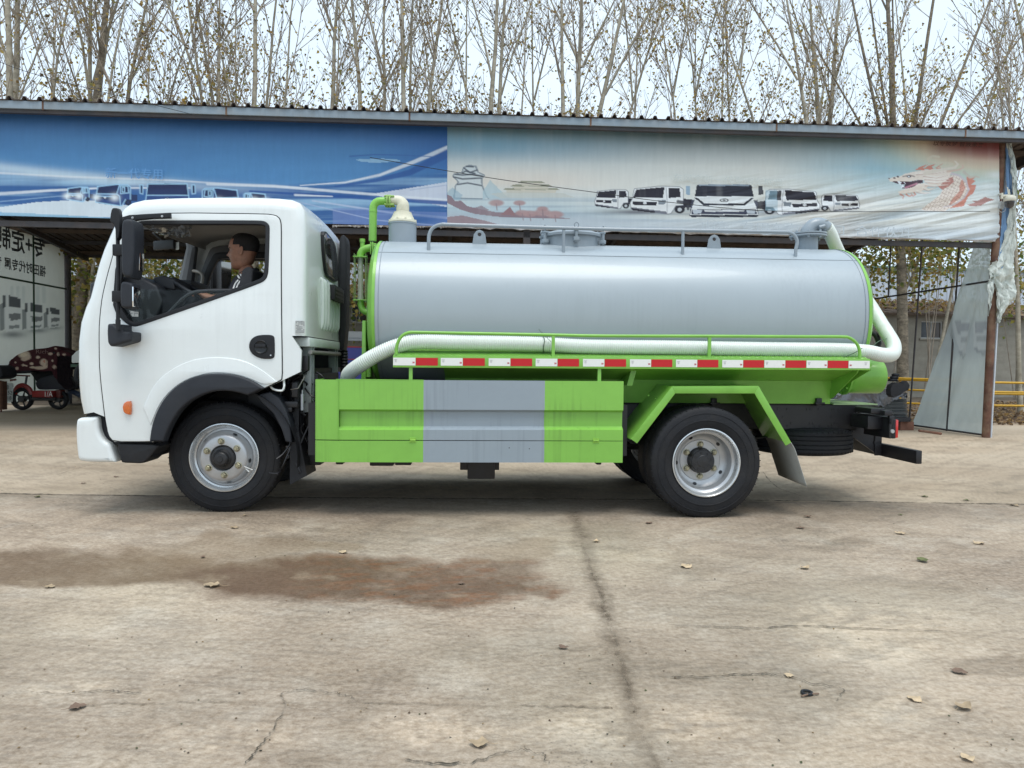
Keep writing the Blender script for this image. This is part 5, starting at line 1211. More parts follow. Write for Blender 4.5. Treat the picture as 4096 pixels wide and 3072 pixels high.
# ---- suction hose
HOSEM = mat('corrugated_hose', (0.70, 0.75, 0.70), 0.35, var=0.05, vscale=6, coat=0.2, sss=0.0)
def hose(name, pts, r, pitch=0.0155, amp=0.0028, m=HOSEM, n=20, parent=truck):
    """tube with rings: resampled so that each ring gets four sections"""
    P = [Vector(p) for p in pts]; L_ = [0]
    for a_, b_ in zip(P[:-1], P[1:]): L_.append(L_[-1] + (b_ - a_).length)
    tot = L_[-1]; N = int(tot / pitch * 4); o = []; rs = []; j = 0
    for i in range(N + 1):
        s_ = tot * i / N
        while j < len(P) - 2 and L_[j + 1] < s_: j += 1
        f = (s_ - L_[j]) / max(1e-9, L_[j + 1] - L_[j]); o.append(P[j].lerp(P[j + 1], f)); rs.append(r + (amp if i % 4 in (0, 1) else -amp * 0.6))
    q = MB(); q.tube(o, rs, n); return q.build(name, m, parent, 80)
yh = 0.13
hp_ = [TR.P(*c8(930, 1010), 0.42), TR.P(*c8(960, 860), 0.32), TR.P(*c8(1180, 690), 0.20), TR.P(*c8(1500, 500), 0.15), TR.P(*c8(1850, 360), yh),
       TR.P(1680, 1368, yh), TR.P(1850, 1371, yh), TR.P(2000, 1373, yh), TR.P(2160, 1377, yh), TR.P(2330, 1386, yh), TR.P(2500, 1389, yh), TR.P(2700, 1391, yh), TR.P(2900, 1395, yh), TR.P(3100, 1398, yh), TR.P(3300, 1400, yh), TR.P(3400, 1403, yh),
       TR.P(3470, 1408, 0.13), TR.P(3530, 1420, 0.16)]
hb = [TR.P(3568, 1416, 0.26), TR.P(3574, 1380, 0.40), TR.P(3550, 1335, 0.55), TR.P(*c5(1922, 940), 0.75), TR.P(*c5(1850, 820), 0.98), TR.P(*c5(1770, 700), 1.18), TR.P(*c5(1700, 580), 1.24), TR.P(*c5(1640, 475), 1.18), TR.P(*c5(1595, 380), 1.02), TR.P(*c5(1565, 310), TY), TR.P(*c5(1540, 268), TY - 0.05)]
# keep the rising part clear of the dished tank end
hb = [Vector((max(v.x, xbk + 0.13) if v.z < ztop - 0.15 else v.x, v.y, v.z)) for v in hb]
ho = hose('suction_hose', catmull(hp_ + hb, 10), 0.052)
ho['label'] = 'translucent white corrugated suction hose lying along the side platform'
q = MB(); v = TR.P(2173, 1377, yh); q.tube([(v.x + 0.004 * math.sin(3 * a), yh + 0.0585 * math.cos(a), v.z + 0.0585 * math.sin(a)) for a in np.linspace(0, 2 * math.pi, 21)[:-1]], 0.0028, 5, closed=True)
v2 = TR.P(2172, 1335, 0.07); q.tube([v2, TR.P(2155, 1317, 0.05)], 0.002, 5); q.tube([v2, TR.P(2205, 1368, 0.07)], 0.002, 5); q.build('wire_tie', mat('green_wire', (0.05, 0.10, 0.05), 0.5), truck)
q = MB(); q.tube(catmull([TR.P(3370, 1432, 0.07), TR.P(3420, 1410, 0.06), TR.P(3450, 1392, 0.03)], 4), 0.0025, 5); q.tube(catmull([TR.P(*c5(1785, 1130), 0.1), TR.P(*c5(1830, 1100), 0.1), TR.P(*c5(1900, 1045), 0.3), TR.P(*c5(1960, 1028), 0.45), TR.P(*c5(2000, 1035), 0.5)], 4), 0.0025, 5); q.build('wire_tie', mat('green_wire', (0.05, 0.10, 0.05), 0.5), truck)
q = MB(); q.tube(catmull([TR.P(*c5(1850, 985), 0.7), TR.P(*c5(1880, 1010), 0.68), TR.P(*c5(1897, 1060), 0.66), TR.P(*c5(1880, 1090), 0.66)], 5), 0.022, 10); q.build('black_hose', BLACK, truck, 50)

# ---- side platform, board with reflectors, railing
xp0 = TR.P(*c3(633, 1160), 0.0).x; xp1 = TR.P(*c5(1839, 1200), 0.0).x
zL1, zL0 = TR.P(*c3(633, 1143), 0).z, TR.P(*c3(633, 1224), 0).z
zR1, zR0 = TR.P(*c5(1839, 1166), 0).z, TR.P(*c5(1839, 1244), 0).z
def zt_at(x): f = (x - xp0) / (xp1 - xp0); return zL1 * (1 - f) + zR1 * f
def zb_at(x): f = (x - xp0) / (xp1 - xp0); return zL0 * (1 - f) + zR0 * f
q = MB(); q.prism([(xp0, zL0), (xp1, zR0), (xp1, zR1), (xp0, zL1)], 0.0, 0.008); board = q.build('side_board', GREEN2, truck, bevel=0.0015)
q = MB()
q.add([(xp0, 0.0085, zL1 - 0.004), (xp1, 0.0085, zR1 - 0.004), (xp1, 0.33, zR1 + 0.065), (xp0, 0.33, zL1 + 0.065), (xp0, 0.0085, zL1 - 0.01), (xp1, 0.0085, zR1 - 0.01), (xp1, 0.33, zR1 + 0.059), (xp0, 0.33, zL1 + 0.059)], [(0, 1, 2, 3), (7, 6, 5, 4), (0, 4, 5, 1), (2, 6, 7, 3), (0, 3, 7, 4), (1, 5, 6, 2)])
pf = q.build('platform', GREEN2, truck, smooth=0)
q = MB(); rr = random.Random(2)
for i in range(int((xp1 - xp0) / 0.030)):
    for j in range(9):
        x = xp0 + 0.02 + i * 0.030 + (0.015 if j % 2 else 0); y = 0.03 + j * 0.032; z = zt_at(x) + (y - 0.0085) * 0.215 - 0.002; s_ = 1 if (i + j) % 2 else -1
        d = Vector((0.009, 0.007 * s_, 0.0015 * s_)); n_ = Vector((-0.0025 * s_, 0.003, 0))
        c_ = Vector((x, y, z)); q.add([c_ - d, c_ + n_, c_ + d, c_ - n_, c_ + Vector((0, 0, 0.004))], [(0, 1, 4), (1, 2, 4), (2, 3, 4), (3, 0, 4)])
tg = q.build('tread_lozenges', GREEN2, pf, smooth=0); tg['kind'] = 'stuff'
# reflective strips: measured in the photograph
strips = []
c3x = [(633, 787, 939), (957, 1108, 1259), (1283, 1432, 1581), (1603, 1752, 1900), (1925, 2072, 2220)]
for a_, b_, c_ in c3x: strips += [('w', 1200 + a_ * K, 1200 + b_ * K), ('r', 1200 + b_ * K, 1200 + c_ * K)]
c5x = [(203, 348, 493), (516, 662, 806), (831, 974, 1117), (1118, 1261, 1403), (1405, 1548, 1691)]
for a_, b_, c_ in c5x: strips += [('w', 2400 + a_ * K, 2400 + b_ * K), ('r', 2400 + b_ * K, 2400 + c_ * K)]
strips.append(('w', 2400 + 1691 * K, 2400 + 1836 * K))
for kd, p0, p1 in strips:
    x0_, x1_ = TR.P(p0, 1450, 0).x + 0.001, TR.P(p1, 1450, 0).x - 0.001
    f = lambda x, t: zb_at(x) + (zt_at(x) - zb_at(x)) * t
    q = MB(); q.prism([(x0_, f(x0_, 0.17)), (x1_, f(x1_, 0.17)), (x1_, f(x1_, 0.82)), (x0_, f(x0_, 0.82))], -0.002, -0.0005)
    o = q.build('white_reflector' if kd == 'w' else 'red_reflector', WHR if kd == 'w' else REDR, board, smooth=0)
    if kd == 'w':
        last = p1 > 3470; zt0 = f(x1_, 0.5)
        xm = x1_ - 0.022 if not last else x0_ + 0.006
        text_mesh('lettering', '3M', 0.020, lambda u, v, xm=xm, zt0=zt0: (xm + u * 0.62, -0.003, zt0 - 0.012 + v * 0.8), INKR, board, 0.0006)
        xm2 = x0_ + 0.018 if not last else x1_ - 0.03
        q = MB(); q.tube([(xm2 + 0.005 * math.cos(a), -0.0028, zt0 + 0.002 + 0.005 * math.sin(a)) for a in np.linspace(0, 2 * math.pi, 13)[:-1]], 0.0007, 4, closed=True); q.box((xm2 - 0.011, -0.003, zt0 + 0.012), (xm2 + 0.011, -0.0025, zt0 + 0.0135)); q.build('print_mark', mat('grey_print', (0.16, 0.17, 0.18), 0.6), board)
rl = [c3(656, 1138), c3(655, 1100), c3(668, 1050), c3(695, 1010), c3(740, 988), c3(800, 986), c3(1000, 990), c3(1700, 1003)]
rl2 = [c5(0, 1010), c5(750, 1012), c5(1350, 1015), c5(1640, 1016), c5(1700, 1025), c5(1745, 1060), c5(1766, 1110), c5(1768, 1168)]
pts = catmull([TR.P(*p, 0.03) for p in rl + rl2], 6)
q = MB(); q.tube(pts, 0.0115, 10)
for p in (c3(1724, 1010), c5(745, 1020)):
    v = TR.P(*p, 0.03); q.box((v.x - 0.011, 0.02, zt_at(v.x) - 0.0), (v.x + 0.011, 0.04, v.z))
q.build('side_railing', GREEN2, truck, 50)
# board hangers down to the side guard
for p in (c3(754, 1250), c3(2037, 1260)):
    v = TR.P(*p, 0.02); q = MB(); q.box((v.x - 0.0125, 0.012, 0.82), (v.x + 0.0125, 0.04, zb_at(v.x) + 0.002)); q.build('hanger', GREEN2, truck, bevel=0.001)
# lower hopper / saddle under the platform
xh0 = xp0 + 0.35; xh1 = TR.P(*c6(1580, 450), 0.42).x
zk = TR.P(*c6(900, 378), 0.40).z; zbt = TR.P(*c6(900, 534), 0.42).z
q = MB(); P2 = [(0.05, zR0 + 0.004), (0.42, zk), (0.45, zbt), (1.44, zbt), (1.46, zk), (1.83, zR0 + 0.004), (1.0, zR0 + 0.06)]
q.prism(P2, xh0, xh1, 'x'); q.build('saddle', GREEN2, truck, smooth=0)
q = MB(); q.prism([(0.03, zR0 + 0.003), (0.45, zR0 + 0.003), (0.45, zbt + 0.04), (0.40, zbt + 0.05), (0.04, zR0 - 0.02)], xh1 - 0.006, xh1, 'x')
gx1 = TR.P(*c6(1838, 306), 0.03).x
q.add([(gx1, 0.012, zR0 + 0.004), (xh1, 0.40, zbt + 0.09), (xh1, 0.40, zR0 + 0.01), (gx1, 0.024, zR0 + 0.004), (xh1, 0.412, zbt + 0.09), (xh1, 0.412, zR0 + 0.01)], [(0, 1, 2), (5, 4, 3), (0, 3, 4, 1), (1, 4, 5, 2), (2, 5, 3, 0)])
q.add([(gx1, 0.0125, zR0 + 0.004), (xh1, 0.0125, zR0 + 0.004), (xh1, 0.40, zR0 + 0.002), (gx1, 0.40, zR0 + 0.002)], [(0, 1, 2, 3)])
q.build('gusset', GREEN2, truck, smooth=0)
v = TR.P(*c6(215, 330), 0.2); q = MB(); q.prism([(v.x - 0.045, zR0 - 0.13), (v.x - 0.005, zR0 - 0.13), (v.x + 0.03, zR0), (v.x - 0.01, zR0)], 0.15, 0.5); q.build('gusset', GREEN2, truck, smooth=0)
# bolted brackets between saddle and frame
for p in (c6(773, 515), c6(1485, 515)):
    v = TR.P(*p, 0.44); q = MB(); q.box((v.x - 0.022, 0.42, v.z - 0.04), (v.x + 0.022, 0.47, v.z + 0.02)); q.box((v.x - 0.038, 0.40, v.z - 0.025), (v.x + 0.038, 0.43, v.z - 0.012)); q.build('frame_bracket', CHASSIS, truck, bevel=0.004)
q = MB(); v = TR.P(*c9(350, 290), 0.5); q.box((v.x, 0.48, v.z - 0.006), (TR.P(*c9(1130, 300), 0.5).x, 1.4, v.z + 0.004)); q.build('rear_deck', mat('pale_green_deck', (0.30, 0.42, 0.22), 0.5, var=0.15), truck)
# rear drum (pump) at the tail
v = TR.P(*c5(1830, 1285), 0.9); q = MB(); rd = 0.145
q.lathe([(0.0001, -0.22), (rd - 0.02, -0.21), (rd, -0.18), (rd, 0.08), (rd - 0.03, 0.10), (0.0001, 0.10)], (v.x, 0.9, v.z), 'x', 32)
q.lathe([(0.05, -0.36), (0.10, -0.35), (0.11, -0.24), (0.16, -0.23), (0.16, -0.215), (0.05, -0.21)], (v.x, 0.9, v.z - 0.0), 'x', 24)
q.build('discharge_drum', GREEN2, truck, 40)
q = MB()
for k in range(8):
    a = R(45 * k); q.mark().lathe([(0.010, -0.25), (0.010, -0.20)], (v.x, 0.9 + 0.14 * math.cos(a), v.z + 0.14 * math.sin(a)), 'x', 6, True, True)
q.each('flange_bolt', GREEN2, truck)
# ---- side guard box: folded panel in three colour bands, with flap below
ys = 0.0
def pz(p): return TR.P(p[0], p[1], ys).z
X = [TR.P(c4(263, 600)[0], 1650, ys).x, TR.P(c4(840, 600)[0], 1650, ys).x, TR.P(c4(1665, 600)[0], 1650, ys).x, TR.P(c4(2200, 600)[0], 1650, ys).x]
zl = [pz(c4(263, Y)) for Y in (372, 574, 590, 691, 714, 781)]; zr_ = [pz(c4(2200, Y)) for Y in (383, 581, 597, 693, 714, 788)]
zl2 = [pz(c4(263, Y)) for Y in (787, 934)]; zr2 = [pz(c4(2200, Y)) for Y in (792, 937)]
dep = [0.0, 0.0, 0.036, 0.036, 0.0, 0.0]
def lerp_z(i, x, A, B): f = (x - X[0]) / (X[3] - X[0]); return A[i] * (1 - f) + B[i] * f
sg_ = bpy.data.objects.new('side_guard', None); col.objects.link(sg_); sg_.parent = truck
def guard_panel(xA, xB, m, nm):
    q = MB(); vs = []
    for x in (xA, xB):
        for i in range(6): vs.append((x, dep[i], lerp_z(i, x, zl, zr_)))
    back = [(x, 0.045, z) for (x, y, z) in vs]
    fs = [(i, i + 1, 6 + i + 1, 6 + i) for i in range(5)]
    q.add(vs + back, fs + [(0, 6, 18, 12), (5, 17, 23, 11)] + [tuple(i + 12 for i in f[::-1]) for f in fs] + [(i, 12 + i, 13 + i, i + 1) for i in range(5)] + [(6 + i, 7 + i, 19 + i, 18 + i) for i in range(5)])
    return q.build(nm, m, sg_, smooth=0)
bands = [(X[0], X[1], GREEN, 'green_panel'), (X[1], X[2], GREY, 'grey_panel'), (X[2], X[3], GREEN, 'green_panel')]
for xA, xB, m, nm in bands:
    guard_panel(xA, xB, m, nm)
    q = MB(); q.prism([(xA, lerp_z(1, xA, zl2, zr2)), (xB, lerp_z(1, xB, zl2, zr2)), (xB, lerp_z(0, xB, zl2, zr2)), (xA, lerp_z(0, xA, zl2, zr2))], 0.0, 0.03); q.build('lower_flap', m, sg_, smooth=0)
# curved front corner of the guard
for (za0, za1, zt0_, nm) in ((zl[5], zl[0], 0, 'corner_panel'), (zl2[1], zl2[0], 1, 'corner_flap')):
    q = MB(); xc0 = TR.P(c4(108, 600)[0], 1650, 0.05).x; arcp = [(X[0], 0.0), (X[0] - 0.06, 0.004), (xc0 + 0.012, 0.014), (xc0 + 0.003, 0.02), (xc0, 0.03), (xc0, 0.3)]
    vs = [(x, y, za0) for x, y in arcp] + [(x, y, za1 + 0.0) for x, y in arcp]
    q.add(vs, [(i, i + 1, 7 + i, 6 + i) for i in range(5)]); o = q.build(nm, GREEN, sg_, 0)
    md = o.modifiers.new('thick', 'SOLIDIFY'); md.thickness = 0.006; md.offset = -1
# weld line along the corner joint
q = MB(); q.tube([(X[0], -0.002, zl[0] - i * (zl[0] - zl[5]) / 30 if True else 0) for i in range(31)], [0.0025 + 0.0015 * rnd.random() for _ in range(31)], 6); q.build('weld_bead', GREEN2, sg_)
# top rim highlight lip, hinges
q = MB(); q.box((X[0] - 0.02, -0.001, zl[0]), (X[1], 0.06, zl[0] + 0.004)); q.build('top_lip', GREEN2, sg_)
for p in (c4(768, 783), c4(2014, 786)):
    v = TR.P(*p, 0); h_ = 0.5
    q = MB(); q.box((v.x - 0.022, -0.004, v.z + 0.003), (v.x + 0.022, 0.0, v.z + 0.017)); q.box((v.x - 0.022, -0.004, v.z - 0.017), (v.x + 0.022, 0.0, v.z - 0.003)); q.tube([(v.x - 0.020, -0.007, v.z), (v.x + 0.020, -0.007, v.z)], 0.005, 8); q.build('hinge', mat('hinge_green', (0.25, 0.50, 0.06), 0.4, var=0.2, vscale=40), sg_, bevel=0.001)
for X_, Y_ in ((1424, 836), (1561, 842)):
    v = TR.P(*c4(X_, Y_), 0); q = MB(); q.lathe([(0.004, -0.001), (0.0001, -0.001)], (v.x, 0, v.z), 'y', 8); q.build('drain_hole', INK, sg_)
q = MB(); q.box((X[0], 0.047, zl2[1] + 0.03), (X[3] - 0.02, 0.06, zl[0] - 0.02)); q.build('guard_backing', CHASSIS, sg_)
# dark boxes behind the guard
q = MB(); q.box((X[0] + 0.25, 0.2, 0.55), (X[3] - 0.1, 0.48, 0.90)); q.build('pump_box', CHASSIS, truck, bevel=0.01)
# ---- rear mudguard: three flat bars with a sheet behind
ym2 = -0.02
outer_px = [c6(232, 772 + 30), c6(165, 748), c6(432, 400), c6(1080, 415), c6(1302, 800), c6(1262, 822), c6(1052, 466), c6(512, 466), c6(252, 806)]
op = [TR.P(*p, ym2) for p in [c6(210, 775), c6(492, 418), c6(1080, 415), c6(1302, 800)]]
ip = [TR.P(*p, ym2) for p in [c6(252, 806), c6(512, 466), c6(1052, 466), c6(1264, 822)]]
q = MB()
for i in range(3):
    q.prism([(op[i].x, op[i].z), (op[i + 1].x, op[i + 1].z), (ip[i + 1].x, ip[i + 1].z), (ip[i].x, ip[i].z)], ym2, ym2 + 0.012)
mg = q.build('rear_mudguard', GREEN2, truck, bevel=0.0015); mg['label'] = 'angular green mudguard over the rear wheels'
q = MB(); wv = []
for p in op: wv += [(p.x, ym2 + 0.012, p.z), (p.x, 0.50, p.z), (p.x, 0.50, p.z - 0.006), (p.x, ym2 + 0.012, p.z - 0.006)]
fs = []
for i in range(3):
    b_ = i * 4
    for k in range(4): fs.append((b_ + k, b_ + (k + 1) % 4, b_ + 4 + (k + 1) % 4, b_ + 4 + k))
q.add(wv, fs); q.build('mudguard_sheet', GREEN2, mg, smooth=0)
fp = [TR.P(*c6(1150, 690), 0.05), TR.P(*c6(1302, 800), 0.0), TR.P(*c6(1330, 850), 0.0), TR.P(*c6(1365, 960), 0.0), TR.P(*c6(1410, 1100), 0.0)]
fi = [TR.P(*c6(1150, 690), 0.45), TR.P(*c6(1170, 770), 0.45), TR.P(*c6(1205, 900), 0.45), TR.P(*c6(1235, 1020), 0.45), TR.P(*c6(1290, 1075), 0.45)]
fp2 = [Vector((p.x, 0.0, p.z)) for p in fp[1:]]; fi2 = [Vector((p.x, 0.48, p.z - 0.0)) for p in fp[1:]]
fi2 = [Vector((p.x - 0.005, 0.48, p.z + 0.012)) for p in fp2]
q = MB(); A = catmull(fp2, 5); B = catmull(fi2, 5); n_ = len(A)
q.add([v for v in A] + [v for v in B], [(i, i + 1, n_ + i + 1, n_ + i) for i in range(n_ - 1)]); o = q.build('splash_flap', mat('pale_rubber_flap', (0.33, 0.34, 0.32), 0.7, var=0.1, vscale=8, dirt=0.3), mg, 60)
md = o.modifiers.new('thick', 'SOLIDIFY'); md.thickness = 0.005
for p in (c6(335, 480), c6(383, 500)):
    v = TR.P(*p, 0.12); q = MB(); q.lathe([(0.006, -0.01), (0.006, 0.01)], (v.x, 0.15, v.z), 'y', 8, True, True); q.build('bolt', GREEN2, mg)
# ============================================================ OPEN SHED WITH PRINTED BANNERS
STEELD = mat('dark_steel', (0.045, 0.042, 0.045), 0.6, var=0.3, vscale=6, dirt=0.4, dirtc=(0.12, 0.07, 0.045))
RUST = mat('rusty_steel', (0.12, 0.052, 0.032), 0.75, var=0.5, vscale=5, dirt=0.85, dirtc=(0.26, 0.19, 0.12), bump=0.3, bscale=40)
SHEETU = mat('roof_sheet_dark', (0.085, 0.065, 0.055), 0.75, var=0.35, vscale=3, dirt=0.5, dirtc=(0.14, 0.10, 0.08), stretch=(0.4, 3, 1))
FASC = mat('fascia_blue_grey', (0.27, 0.335, 0.39), 0.5, var=0.10, vscale=3, dirt=0.35, dirtc=(0.30, 0.24, 0.17), streak=0.3)
shed = empty('open_shed', SH, label='long open steel shed with blue grey eaves trim and corrugated roof behind the truck', cat='shed')
ye = -0.35
zg1a, zg1b = SH.P(0, 400, ye), SH.P(4096, 525, ye)
zg0a, zg0b = SH.P(0, 431, ye), SH.P(4096, 553, ye)
print('gutter z', zg1a.z, zg1b.z, zg0a.z, zg0b.z, 'x', zg1a.x, zg1b.x)
def lz(x, a, b): f = (x - a.x) / (b.x - a.x); return a.z * (1 - f) + b.z * f
XL, XR = -10.6, SH.P(4096, 525, ye).x + 0.9
# fascia pieces between joints seen in the photograph
jx = [XL, SH.P(171, 405, ye).x, SH.P(905, 425, ye).x, SH.P(1638, 455, ye).x, SH.P(2363, 475, ye).x, SH.P(3107, 495, ye).x, SH.P(3863, 515, ye).x, XR]
for a, b_ in zip(jx[:-1], jx[1:]):
    q = MB(); q.prism([(a + 0.006, lz(a, zg0a, zg0b)), (b_ - 0.006, lz(b_, zg0a, zg0b)), (b_ - 0.006, lz(b_, zg1a, zg1b)), (a + 0.006, lz(a, zg1a, zg1b))], ye, ye + 0.06); q.build('fascia_panel', FASC, shed, bevel=0.004)
    q = MB(); q.box((b_ - 0.012, ye - 0.003, lz(b_, zg0a, zg0b) - 0.01), (b_ + 0.012, ye + 0.02, lz(b_, zg1a, zg1b) - 0.004)); q.build('fascia_joint', RUST, shed)
q = MB(); q.prism([(XL, lz(XL, zg0a, zg0b) - 0.05), (XR, lz(XR, zg0a, zg0b) - 0.05), (XR, lz(XR, zg0a, zg0b) - 0.002), (XL, lz(XL, zg0a, zg0b) - 0.002)], ye + 0.03, ye + 0.10); q.build('eaves_angle', STEELD, shed)
# corrugated roof, trapezoid ribs, falling to the back
YB = 7.7
zba = SH.P(300, 1010, YB).z; print('back eave', zba, SH.P(1400, 1044, YB).z, SH.P(3450, 1085, YB).z)
p_ = SH.P(61, 400, ye).x - SH.P(0, 400, ye).x
prof = []; x = XL
while x < XR:
    prof += [(x, 0), (x + p_ * 0.62, 0), (x + p_ * 0.72, 0.045), (x + p_ * 0.90, 0.045)]; x += p_
prof.append((x, 0))
vs = []
for x, h in prof: vs.append((x, ye - 0.03, lz(x, zg1a, zg1b) + 0.008 + h))
for x, h in prof: vs.append((x, YB + 0.1, zba + 0.02 + h))
n_ = len(prof); q = MB(); q.add(vs, [(i, i + 1, n_ + i + 1, n_ + i) for i in range(n_ - 1)]); o = q.build('roof_sheet', SHEETU, shed, smooth=0)
md = o.modifiers.new('thick', 'SOLIDIFY'); md.thickness = 0.006
def roof_z(x, y): f = (y - ye) / (YB - ye); return lz(x, zg1a, zg1b) * (1 - f) + zba * f
# purlins along the shed and rafters across
for k in range(9):
    y = 0.3 + (YB - 0.5) * k / 8.0
    q = MB(); q.prism([(XL, roof_z(XL, y) - 0.09), (XR, roof_z(XR, y) - 0.09), (XR, roof_z(XR, y) - 0.012), (XL, roof_z(XL, y) - 0.012)], y, y + 0.05); q.build('purlin', STEELD if k % 2 else mat('purlin_brown', (0.10, 0.07, 0.05), 0.8, var=0.4, vscale=3), shed)
postT = SH.P(4008, 548, 0.0); postB = SH.P(3943, 1752, 0.0); postM = SH.P(3974, 1125, 0.0)
zgr = 0
q = MB(); q.tube([(postB.x, 0, -0.02), (postM.x, 0, postM.z), (postT.x, 0, postT.z + 0.05)], 0.058, 16); rp_o = q.build('post', RUST, shed, 50); rp_o['label'] = 'rusty round post at the open end'
q = MB(); q.tube([(postB.x + 0.085, 0.0, 0.0), (postM.x + 0.10, 0.0, postM.z), (postT.x + 0.09, 0.0, postT.z)], 0.014, 8); q.build('down_pipe', mat('down_pipe_pale', (0.55, 0.6, 0.66), 0.5, var=0.1), shed)
xps = [-9.75, -4.6, 0.2]
for xx in xps:
    q = MB(); q.box((xx - 0.05, -0.0, 0), (xx + 0.05, 0.10, roof_z(xx, 0.05) - 0.09)); q.build('post', STEELD, shed)
bx = [SH.P(272, 1100, YB).x, SH.P(2370, 1000, YB).x, SH.P(3458, 1000, YB).x, SH.P(1100, 1000, YB).x]
for i, xx in enumerate(bx):
    w_ = 0.075 if i != 1 else 0.055
    q = MB(); q.box((xx - w_, YB - 0.12, 0), (xx + w_, YB - 0.0, zba - 0.02)); q.build('post', [STEELD, mat('orange_post', (0.32, 0.12, 0.06), 0.6, var=0.2), mat('grey_post', (0.22, 0.22, 0.20), 0.6, var=0.25), STEELD][i], shed)
for xx in (-9.75, -5.9, bx[3], -1.0, bx[1], 4.9, 8.2):
    q = MB(); a0, a1 = 0.0, YB
    q.add([(xx - .04, a0, roof_z(xx, a0) - .24), (xx + .04, a0, roof_z(xx, a0) - .24), (xx + .04, a1, roof_z(xx, a1) - .20), (xx - .04, a1, roof_z(xx, a1) - .20), (xx - .04, a0, roof_z(xx, a0) - .10), (xx + .04, a0, roof_z(xx, a0) - .10), (xx + .04, a1, roof_z(xx, a1) - .10), (xx - .04, a1, roof_z(xx, a1) - .10)], [(0, 3, 2, 1), (4, 5, 6, 7), (0, 1, 5, 4), (1, 2, 6, 5), (2, 3, 7, 6), (3, 0, 4, 7)])
    q.build('rafter', STEELD, shed, smooth=0)
q = MB(); q.box((XL, YB - 0.1, zba - 0.12), (XR, YB, zba)); q.build('back_beam', STEELD, shed)
q = MB(); q.box((XL, 0.0, 2.95), (postM.x, 0.06, 3.03)); q.build('front_rail', STEELD, shed)
# corrugated end cladding strip right of the banner
q = MB()
for k in range(14):
    z = 3.30 + k * 0.105
    q.box((SH.P(3998, 700, 0).x, 0.06, z), (SH.P(4026, 700, 0).x + 0.02, 0.085 + (0.02 if k % 2 else 0), z + 0.10))
q.build('end_cladding', mat('cladding_beige', (0.36, 0.33, 0.25), 0.7, var=0.3, vscale=4, dirt=0.4), shed)

def draw_front_truck(P, x0, y0, x1, y1, line=None, body=None, dark=None):
    """big truck seen head on"""
    w, h = x1 - x0, y1 - y0; L = lambda u, v: (x0 + u * w, y0 + v * h)
    body = P.c(225, 230, 232) if body is None else body; dark = P.c(40, 42, 55) if dark is None else dark
    P.poly([L(.12, .02), L(.88, .02), L(.93, .5), L(.97, .72), L(1, .97), L(0, .97), L(.03, .72), L(.07, .5)], body)
    P.poly([L(.10, .03), L(.90, .03), L(.93, .38), L(.07, .38)], dark)
    P.poly([L(.12, .01), L(.88, .01), L(.86, .06), L(.14, .06)], P.c(150, 165, 180) if line is None else dark)
    if line is None:
        P.poly([L(.06, .42), L(.10, .42), L(.22, .60), L(.78, .60), L(.90, .42), L(.94, .42), L(.80, .66), L(.20, .66)], dark)
        P.poly([L(.03, .78), L(.97, .78), L(.98, .93), L(.02, .93)], P.c(60, 64, 84)); P.poly([L(.2, .80), L(.8, .80), L(.78, .85), L(.22, .85)], P.c(215, 220, 224))
        P.poly([L(.04, .79), L(.18, .79), L(.16, .91), L(.05, .91)], P.c(190, 200, 210)); P.poly([L(.82, .79), L(.96, .79), L(.95, .91), L(.84, .91)], P.c(190, 200, 210))
        P.poly([L(0, .95), L(1, .95), L(.98, 1.02), L(.02, 1.02)], dark)
    P.poly([L(-.06, .06), L(0, .06), L(.0, .34), L(-.06, .32)], P.c(150, 175, 195) if line is None else dark); P.poly([L(1.0, .06), L(1.06, .06), L(1.07, .32), L(1.0, .34)], dark)
    P.ell(*L(.5, .5), w * .065, h * .055, dark); P.ell(*L(.5, .5), w * .048, h * .035, body if line is None else P.c(215, 230, 240)); P.ell(*L(.5, .5), w * .022, h * .02, dark)
    if line is not None:
        for pl in ([L(.10, .03), L(.90, .03), L(.93, .38), L(.07, .38), L(.10, .03)], [L(-.06, .06), L(0, .06), L(.0, .34), L(-.06, .32), L(-.06, .06)], [L(1.0, .06), L(1.06, .06), L(1.07, .32), L(1.0, .34), L(1.0, .06)], [L(.04, .55), L(.2, .75), L(.8, .75), L(.96, .55)], [L(0.07, .38), L(0.02, .97)], [L(.93, .38), L(.98, .97)], [L(.07, .62), L(.2, .85)], [L(.93, .62), L(.8, .85)]):
            P.line(pl, 4.5, line, .9)
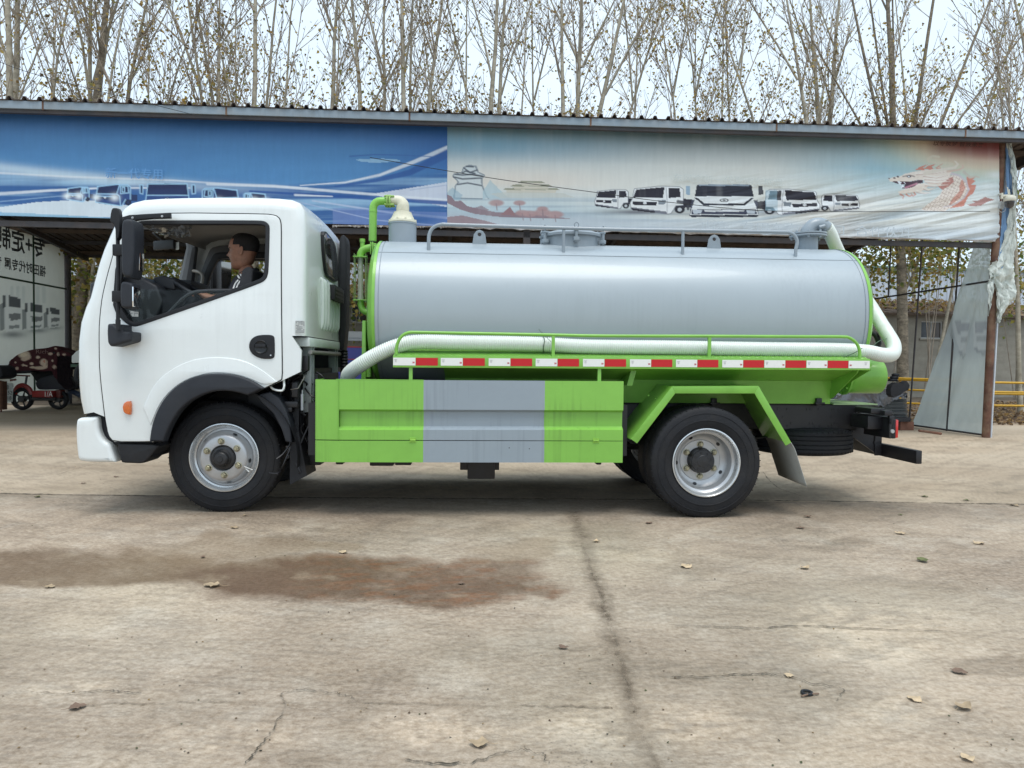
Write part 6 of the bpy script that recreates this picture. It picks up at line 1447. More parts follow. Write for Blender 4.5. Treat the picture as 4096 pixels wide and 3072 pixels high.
def draw_34_truck(P, x0, y0, x1, y1, flip=False, line=None, body=None, dark=None, bed=True):
    """light truck in three-quarter view: front on one side, door and wheel on the other"""
    w, h = x1 - x0, y1 - y0
    L = (lambda u, v: (x1 - u * w, y0 + v * h)) if flip else (lambda u, v: (x0 + u * w, y0 + v * h))
    body = P.c(228, 232, 234) if body is None else body; dark = P.c(38, 36, 48) if dark is None else dark
    if bed: P.poly([L(.84, .45), L(1.02, .5), L(1.02, .78), L(.84, .8)], dark)
    P.ell(*L(.80, .84), w * .085, h * .16, dark)
    P.poly([L(.07, .10), L(.50, .0), L(.80, .02), L(.86, .12), L(.86, .70), L(.74, .72), L(.66, 1.0), L(.60, 1.02), L(.02, .84), L(.0, .62), L(.04, .45)], body)
    if line is None: P.line([L(.07, .10), L(.50, .0), L(.80, .02), L(.86, .12), L(.86, .70), L(.74, .72), L(.66, 1.0), L(.60, 1.02), L(.02, .84), L(.0, .62), L(.04, .45), L(.07, .10)], 2.5, P.c(84, 90, 104), .8); P.line([L(.58, .05), L(.60, .5), L(.60, 1.0)], 2.5, P.c(110, 116, 128), .8); P.poly([L(.02, .84), L(.60, 1.02), L(.58, .93), L(.03, .77)], P.c(96, 100, 114), .9)
    P.poly([L(.10, .13), L(.56, .04), L(.53, .44), L(.05, .42)], dark)
    P.poly([L(.62, .07), L(.80, .08), L(.82, .40), L(.62, .44)], dark)
    P.poly([L(.04, .55), L(.44, .58), L(.42, .72), L(.05, .68)], dark); P.poly([L(.45, .52), L(.58, .50), L(.57, .66), L(.46, .68)], P.c(130, 140, 150) if line is None else dark)
    P.poly([L(.02, .80), L(.40, .92), L(.40, .98), L(.04, .88)], dark)
    P.ell(*L(.80, .86), w * .062, h * .125, P.c(30, 32, 40)); P.ell(*L(.80, .86), w * .034, h * .07, P.c(190, 196, 202) if line is None else dark)
    P.ell(*L(.24, .62), w * .03, h * .05, P.c(215, 220, 224))
    if line is not None:
        for pl in ([L(.07, .10), L(.50, .0), L(.80, .02), L(.86, .12), L(.86, .70)], [L(.07, .10), L(.04, .45), L(.0, .62), L(.02, .84), L(.60, 1.02), L(.66, 1.0), L(.74, .72)], [L(.04, .45), L(.53, .46), L(.60, .03)], [L(.53, .46), L(.60, .56), L(.62, 1.0)], [L(.62, .07), L(.80, .08), L(.82, .40), L(.62, .44), L(.62, .07)], [L(.04, .55), L(.44, .58)], [L(.66, .14), L(.72, .14), L(.72, .36), L(.66, .36), L(.66, .14)]):
            P.line(pl, 4.5, line, .9)
        P.glow(*L(.03, .62), 16, 12, P.c(240, 250, 255), 1.0); P.glow(*L(.48, .62), 18, 14, P.c(240, 250, 255), 1.0)

def banner_mesh(name, Pn, y0, wr, parent, m, xfun=None):
    """cloth grid hung on the shed plane; wr(PX,PY,U,V) gives the relief in metres towards the viewer"""
    H_, W_ = Pn.PX.shape
    d0 = np.array(fw)[None, None, :] + np.array(cr)[None, None, :] * ((Pn.PX - 2048) / F)[..., None] - np.array(cu)[None, None, :] * ((Pn.PY - 1536) / F)[..., None]
    ay = np.array(SH.ay); ax = np.array(SH.ax); o = np.array(SH.o); c0 = np.array(C0)
    t = (y0 - (c0 - o).dot(ay)) / (d0 @ ay)
    Wp = c0 + d0 * t[..., None] - o
    X = Wp @ ax; Z = Wp[..., 2] + 0; Y = y0 - wr(Pn.PX, Pn.PY, Pn.U, Pn.V)
    me = grid_mesh(name, X, Y, Z, Pn.C); return link(name, me, parent, m)

# ---- blue banner
P1 = Painter(640, 150, -420, 1789, (420, 506), (852, 907))
c = P1.c; V = P1.V; X = P1.PX; Y = P1.PY
def lerp3(a, b, t): t = np.clip(t, 0, 1)[..., None]; return a * (1 - t) + b * t
base = lerp3(c(60, 105, 170), c(84, 140, 194), V / 0.25)  # darker top: shade of the eaves painted into the print
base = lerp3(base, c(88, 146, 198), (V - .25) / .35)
rightd = np.clip((X - 1450) / 330, 0, 1) * np.clip((0.75 - V) / 0.4, 0, 1)
base = lerp3(base, c(52, 104, 172), rightd * 0.8)
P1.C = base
y0_ = 690 + (X / 1789) * 20            # start of the striped lower part
low = np.clip((Y - (680 + 60 * np.exp(-((X - 1000) / 420) ** 2) + 8 * np.sin(X / 190))) / 30, 0, 1)
nb_ = fbm(X + 3 * (Y - 700), Y * 1.0, 520, 26, 5); lowc = lerp3(c(58, 104, 164), c(150, 190, 222), (nb_ - 0.38) / 0.3)
P1.blend(low, lowc, 1)
P1.blend(np.exp(-((Y - (672 + 0.12 * X - 0.000035 * X * X)) / 22) ** 2) * np.clip((1300 - X) / 900, 0, 1), c(210, 230, 242), .8)
wh = c(228, 236, 244)
P1.line([(-420, 700), (0, 692), (300, 708), (700, 722), (1000, 742), (1230, 752)], 9, wh, .75, 5)
P1.line([(-420, 790), (0, 775), (200, 762), (420, 752), (760, 752)], 15, wh, .9, 4)
P1.line([(-420, 820), (0, 806), (230, 785), (420, 778)], 5, c(150, 185, 220), .8, 3)
P1.poly([(-420, 850), (0, 828), (150, 808), (300, 800), (420, 806), (560, 830), (640, 870), (500, 872), (0, 858), (-420, 850)], c(222, 234, 242), .95)
P1.poly([(-420, 905), (-420, 862), (0, 848), (300, 862), (560, 880), (900, 905), (0, 900)], c(150, 195, 222), .9)
P1.line([(620, 815), (700, 835), (800, 850)], 40, c(215, 230, 240), .6, 8)
# swooping strokes at the right
P1.line([(1789, 592), (1650, 650), (1520, 700), (1380, 730), (1200, 742)], 18, wh, .95, 3)
P1.line([(1789, 615), (1640, 690), (1500, 722), (1340, 745)], 34, c(48, 92, 160), .9, 5)
P1.line([(1400, 625), (1500, 618), (1640, 622), (1740, 628)], 6, c(66, 112, 176), .9, 3)
P1.poly([(1420, 637), (1530, 634), (1600, 640), (1600, 646), (1500, 652), (1440, 645)], c(165, 205, 230), .8)
P1.poly([(1490, 775), (1600, 758), (1789, 728), (1789, 828), (1640, 800), (1540, 790)], c(214, 222, 236), .95)
P1.line([(1789, 740), (1640, 760)], 3, c(150, 170, 205), .7)
P1.line([(830, 735), (1100, 745), (1400, 770), (1789, 800)], 12, wh, .85, 9)
P1.line([(1000, 765), (1300, 782), (1789, 812)], 7, c(40, 86, 158), .9, 16)
P1.line([(1180, 780), (1330, 786)], 8, wh, .9, 4); P1.line([(1250, 803), (1560, 850), (1789, 872)], 6, c(190, 205, 230), .8, 10)
P1.poly([(1330, 830), (1789, 850), (1789, 910), (1330, 905)], c(128, 148, 202), .55)
P1.blend(np.exp(-(((X - 1680) / 100) ** 2 + ((Y - 880) / 22) ** 2)), c(44, 96, 160), .8)
P1.line([(1160, 800), (1500, 880), (1789, 905)], 4, c(180, 195, 225), .7)
LN = c(170, 215, 245); DK = c(34, 46, 88); BD = c(46, 74, 132)
draw_34_truck(P1, 265, 748, 372, 806, False, LN, BD, DK)
draw_34_truck(P1, 380, 738, 545, 822, False, LN, BD, DK)
draw_front_truck(P1, 572, 732, 768, 862, LN, BD, DK)
draw_34_truck(P1, 785, 752, 960, 838, True, LN, BD, DK)
draw_34_truck(P1, 960, 772, 1068, 822, True, LN, BD, DK, False)
P1.C *= (0.97 + 0.06 * fbm(X, Y, 9, 240, 3))[..., None]
P1.blend((fbm(X, Y, 300, 60, 11) - .45) * 2, c(60, 110, 175), .25)
BANM = vcolmat('printed_banner', 0.42, 0.12, 30, 0.4, thin=0.15)
ban1 = empty('blue_banner', SH, label='wide blue printed banner with glowing line-drawn trucks and white swooshes under the eaves', cat='banner', group='printed banners under the shed eaves')
def wr1(PX, PY, U, V): return 0.02 * (fbm(PX, PY, 420, 160, 21) - .5) + 0.012 * np.sin(PX / 55) * np.clip(V - .85, 0, 1) * 3 + 0.01 * (fbm(PX + PY, PY, 60, 200, 9) - .5)
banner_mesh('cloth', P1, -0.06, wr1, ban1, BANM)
# faint lettering left on the blue cloth
def on_shed(px0, py0, scale, y0, slope=0.03):
    a = SH.P(px0, py0, y0)
    return lambda u, v: (a.x + u * scale, y0, a.z + v * scale)
FB = mat('faint_blue_print', srgb(98, 152, 205), 0.5, var=0.02)
text_mesh('lettering', '新一代专用', 1, (lambda f: f)(on_shed(420, 708, 0.16, -0.10)), FB, ban1)
# ---- pale banner with trucks and a rising dragon
P2 = Painter(800, 170, 1789, 3997, (506, 552), (907, 966))
c = P2.c; V = P2.V; X = P2.PX; Y = P2.PY
P2.C = lerp3(c(118, 142, 152), c(220, 223, 218), (V - 0.04) / 0.30)  # upper part darkened, eaves shadow put into the cloth colour
P2.blend(np.clip((2700 - X) / 700, 0, 1) * np.exp(-((V - .16) / .17) ** 2), c(130, 172, 194), .95)
P2.blend(np.exp(-(((X - 2080) / 330) ** 2)) * np.exp(-((V - .52) / .13) ** 2), c(226, 212, 198), .6)
P2.blend(np.clip((V - .55) / .3, 0, 1) * np.clip((2800 - X) / 600, 0, 1), c(176, 200, 212), .85)
# sea and mist streaks
st_ = fbm(X + (Y - 700) * 2.2 * 0, Y + (X - 2800) * 0.14 * np.clip((X - 2600) / 700, 0, 1), 520, 14, 31)
P2.blend(np.clip((V - .62) / .12, 0, 1) * np.clip((st_ - .42) * 4, 0, 1), c(160, 178, 190), .75)
P2.blend(np.clip((V - .8) / .1, 0, 1) * np.clip((.98 - V) / .05, 0, 1) * np.clip((2700 - X) / 500, 0, 1), c(140, 155, 170), .5)
P2.blend(np.clip((X - 2900) / 500, 0, 1) * np.clip((V - .5) / .1, 0, 1) * np.clip((fbm(X, Y + (X - 2800) * 0.2, 600, 22, 37) - .5) * 5, 0, 1), c(226, 228, 226), .8)
P2.blend(np.clip((V - .83) / .07, 0, 1), c(192, 202, 210), .75)
P2.blend(np.clip((V - .5) / .2, 0, 1) * np.clip((3500 - np.abs(X - 3350) * 1.0 - 3300) / 200, 0, 1), c(205, 200, 192), .5)
# right sky: turquoise, rainbow glow and red corner
D_ = np.hypot((X - 4000) / 430, (Y - 545) / 165)
P2.blend(np.clip((X - 3080) / 400, 0, 1) * np.clip(1 - np.abs(V - .32) / .36, 0, 1), c(150, 194, 210), .85)
P2.blend(np.clip(1.35 - D_, 0, 1) * 2.2, c(196, 214, 192), .6); P2.blend(np.clip(1.12 - D_, 0, 1) * 3, c(226, 208, 180), .7)
P2.blend(np.clip(0.86 - D_, 0, 1) * 2.4, c(190, 140, 126), .75); P2.blend(np.clip(0.62 - D_, 0, 1) * 3, c(146, 78, 76), .9)
P2.blend(np.clip((X - 3700) / 60, 0, 1) * np.clip((.22 - V) / .1, 0, 1), c(110, 56, 58), .5)
# clouds
for x_, y_, r_ in ((3950, 745, 45), (3910, 790, 50), (3960, 810, 60), (3860, 880, 60), (3940, 880, 70), (3780, 890, 50), (3985, 700, 30), (3700, 860, 60)):
    P2.glow(x_, y_, r_ * 1.3, r_ * .5, c(226, 232, 232), .8)
# stone pillar islands, pavilion, red hills and trees on the left
g1 = c(186, 200, 206); g2 = c(110, 118, 128)
P2.poly([(1812, 795), (1818, 745), (1830, 728), (1808, 705), (1815, 694), (1846, 688), (1852, 668), (1878, 658), (1906, 663), (1916, 687), (1942, 700), (1930, 716), (1933, 745), (1947, 780), (1958, 797)], c(120, 134, 146), .8)
P2.poly([(1820, 790), (1825, 745), (1838, 728), (1815, 705), (1822, 697), (1850, 692), (1856, 672), (1878, 664), (1900, 668), (1910, 690), (1935, 702), (1922, 715), (1926, 745), (1940, 780), (1950, 795)], c(206, 214, 216))
for pl in ([(1822, 697), (1850, 700), (1890, 697), (1930, 704)], [(1815, 708), (1850, 716), (1925, 712)], [(1856, 672), (1880, 690), (1908, 680)], [(1830, 738), (1870, 732), (1925, 742)], [(1865, 665), (1893, 667)], [(1850, 692), (1862, 684), (1900, 694)]): P2.line(pl, 6, c(74, 82, 94), .9)
P2.poly([(1930, 770), (1960, 720), (2000, 760), (2030, 790), (1930, 795)], c(170, 196, 206), .7)
P2.poly([(1789, 770), (1810, 750), (1850, 780), (1840, 800), (1789, 800)], c(150, 180, 196), .6)
pv = c(206, 200, 184)
for x0, y0, w_ in ((2010, 752, 230), (2040, 738, 170), (2070, 724, 110)):
    P2.poly([(x0, y0 + 8), (x0 + 14, y0), (x0 + w_ - 14, y0), (x0 + w_, y0 + 8)], c(140, 142, 120), .9); P2.poly([(x0 + 14, y0 + 8), (x0 + w_ - 14, y0 + 8), (x0 + w_ - 18, y0 + 20), (x0 + 18, y0 + 20)], pv, .8)
P2.poly([(1960, 775), (2050, 765), (2250, 772), (2300, 790), (2000, 792)], c(196, 198, 190), .6)
rd = c(142, 124, 132); rd2 = c(174, 142, 142)
P2.poly([(1789, 778), (1805, 785), (1820, 805), (1845, 803), (1870, 825), (1930, 838), (1990, 850), (2080, 850), (2150, 858), (2290, 876), (2000, 868), (1900, 856), (1840, 838), (1789, 812)], rd)
P2.poly([(1880, 838), (1925, 822), (1960, 842)], rd, .8); P2.poly([(2000, 860), (2040, 826), (2062, 862)], c(150, 118, 122))
P2.poly([(1789, 905), (1789, 868), (1850, 862), (1930, 880), (2010, 902), (2050, 912)], c(140, 96, 100), .7)
for x_, y_, r_ in ((1985, 812, 30), (2078, 812, 24), (2120, 855, 30), (2170, 850, 34), (2220, 858, 34), (2170, 835, 22), (2090, 852, 28)):
    P2.ell(x_, y_, r_, r_ * .42, rd2, .9, .4); P2.line([(x_, y_ + 4), (x_ + 3, y_ + 28)], 4, rd, .9)
# row of trucks
P2.glow(2560, 848, 150, 10, c(70, 70, 85), .8); P2.glow(2900, 858, 160, 8, c(80, 80, 95), .8); P2.glow(3150, 850, 110, 7, c(90, 95, 110), .7); P2.glow(3370, 842, 70, 6, c(110, 118, 128), .6)
draw_34_truck(P2, 2378, 758, 2535, 834)
draw_34_truck(P2, 2520, 744, 2768, 854)
draw_34_truck(P2, 3262, 776, 3440, 844, True, None, None, None, False)
draw_34_truck(P2, 3028, 756, 3280, 858, True, None, None, None)
P2.poly([(3062, 762), (3108, 760), (3112, 846), (3062, 842)], c(150, 186, 204), .5)
P2.poly([(2766, 800), (3030, 800), (3034, 864), (2758, 864)], c(70, 74, 92), .9)
draw_front_truck(P2, 2760, 736, 3034, 866)
P2.line([(2712, 806), (2752, 812), (2752, 835)], 12, c(50, 52, 62), .9)
# dragon in pale red and cream
cr1, cr2, cr3 = c(232, 222, 212), c(206, 140, 124), c(180, 92, 84)
def Dp(x, y): return (3400 + x * 0.3147, 500 + y * 0.3147)
body = [Dp(900, 1080), Dp(1050, 960), Dp(1150, 880), Dp(1180, 820), Dp(1100, 770), Dp(1150, 700), Dp(1250, 640), Dp(1350, 630), Dp(1430, 680), Dp(1500, 780), Dp(1480, 880), Dp(1420, 960), Dp(1300, 1040), Dp(1200, 1100)]
P2.poly([Dp(1480, 660), Dp(1600, 655), Dp(1550, 700), Dp(1600, 705), Dp(1540, 760), Dp(1605, 765), Dp(1570, 860), Dp(1500, 920), Dp(1450, 1030), Dp(1250, 1060), Dp(1400, 960), Dp(1500, 860)], cr2)
P2.poly(body, lerp3(cr1, cr2, fbm(X, Y, 60, 40, 51) * 1.3 - .2) if False else cr1)
P2.poly([Dp(1430, 690), Dp(1470, 800), Dp(1400, 930), Dp(1250, 1040), Dp(1300, 940), Dp(1390, 840), Dp(1400, 720)], cr2, .8)
P2.poly([Dp(1180, 820), Dp(1100, 770), Dp(1200, 700), Dp(1300, 660), Dp(1320, 720), Dp(1250, 780)], cr3, .75)
sc_m = (np.abs(np.sin(X / 4.2 + Y / 9)) < .22) | (np.abs(np.sin(X / 9 - Y / 4.6)) < .2)
keep = P2.C.copy(); P2.poly(body, c(150, 118, 108), .55); P2.C = np.where(sc_m[..., None], P2.C, keep)
P2.line([Dp(1230, 600), Dp(1380, 640), Dp(1480, 730), Dp(1510, 820), Dp(1450, 930), Dp(1330, 1010), Dp(1200, 1040)], 9, c(205, 196, 202), .95, 4)
for a_, b_, c_ in ((830, 570, 990), (930, 560, 1100), (1080, 550, 1200)): P2.poly([Dp(a_, b_), Dp(a_ + 60, b_ - 40), Dp(c_, b_ - 70), Dp(c_ - 60, b_ - 30), Dp(c_ - 40, b_ + 10)], cr2)
P2.poly([Dp(490, 690), Dp(540, 665), Dp(640, 650), Dp(700, 620), Dp(830, 590), Dp(960, 570), Dp(1150, 560), Dp(1300, 580), Dp(1250, 680), Dp(1150, 760), Dp(1000, 760), Dp(940, 700), Dp(860, 700), Dp(700, 725), Dp(600, 715), Dp(510, 720)], cr1)
P2.poly([Dp(520, 718), Dp(640, 715), Dp(760, 722), Dp(860, 700), Dp(930, 702), Dp(925, 735), Dp(860, 750), Dp(800, 790), Dp(700, 812), Dp(650, 812), Dp(700, 760), Dp(600, 745)], c(70, 44, 60))
P2.poly([Dp(600, 855), Dp(700, 815), Dp(800, 790), Dp(870, 745), Dp(950, 740), Dp(1000, 770), Dp(940, 830), Dp(850, 850), Dp(720, 870), Dp(640, 870)], cr1)
P2.line([Dp(700, 800), Dp(780, 770), Dp(850, 745)], 7, c(190, 130, 150), .9)
P2.poly([Dp(600, 715), Dp(640, 770), Dp(655, 722)], wh); P2.poly([Dp(670, 722), Dp(705, 752), Dp(700, 725)], wh); P2.poly([Dp(640, 800), Dp(665, 760), Dp(690, 790)], wh)
for a_, b_, e_ in (((930, 640), (1100, 660), (1240, 640)), ((950, 680), (1120, 690), (1260, 690)), ((960, 720), (1100, 730), (1270, 715)), ((950, 760), (1080, 770), (1250, 760)), ((930, 800), (1000, 820), (1090, 800)), ((850, 840), (950, 860), (1030, 860)), ((840, 620), (1000, 610), (1200, 600))):
    P2.line([Dp(*a_), Dp(*b_), Dp(*e_)], 10, c(238, 232, 224), .95, 2); P2.line([Dp(a_[0], a_[1] + 14), Dp(b_[0], b_[1] + 16), Dp(*e_)], 3, c(180, 140, 130), .7, 1)
P2.line([Dp(1130, 405), Dp(1050, 395), Dp(985, 430), Dp(1000, 465), Dp(1100, 480), Dp(1250, 480), Dp(1305, 492), Dp(1250, 520), Dp(1120, 540)], 9, c(214, 208, 190), .95, 5)
P2.line([Dp(1335, 460), Dp(1375, 500), Dp(1330, 540), Dp(1150, 570), Dp(950, 620)], 5, c(224, 216, 204), .95, 14)
P2.line([Dp(1430, 510), Dp(1440, 540), Dp(1380, 570), Dp(1240, 590)], 5, c(214, 190, 176), .95, 9); P2.line([Dp(1640, 665), Dp(1600, 655), Dp(1520, 665), Dp(1450, 600)], 5, c(200, 196, 184), .95, 12)
P2.ell(*Dp(748, 656), 9, 4, c(60, 56, 66)); P2.ell(*Dp(745, 656), 4, 2.4, wh); P2.line([Dp(670, 655), Dp(760, 640), Dp(820, 655)], 4, c(90, 80, 88), .8); P2.ell(*Dp(560, 675), 5, 3.5, c(70, 66, 74)); P2.ell(*Dp(605, 658), 5, 3.5, c(90, 86, 94)); P2.ell(*Dp(495, 680), 4, 3, c(120, 116, 118))
for pl in ([Dp(640, 880), Dp(690, 900), Dp(675, 935)], [Dp(720, 880), Dp(760, 905), Dp(800, 890), Dp(780, 870)], [Dp(820, 860), Dp(840, 880), Dp(800, 905)]): P2.line(pl, 6, cr2, .9, 3)
P2.poly([Dp(1500, 1010), Dp(1600, 985), Dp(1560, 965), Dp(1620, 965), Dp(1720, 915), Dp(1790, 940), Dp(1850, 945), Dp(1750, 975), Dp(1650, 1030), Dp(1520, 1030)], c(168, 110, 102), .85)
P2.blend((fbm(X, Y, 40, 260, 61) - .5) * 1.2, c(228, 230, 228), .25)
P2.C *= 1.08 * (0.98 + 0.05 * fbm(X, Y, 9, 240, 3))[..., None]
ban2 = empty('pale_banner', SH, label='pale printed banner with a row of white trucks and a red dragon', cat='banner', group='printed banners under the shed eaves')
def wr2(PX, PY, U, V):
    r = np.clip((PX - 2500) / 900, 0, 1)
    d = 0.5 * (fbm(PX, PY, 420, 160, 23) - .5) * 0.05
    w = fbm(PX * 0.35 + 0, PY + (PX - 2800) * 0.22, 300, 26, 41) - .5
    w2 = fbm(PX * 0.35, PY + (PX - 2800) * 0.10, 200, 12, 45) - .5
    return d + r * (w * 0.06 + w2 * 0.022) * np.clip((V - .3) / .3, 0, 1) + 0.01 * (fbm(PX, PY, 70, 200, 19) - .5)
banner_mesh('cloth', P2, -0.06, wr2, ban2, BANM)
TXT1 = mat('print_dark_brown', (0.10, 0.05, 0.045), 0.5); FAINT = mat('faint_grey_print', srgb(205, 211, 208), 0.5, var=0.02)
a = SH.P(3730, 580, -0.12); text_mesh('lettering', '以专筑梦 智致未来', 1, lambda u, v, a=a: (a.x + u * 0.098 + v * 0.02, -0.12, a.z + v * 0.075 - u * 0.0005), TXT1, ban2, 0.012)
a = SH.P(2690, 722, -0.10); text_mesh('lettering', '东风全新一代专用车底盘', 1, lambda u, v, a=a: (a.x + u * 0.155, -0.10, a.z + v * 0.12 - u * 0.003), FAINT, ban2)
a = SH.P(2800, 916, -0.15); text_mesh('lettering', '山东  专用车有限公司  合作伙伴', 1, lambda u, v, a=a: (a.x + u * 0.235, -0.15, a.z + v * 0.16 - u * 0.003), mat('faint_grey_print2', srgb(186, 196, 203), 0.5, var=0.02), ban2)
# ragged hem along both banners
HEM = mat('frayed_hem', (0.45, 0.43, 0.42), 0.9, var=0.2, vscale=20)
for par, x0, x1, ya, yb_, sd_ in ((ban1, 1330, 1789, 903, 907, 4), (ban2, 1789, 3980, 907, 964, 5)):
    rr = random.Random(sd_); q = MB(); n = 90; vs = []
    for i in range(n + 1):
        f = i / n; p = SH.P(x0 + (x1 - x0) * f, ya + (yb_ - ya) * f, -0.065); dz = rr.uniform(-0.028, -0.004) if rr.random() < .35 else -0.008
        vs += [(p.x, -0.065 - rr.uniform(0, 0.02), p.z + 0.01), (p.x, -0.065 + rr.uniform(-.01, 0.02), p.z + dz)]
    q.add(vs, [(2 * i, 2 * i + 1, 2 * i + 3, 2 * i + 2) for i in range(n)]); q.build('frayed_hem', HEM, par, smooth=0)
# ---- left side wall sheet, seen from behind (mirrored lettering)
xw = SH.P(258, 1156, YB - 0.15).x
zlw = SH.P(258, 1156, YB - 0.15).z; z0w = SH.X(0, 1113, xw); print('left wall', xw, zlw, z0w)
NY, NZ = 150, 150
yy = np.linspace(-0.2, YB - 0.15, NY); zz = np.linspace(0.15, SH.P(258, 980, YB - .15).z, NZ)
YY, ZZ = np.meshgrid(yy, zz)
Cw = np.tile(np.array(srgb(176, 180, 172)), (NZ, NY, 1)); Cw = 1.18 * Cw * (0.92 + 0.16 * fbm(YY * 50, ZZ * 50, 120, 90, 71))[..., None]
# project wall grid to photo pixels so that the printed trucks can be placed
def proj(wv):
    d = wv - np.array(C0); zf = d @ np.array(fw); return 2048 + F * (d @ np.array(cr)) / zf, 1536 - F * (d @ np.array(cu)) / zf
Wd = np.array(SH.o)[None, None] + np.array(SH.ax)[None, None] * xw + np.array(SH.ay)[None, None] * YY[..., None] + np.array([0, 0, 1.])[None, None] * ZZ[..., None]
PXw, PYw = proj(Wd)
PW = Painter(4, 4, 0, 1, (0, 1), (0, 1)); PW.PX, PW.PY, PW.C, PW.step = PXw, PYw, Cw, 3.0
def k6(x, y): return (x * 380 / 955, 1000 + y * 380 / 955)
PW.glow(*k6(130, 850), 50, 14, PW.c(90, 96, 96), .8); PW.glow(*k6(380, 810), 40, 10, PW.c(100, 106, 106), .8); PW.glow(*k6(540, 780), 30, 8, PW.c(100, 106, 106), .8)
for x_ in (120, 180, 235, 380, 440): PW.line([k6(x_, 380), k6(x_, 520)], 14, PW.c(150, 162, 158), .35)
def rear_truck(x0, y0, x1, y1):
    L = lambda u, v: k6(x0 + u * (x1 - x0), y0 + v * (y1 - y0)); G1, G2, G3 = PW.c(170, 176, 172), PW.c(66, 70, 72), PW.c(110, 116, 114)
    PW.poly([L(0, .3), L(.25, .2), L(.3, .9), L(0, 1)], G3, .9); PW.poly([L(.22, .02), L(.3, 0), L(.95, .1), L(1, .2), L(.98, .75), L(.9, .95), L(.3, 1), L(.2, .85)], PW.c(186, 190, 184), .95)
    PW.poly([L(.36, .03), L(.92, .13), L(.95, .38), L(.40, .33)], G2, .95); PW.poly([L(.12, .05), L(.24, .03), L(.26, .36), L(.12, .38)], G2, .9); PW.poly([L(.42, .52), L(.92, .52), L(.9, .68), L(.45, .72)], G2, .8); PW.poly([L(.4, .85), L(.88, .82), L(.86, .90), L(.42, .94)], G3, .9)
rear_truck(0, 440, 225, 820); rear_truck(220, 520, 440, 805); rear_truck(440, 570, 612, 785)
lw = empty('side_wall_sheet', SH, label='pale printed sheet on the left end wall showing mirrored Chinese lettering and grey trucks', cat='banner')
SHEETM = vcolmat('wall_sheet', 0.6, 0.1, 20, 0.3, thin=0.6)
cl_ = link('cloth', grid_mesh('cloth', np.full(YY.shape, xw) + 0.02 * (fbm(YY * 50, ZZ * 50, 60, 60, 77) - .5), YY, ZZ, PW.C), lw, SHEETM)
GREENBAR = mat('dark_green_bar', (0.03, 0.075, 0.045), 0.5, var=0.2)
INKB = mat('print_slate', (0.085, 0.10, 0.115), 0.6, var=0.1)
def wall_text(txt, px, py, hgt, xoff):
    """mirrored text on the wall: reads from the far side; px,py = right end baseline"""
    a = SH.X(px, py, xw + 0.02)
    text_mesh('lettering', txt, 1, lambda u, v: (xw + 0.022, a.y - u * hgt * 1.0, a.z + v * hgt), INKB, lw, 0.022)
wall_text('专+定制', *k6(455, 70), 0.50, 0); wall_text('福田时代专属 专', *k6(460, 262), 0.26, 0)
q = MB(); a = SH.X(*k6(335, 400), xw + 0.03); q.box((xw + 0.03, a.y - 0.02, 0.15), (xw + 0.05, a.y + 0.02, zz[-1])); q.build('frame_bar', GREENBAR, lw)
q = MB(); q.box((xw + 0.03, -0.2, zlw - 0.02), (xw + 0.05, YB - 0.15, zlw + 0.02)); q.build('frame_bar', GREENBAR, lw)

# ---- right side wall: bare frame, with torn sheet hanging from it
xr_ = postM.x - 0.02
sw = empty('side_wall_frame', SH, label='bare steel wall frame at the right end, its sheet torn away', cat='wall frame')
for (pa, pb) in (((3691, 957), (3636, 1700)), ((3840, 960), (3787, 1724)), ((3566, 955), (3553, 1190))):
    A, B = SH.X(*pa, xr_), SH.X(*pb, xr_); q = MB(); q.tube([(xr_, B.y, max(B.z, 0.0) if B.z < 0.2 else B.z), (xr_, A.y, A.z + 0.1)], 0.017, 6); q.build('upright', STEELD, sw)
A, B = SH.X(3488, 1197, xr_), SH.X(3955, 1125, xr_); q = MB(); q.tube([A, B], 0.016, 6); q.build('cross_bar', STEELD, sw)
A, B = SH.X(3634, 1704, xr_), SH.X(3950, 1753, xr_); q = MB(); q.tube([(xr_, A.y, 0.03), (xr_, B.y, 0.03)], 0.016, 6); q.build('bottom_bar', STEELD, sw)
# torn sheet: triangle from the top right down to the foot
n1, n2 = 70, 60; VV, UU = np.meshgrid(np.linspace(0, 1, n1), np.linspace(0, 1, n2), indexing='ij')
yL_t, yL_b = SH.X(3905, 962, xr_).y, SH.X(3650, 1706, xr_).y
top = SH.X(3900, 962, xr_).z
ZZ = top * (1 - VV) + 0.03
yl = SH.X(3890, 962, xr_).y * (1 - VV) + yL_b * VV; YYs = 0.08 + (yl - 0.08) * (1 - UU) ** 1.0 * (1 - 0.10 * np.sin(VV * math.pi))
fold = 0.07 * np.sin(UU * 11 + VV * 4 + 3 * fbm(UU * 60, VV * 60, 40, 60, 15)) * (0.35 + .65 * np.sin(VV * 3)) * (1.1 - UU) + .05 * (fbm(UU * 100 - VV * 70, VV * 30, 9, 60, 25) - .5) + 0.03 * (fbm(UU * 100 + VV * 40, VV * 100, 14, 60, 5) - .5)
Wd = np.array(SH.o) + np.array(SH.ax) * xr_ + np.array(SH.ay) * YYs[..., None] + np.array([0, 0, 1.]) * ZZ[..., None]
px_, py_ = proj(Wd); CC = np.tile(np.array(srgb(176, 186, 184)), (n1, n2, 1)) * (0.85 + .3 * fbm(px_ + 0.4 * py_, py_, 22, 240, 8))[..., None]
PR = Painter(4, 4, 0, 1, (0, 1), (0, 1)); PR.PX, PR.PY, PR.C, PR.step = px_, py_, CC * 1.3, 4.0
def k8(x, y): return (3700 + x * 396 / 821, 1000 + y * 396 / 821)
PR.blend(np.clip((py_ - 1260) / 60, 0, 1) * np.clip((1460 - py_) / 60, 0, 1), PR.c(150, 158, 166), .5)
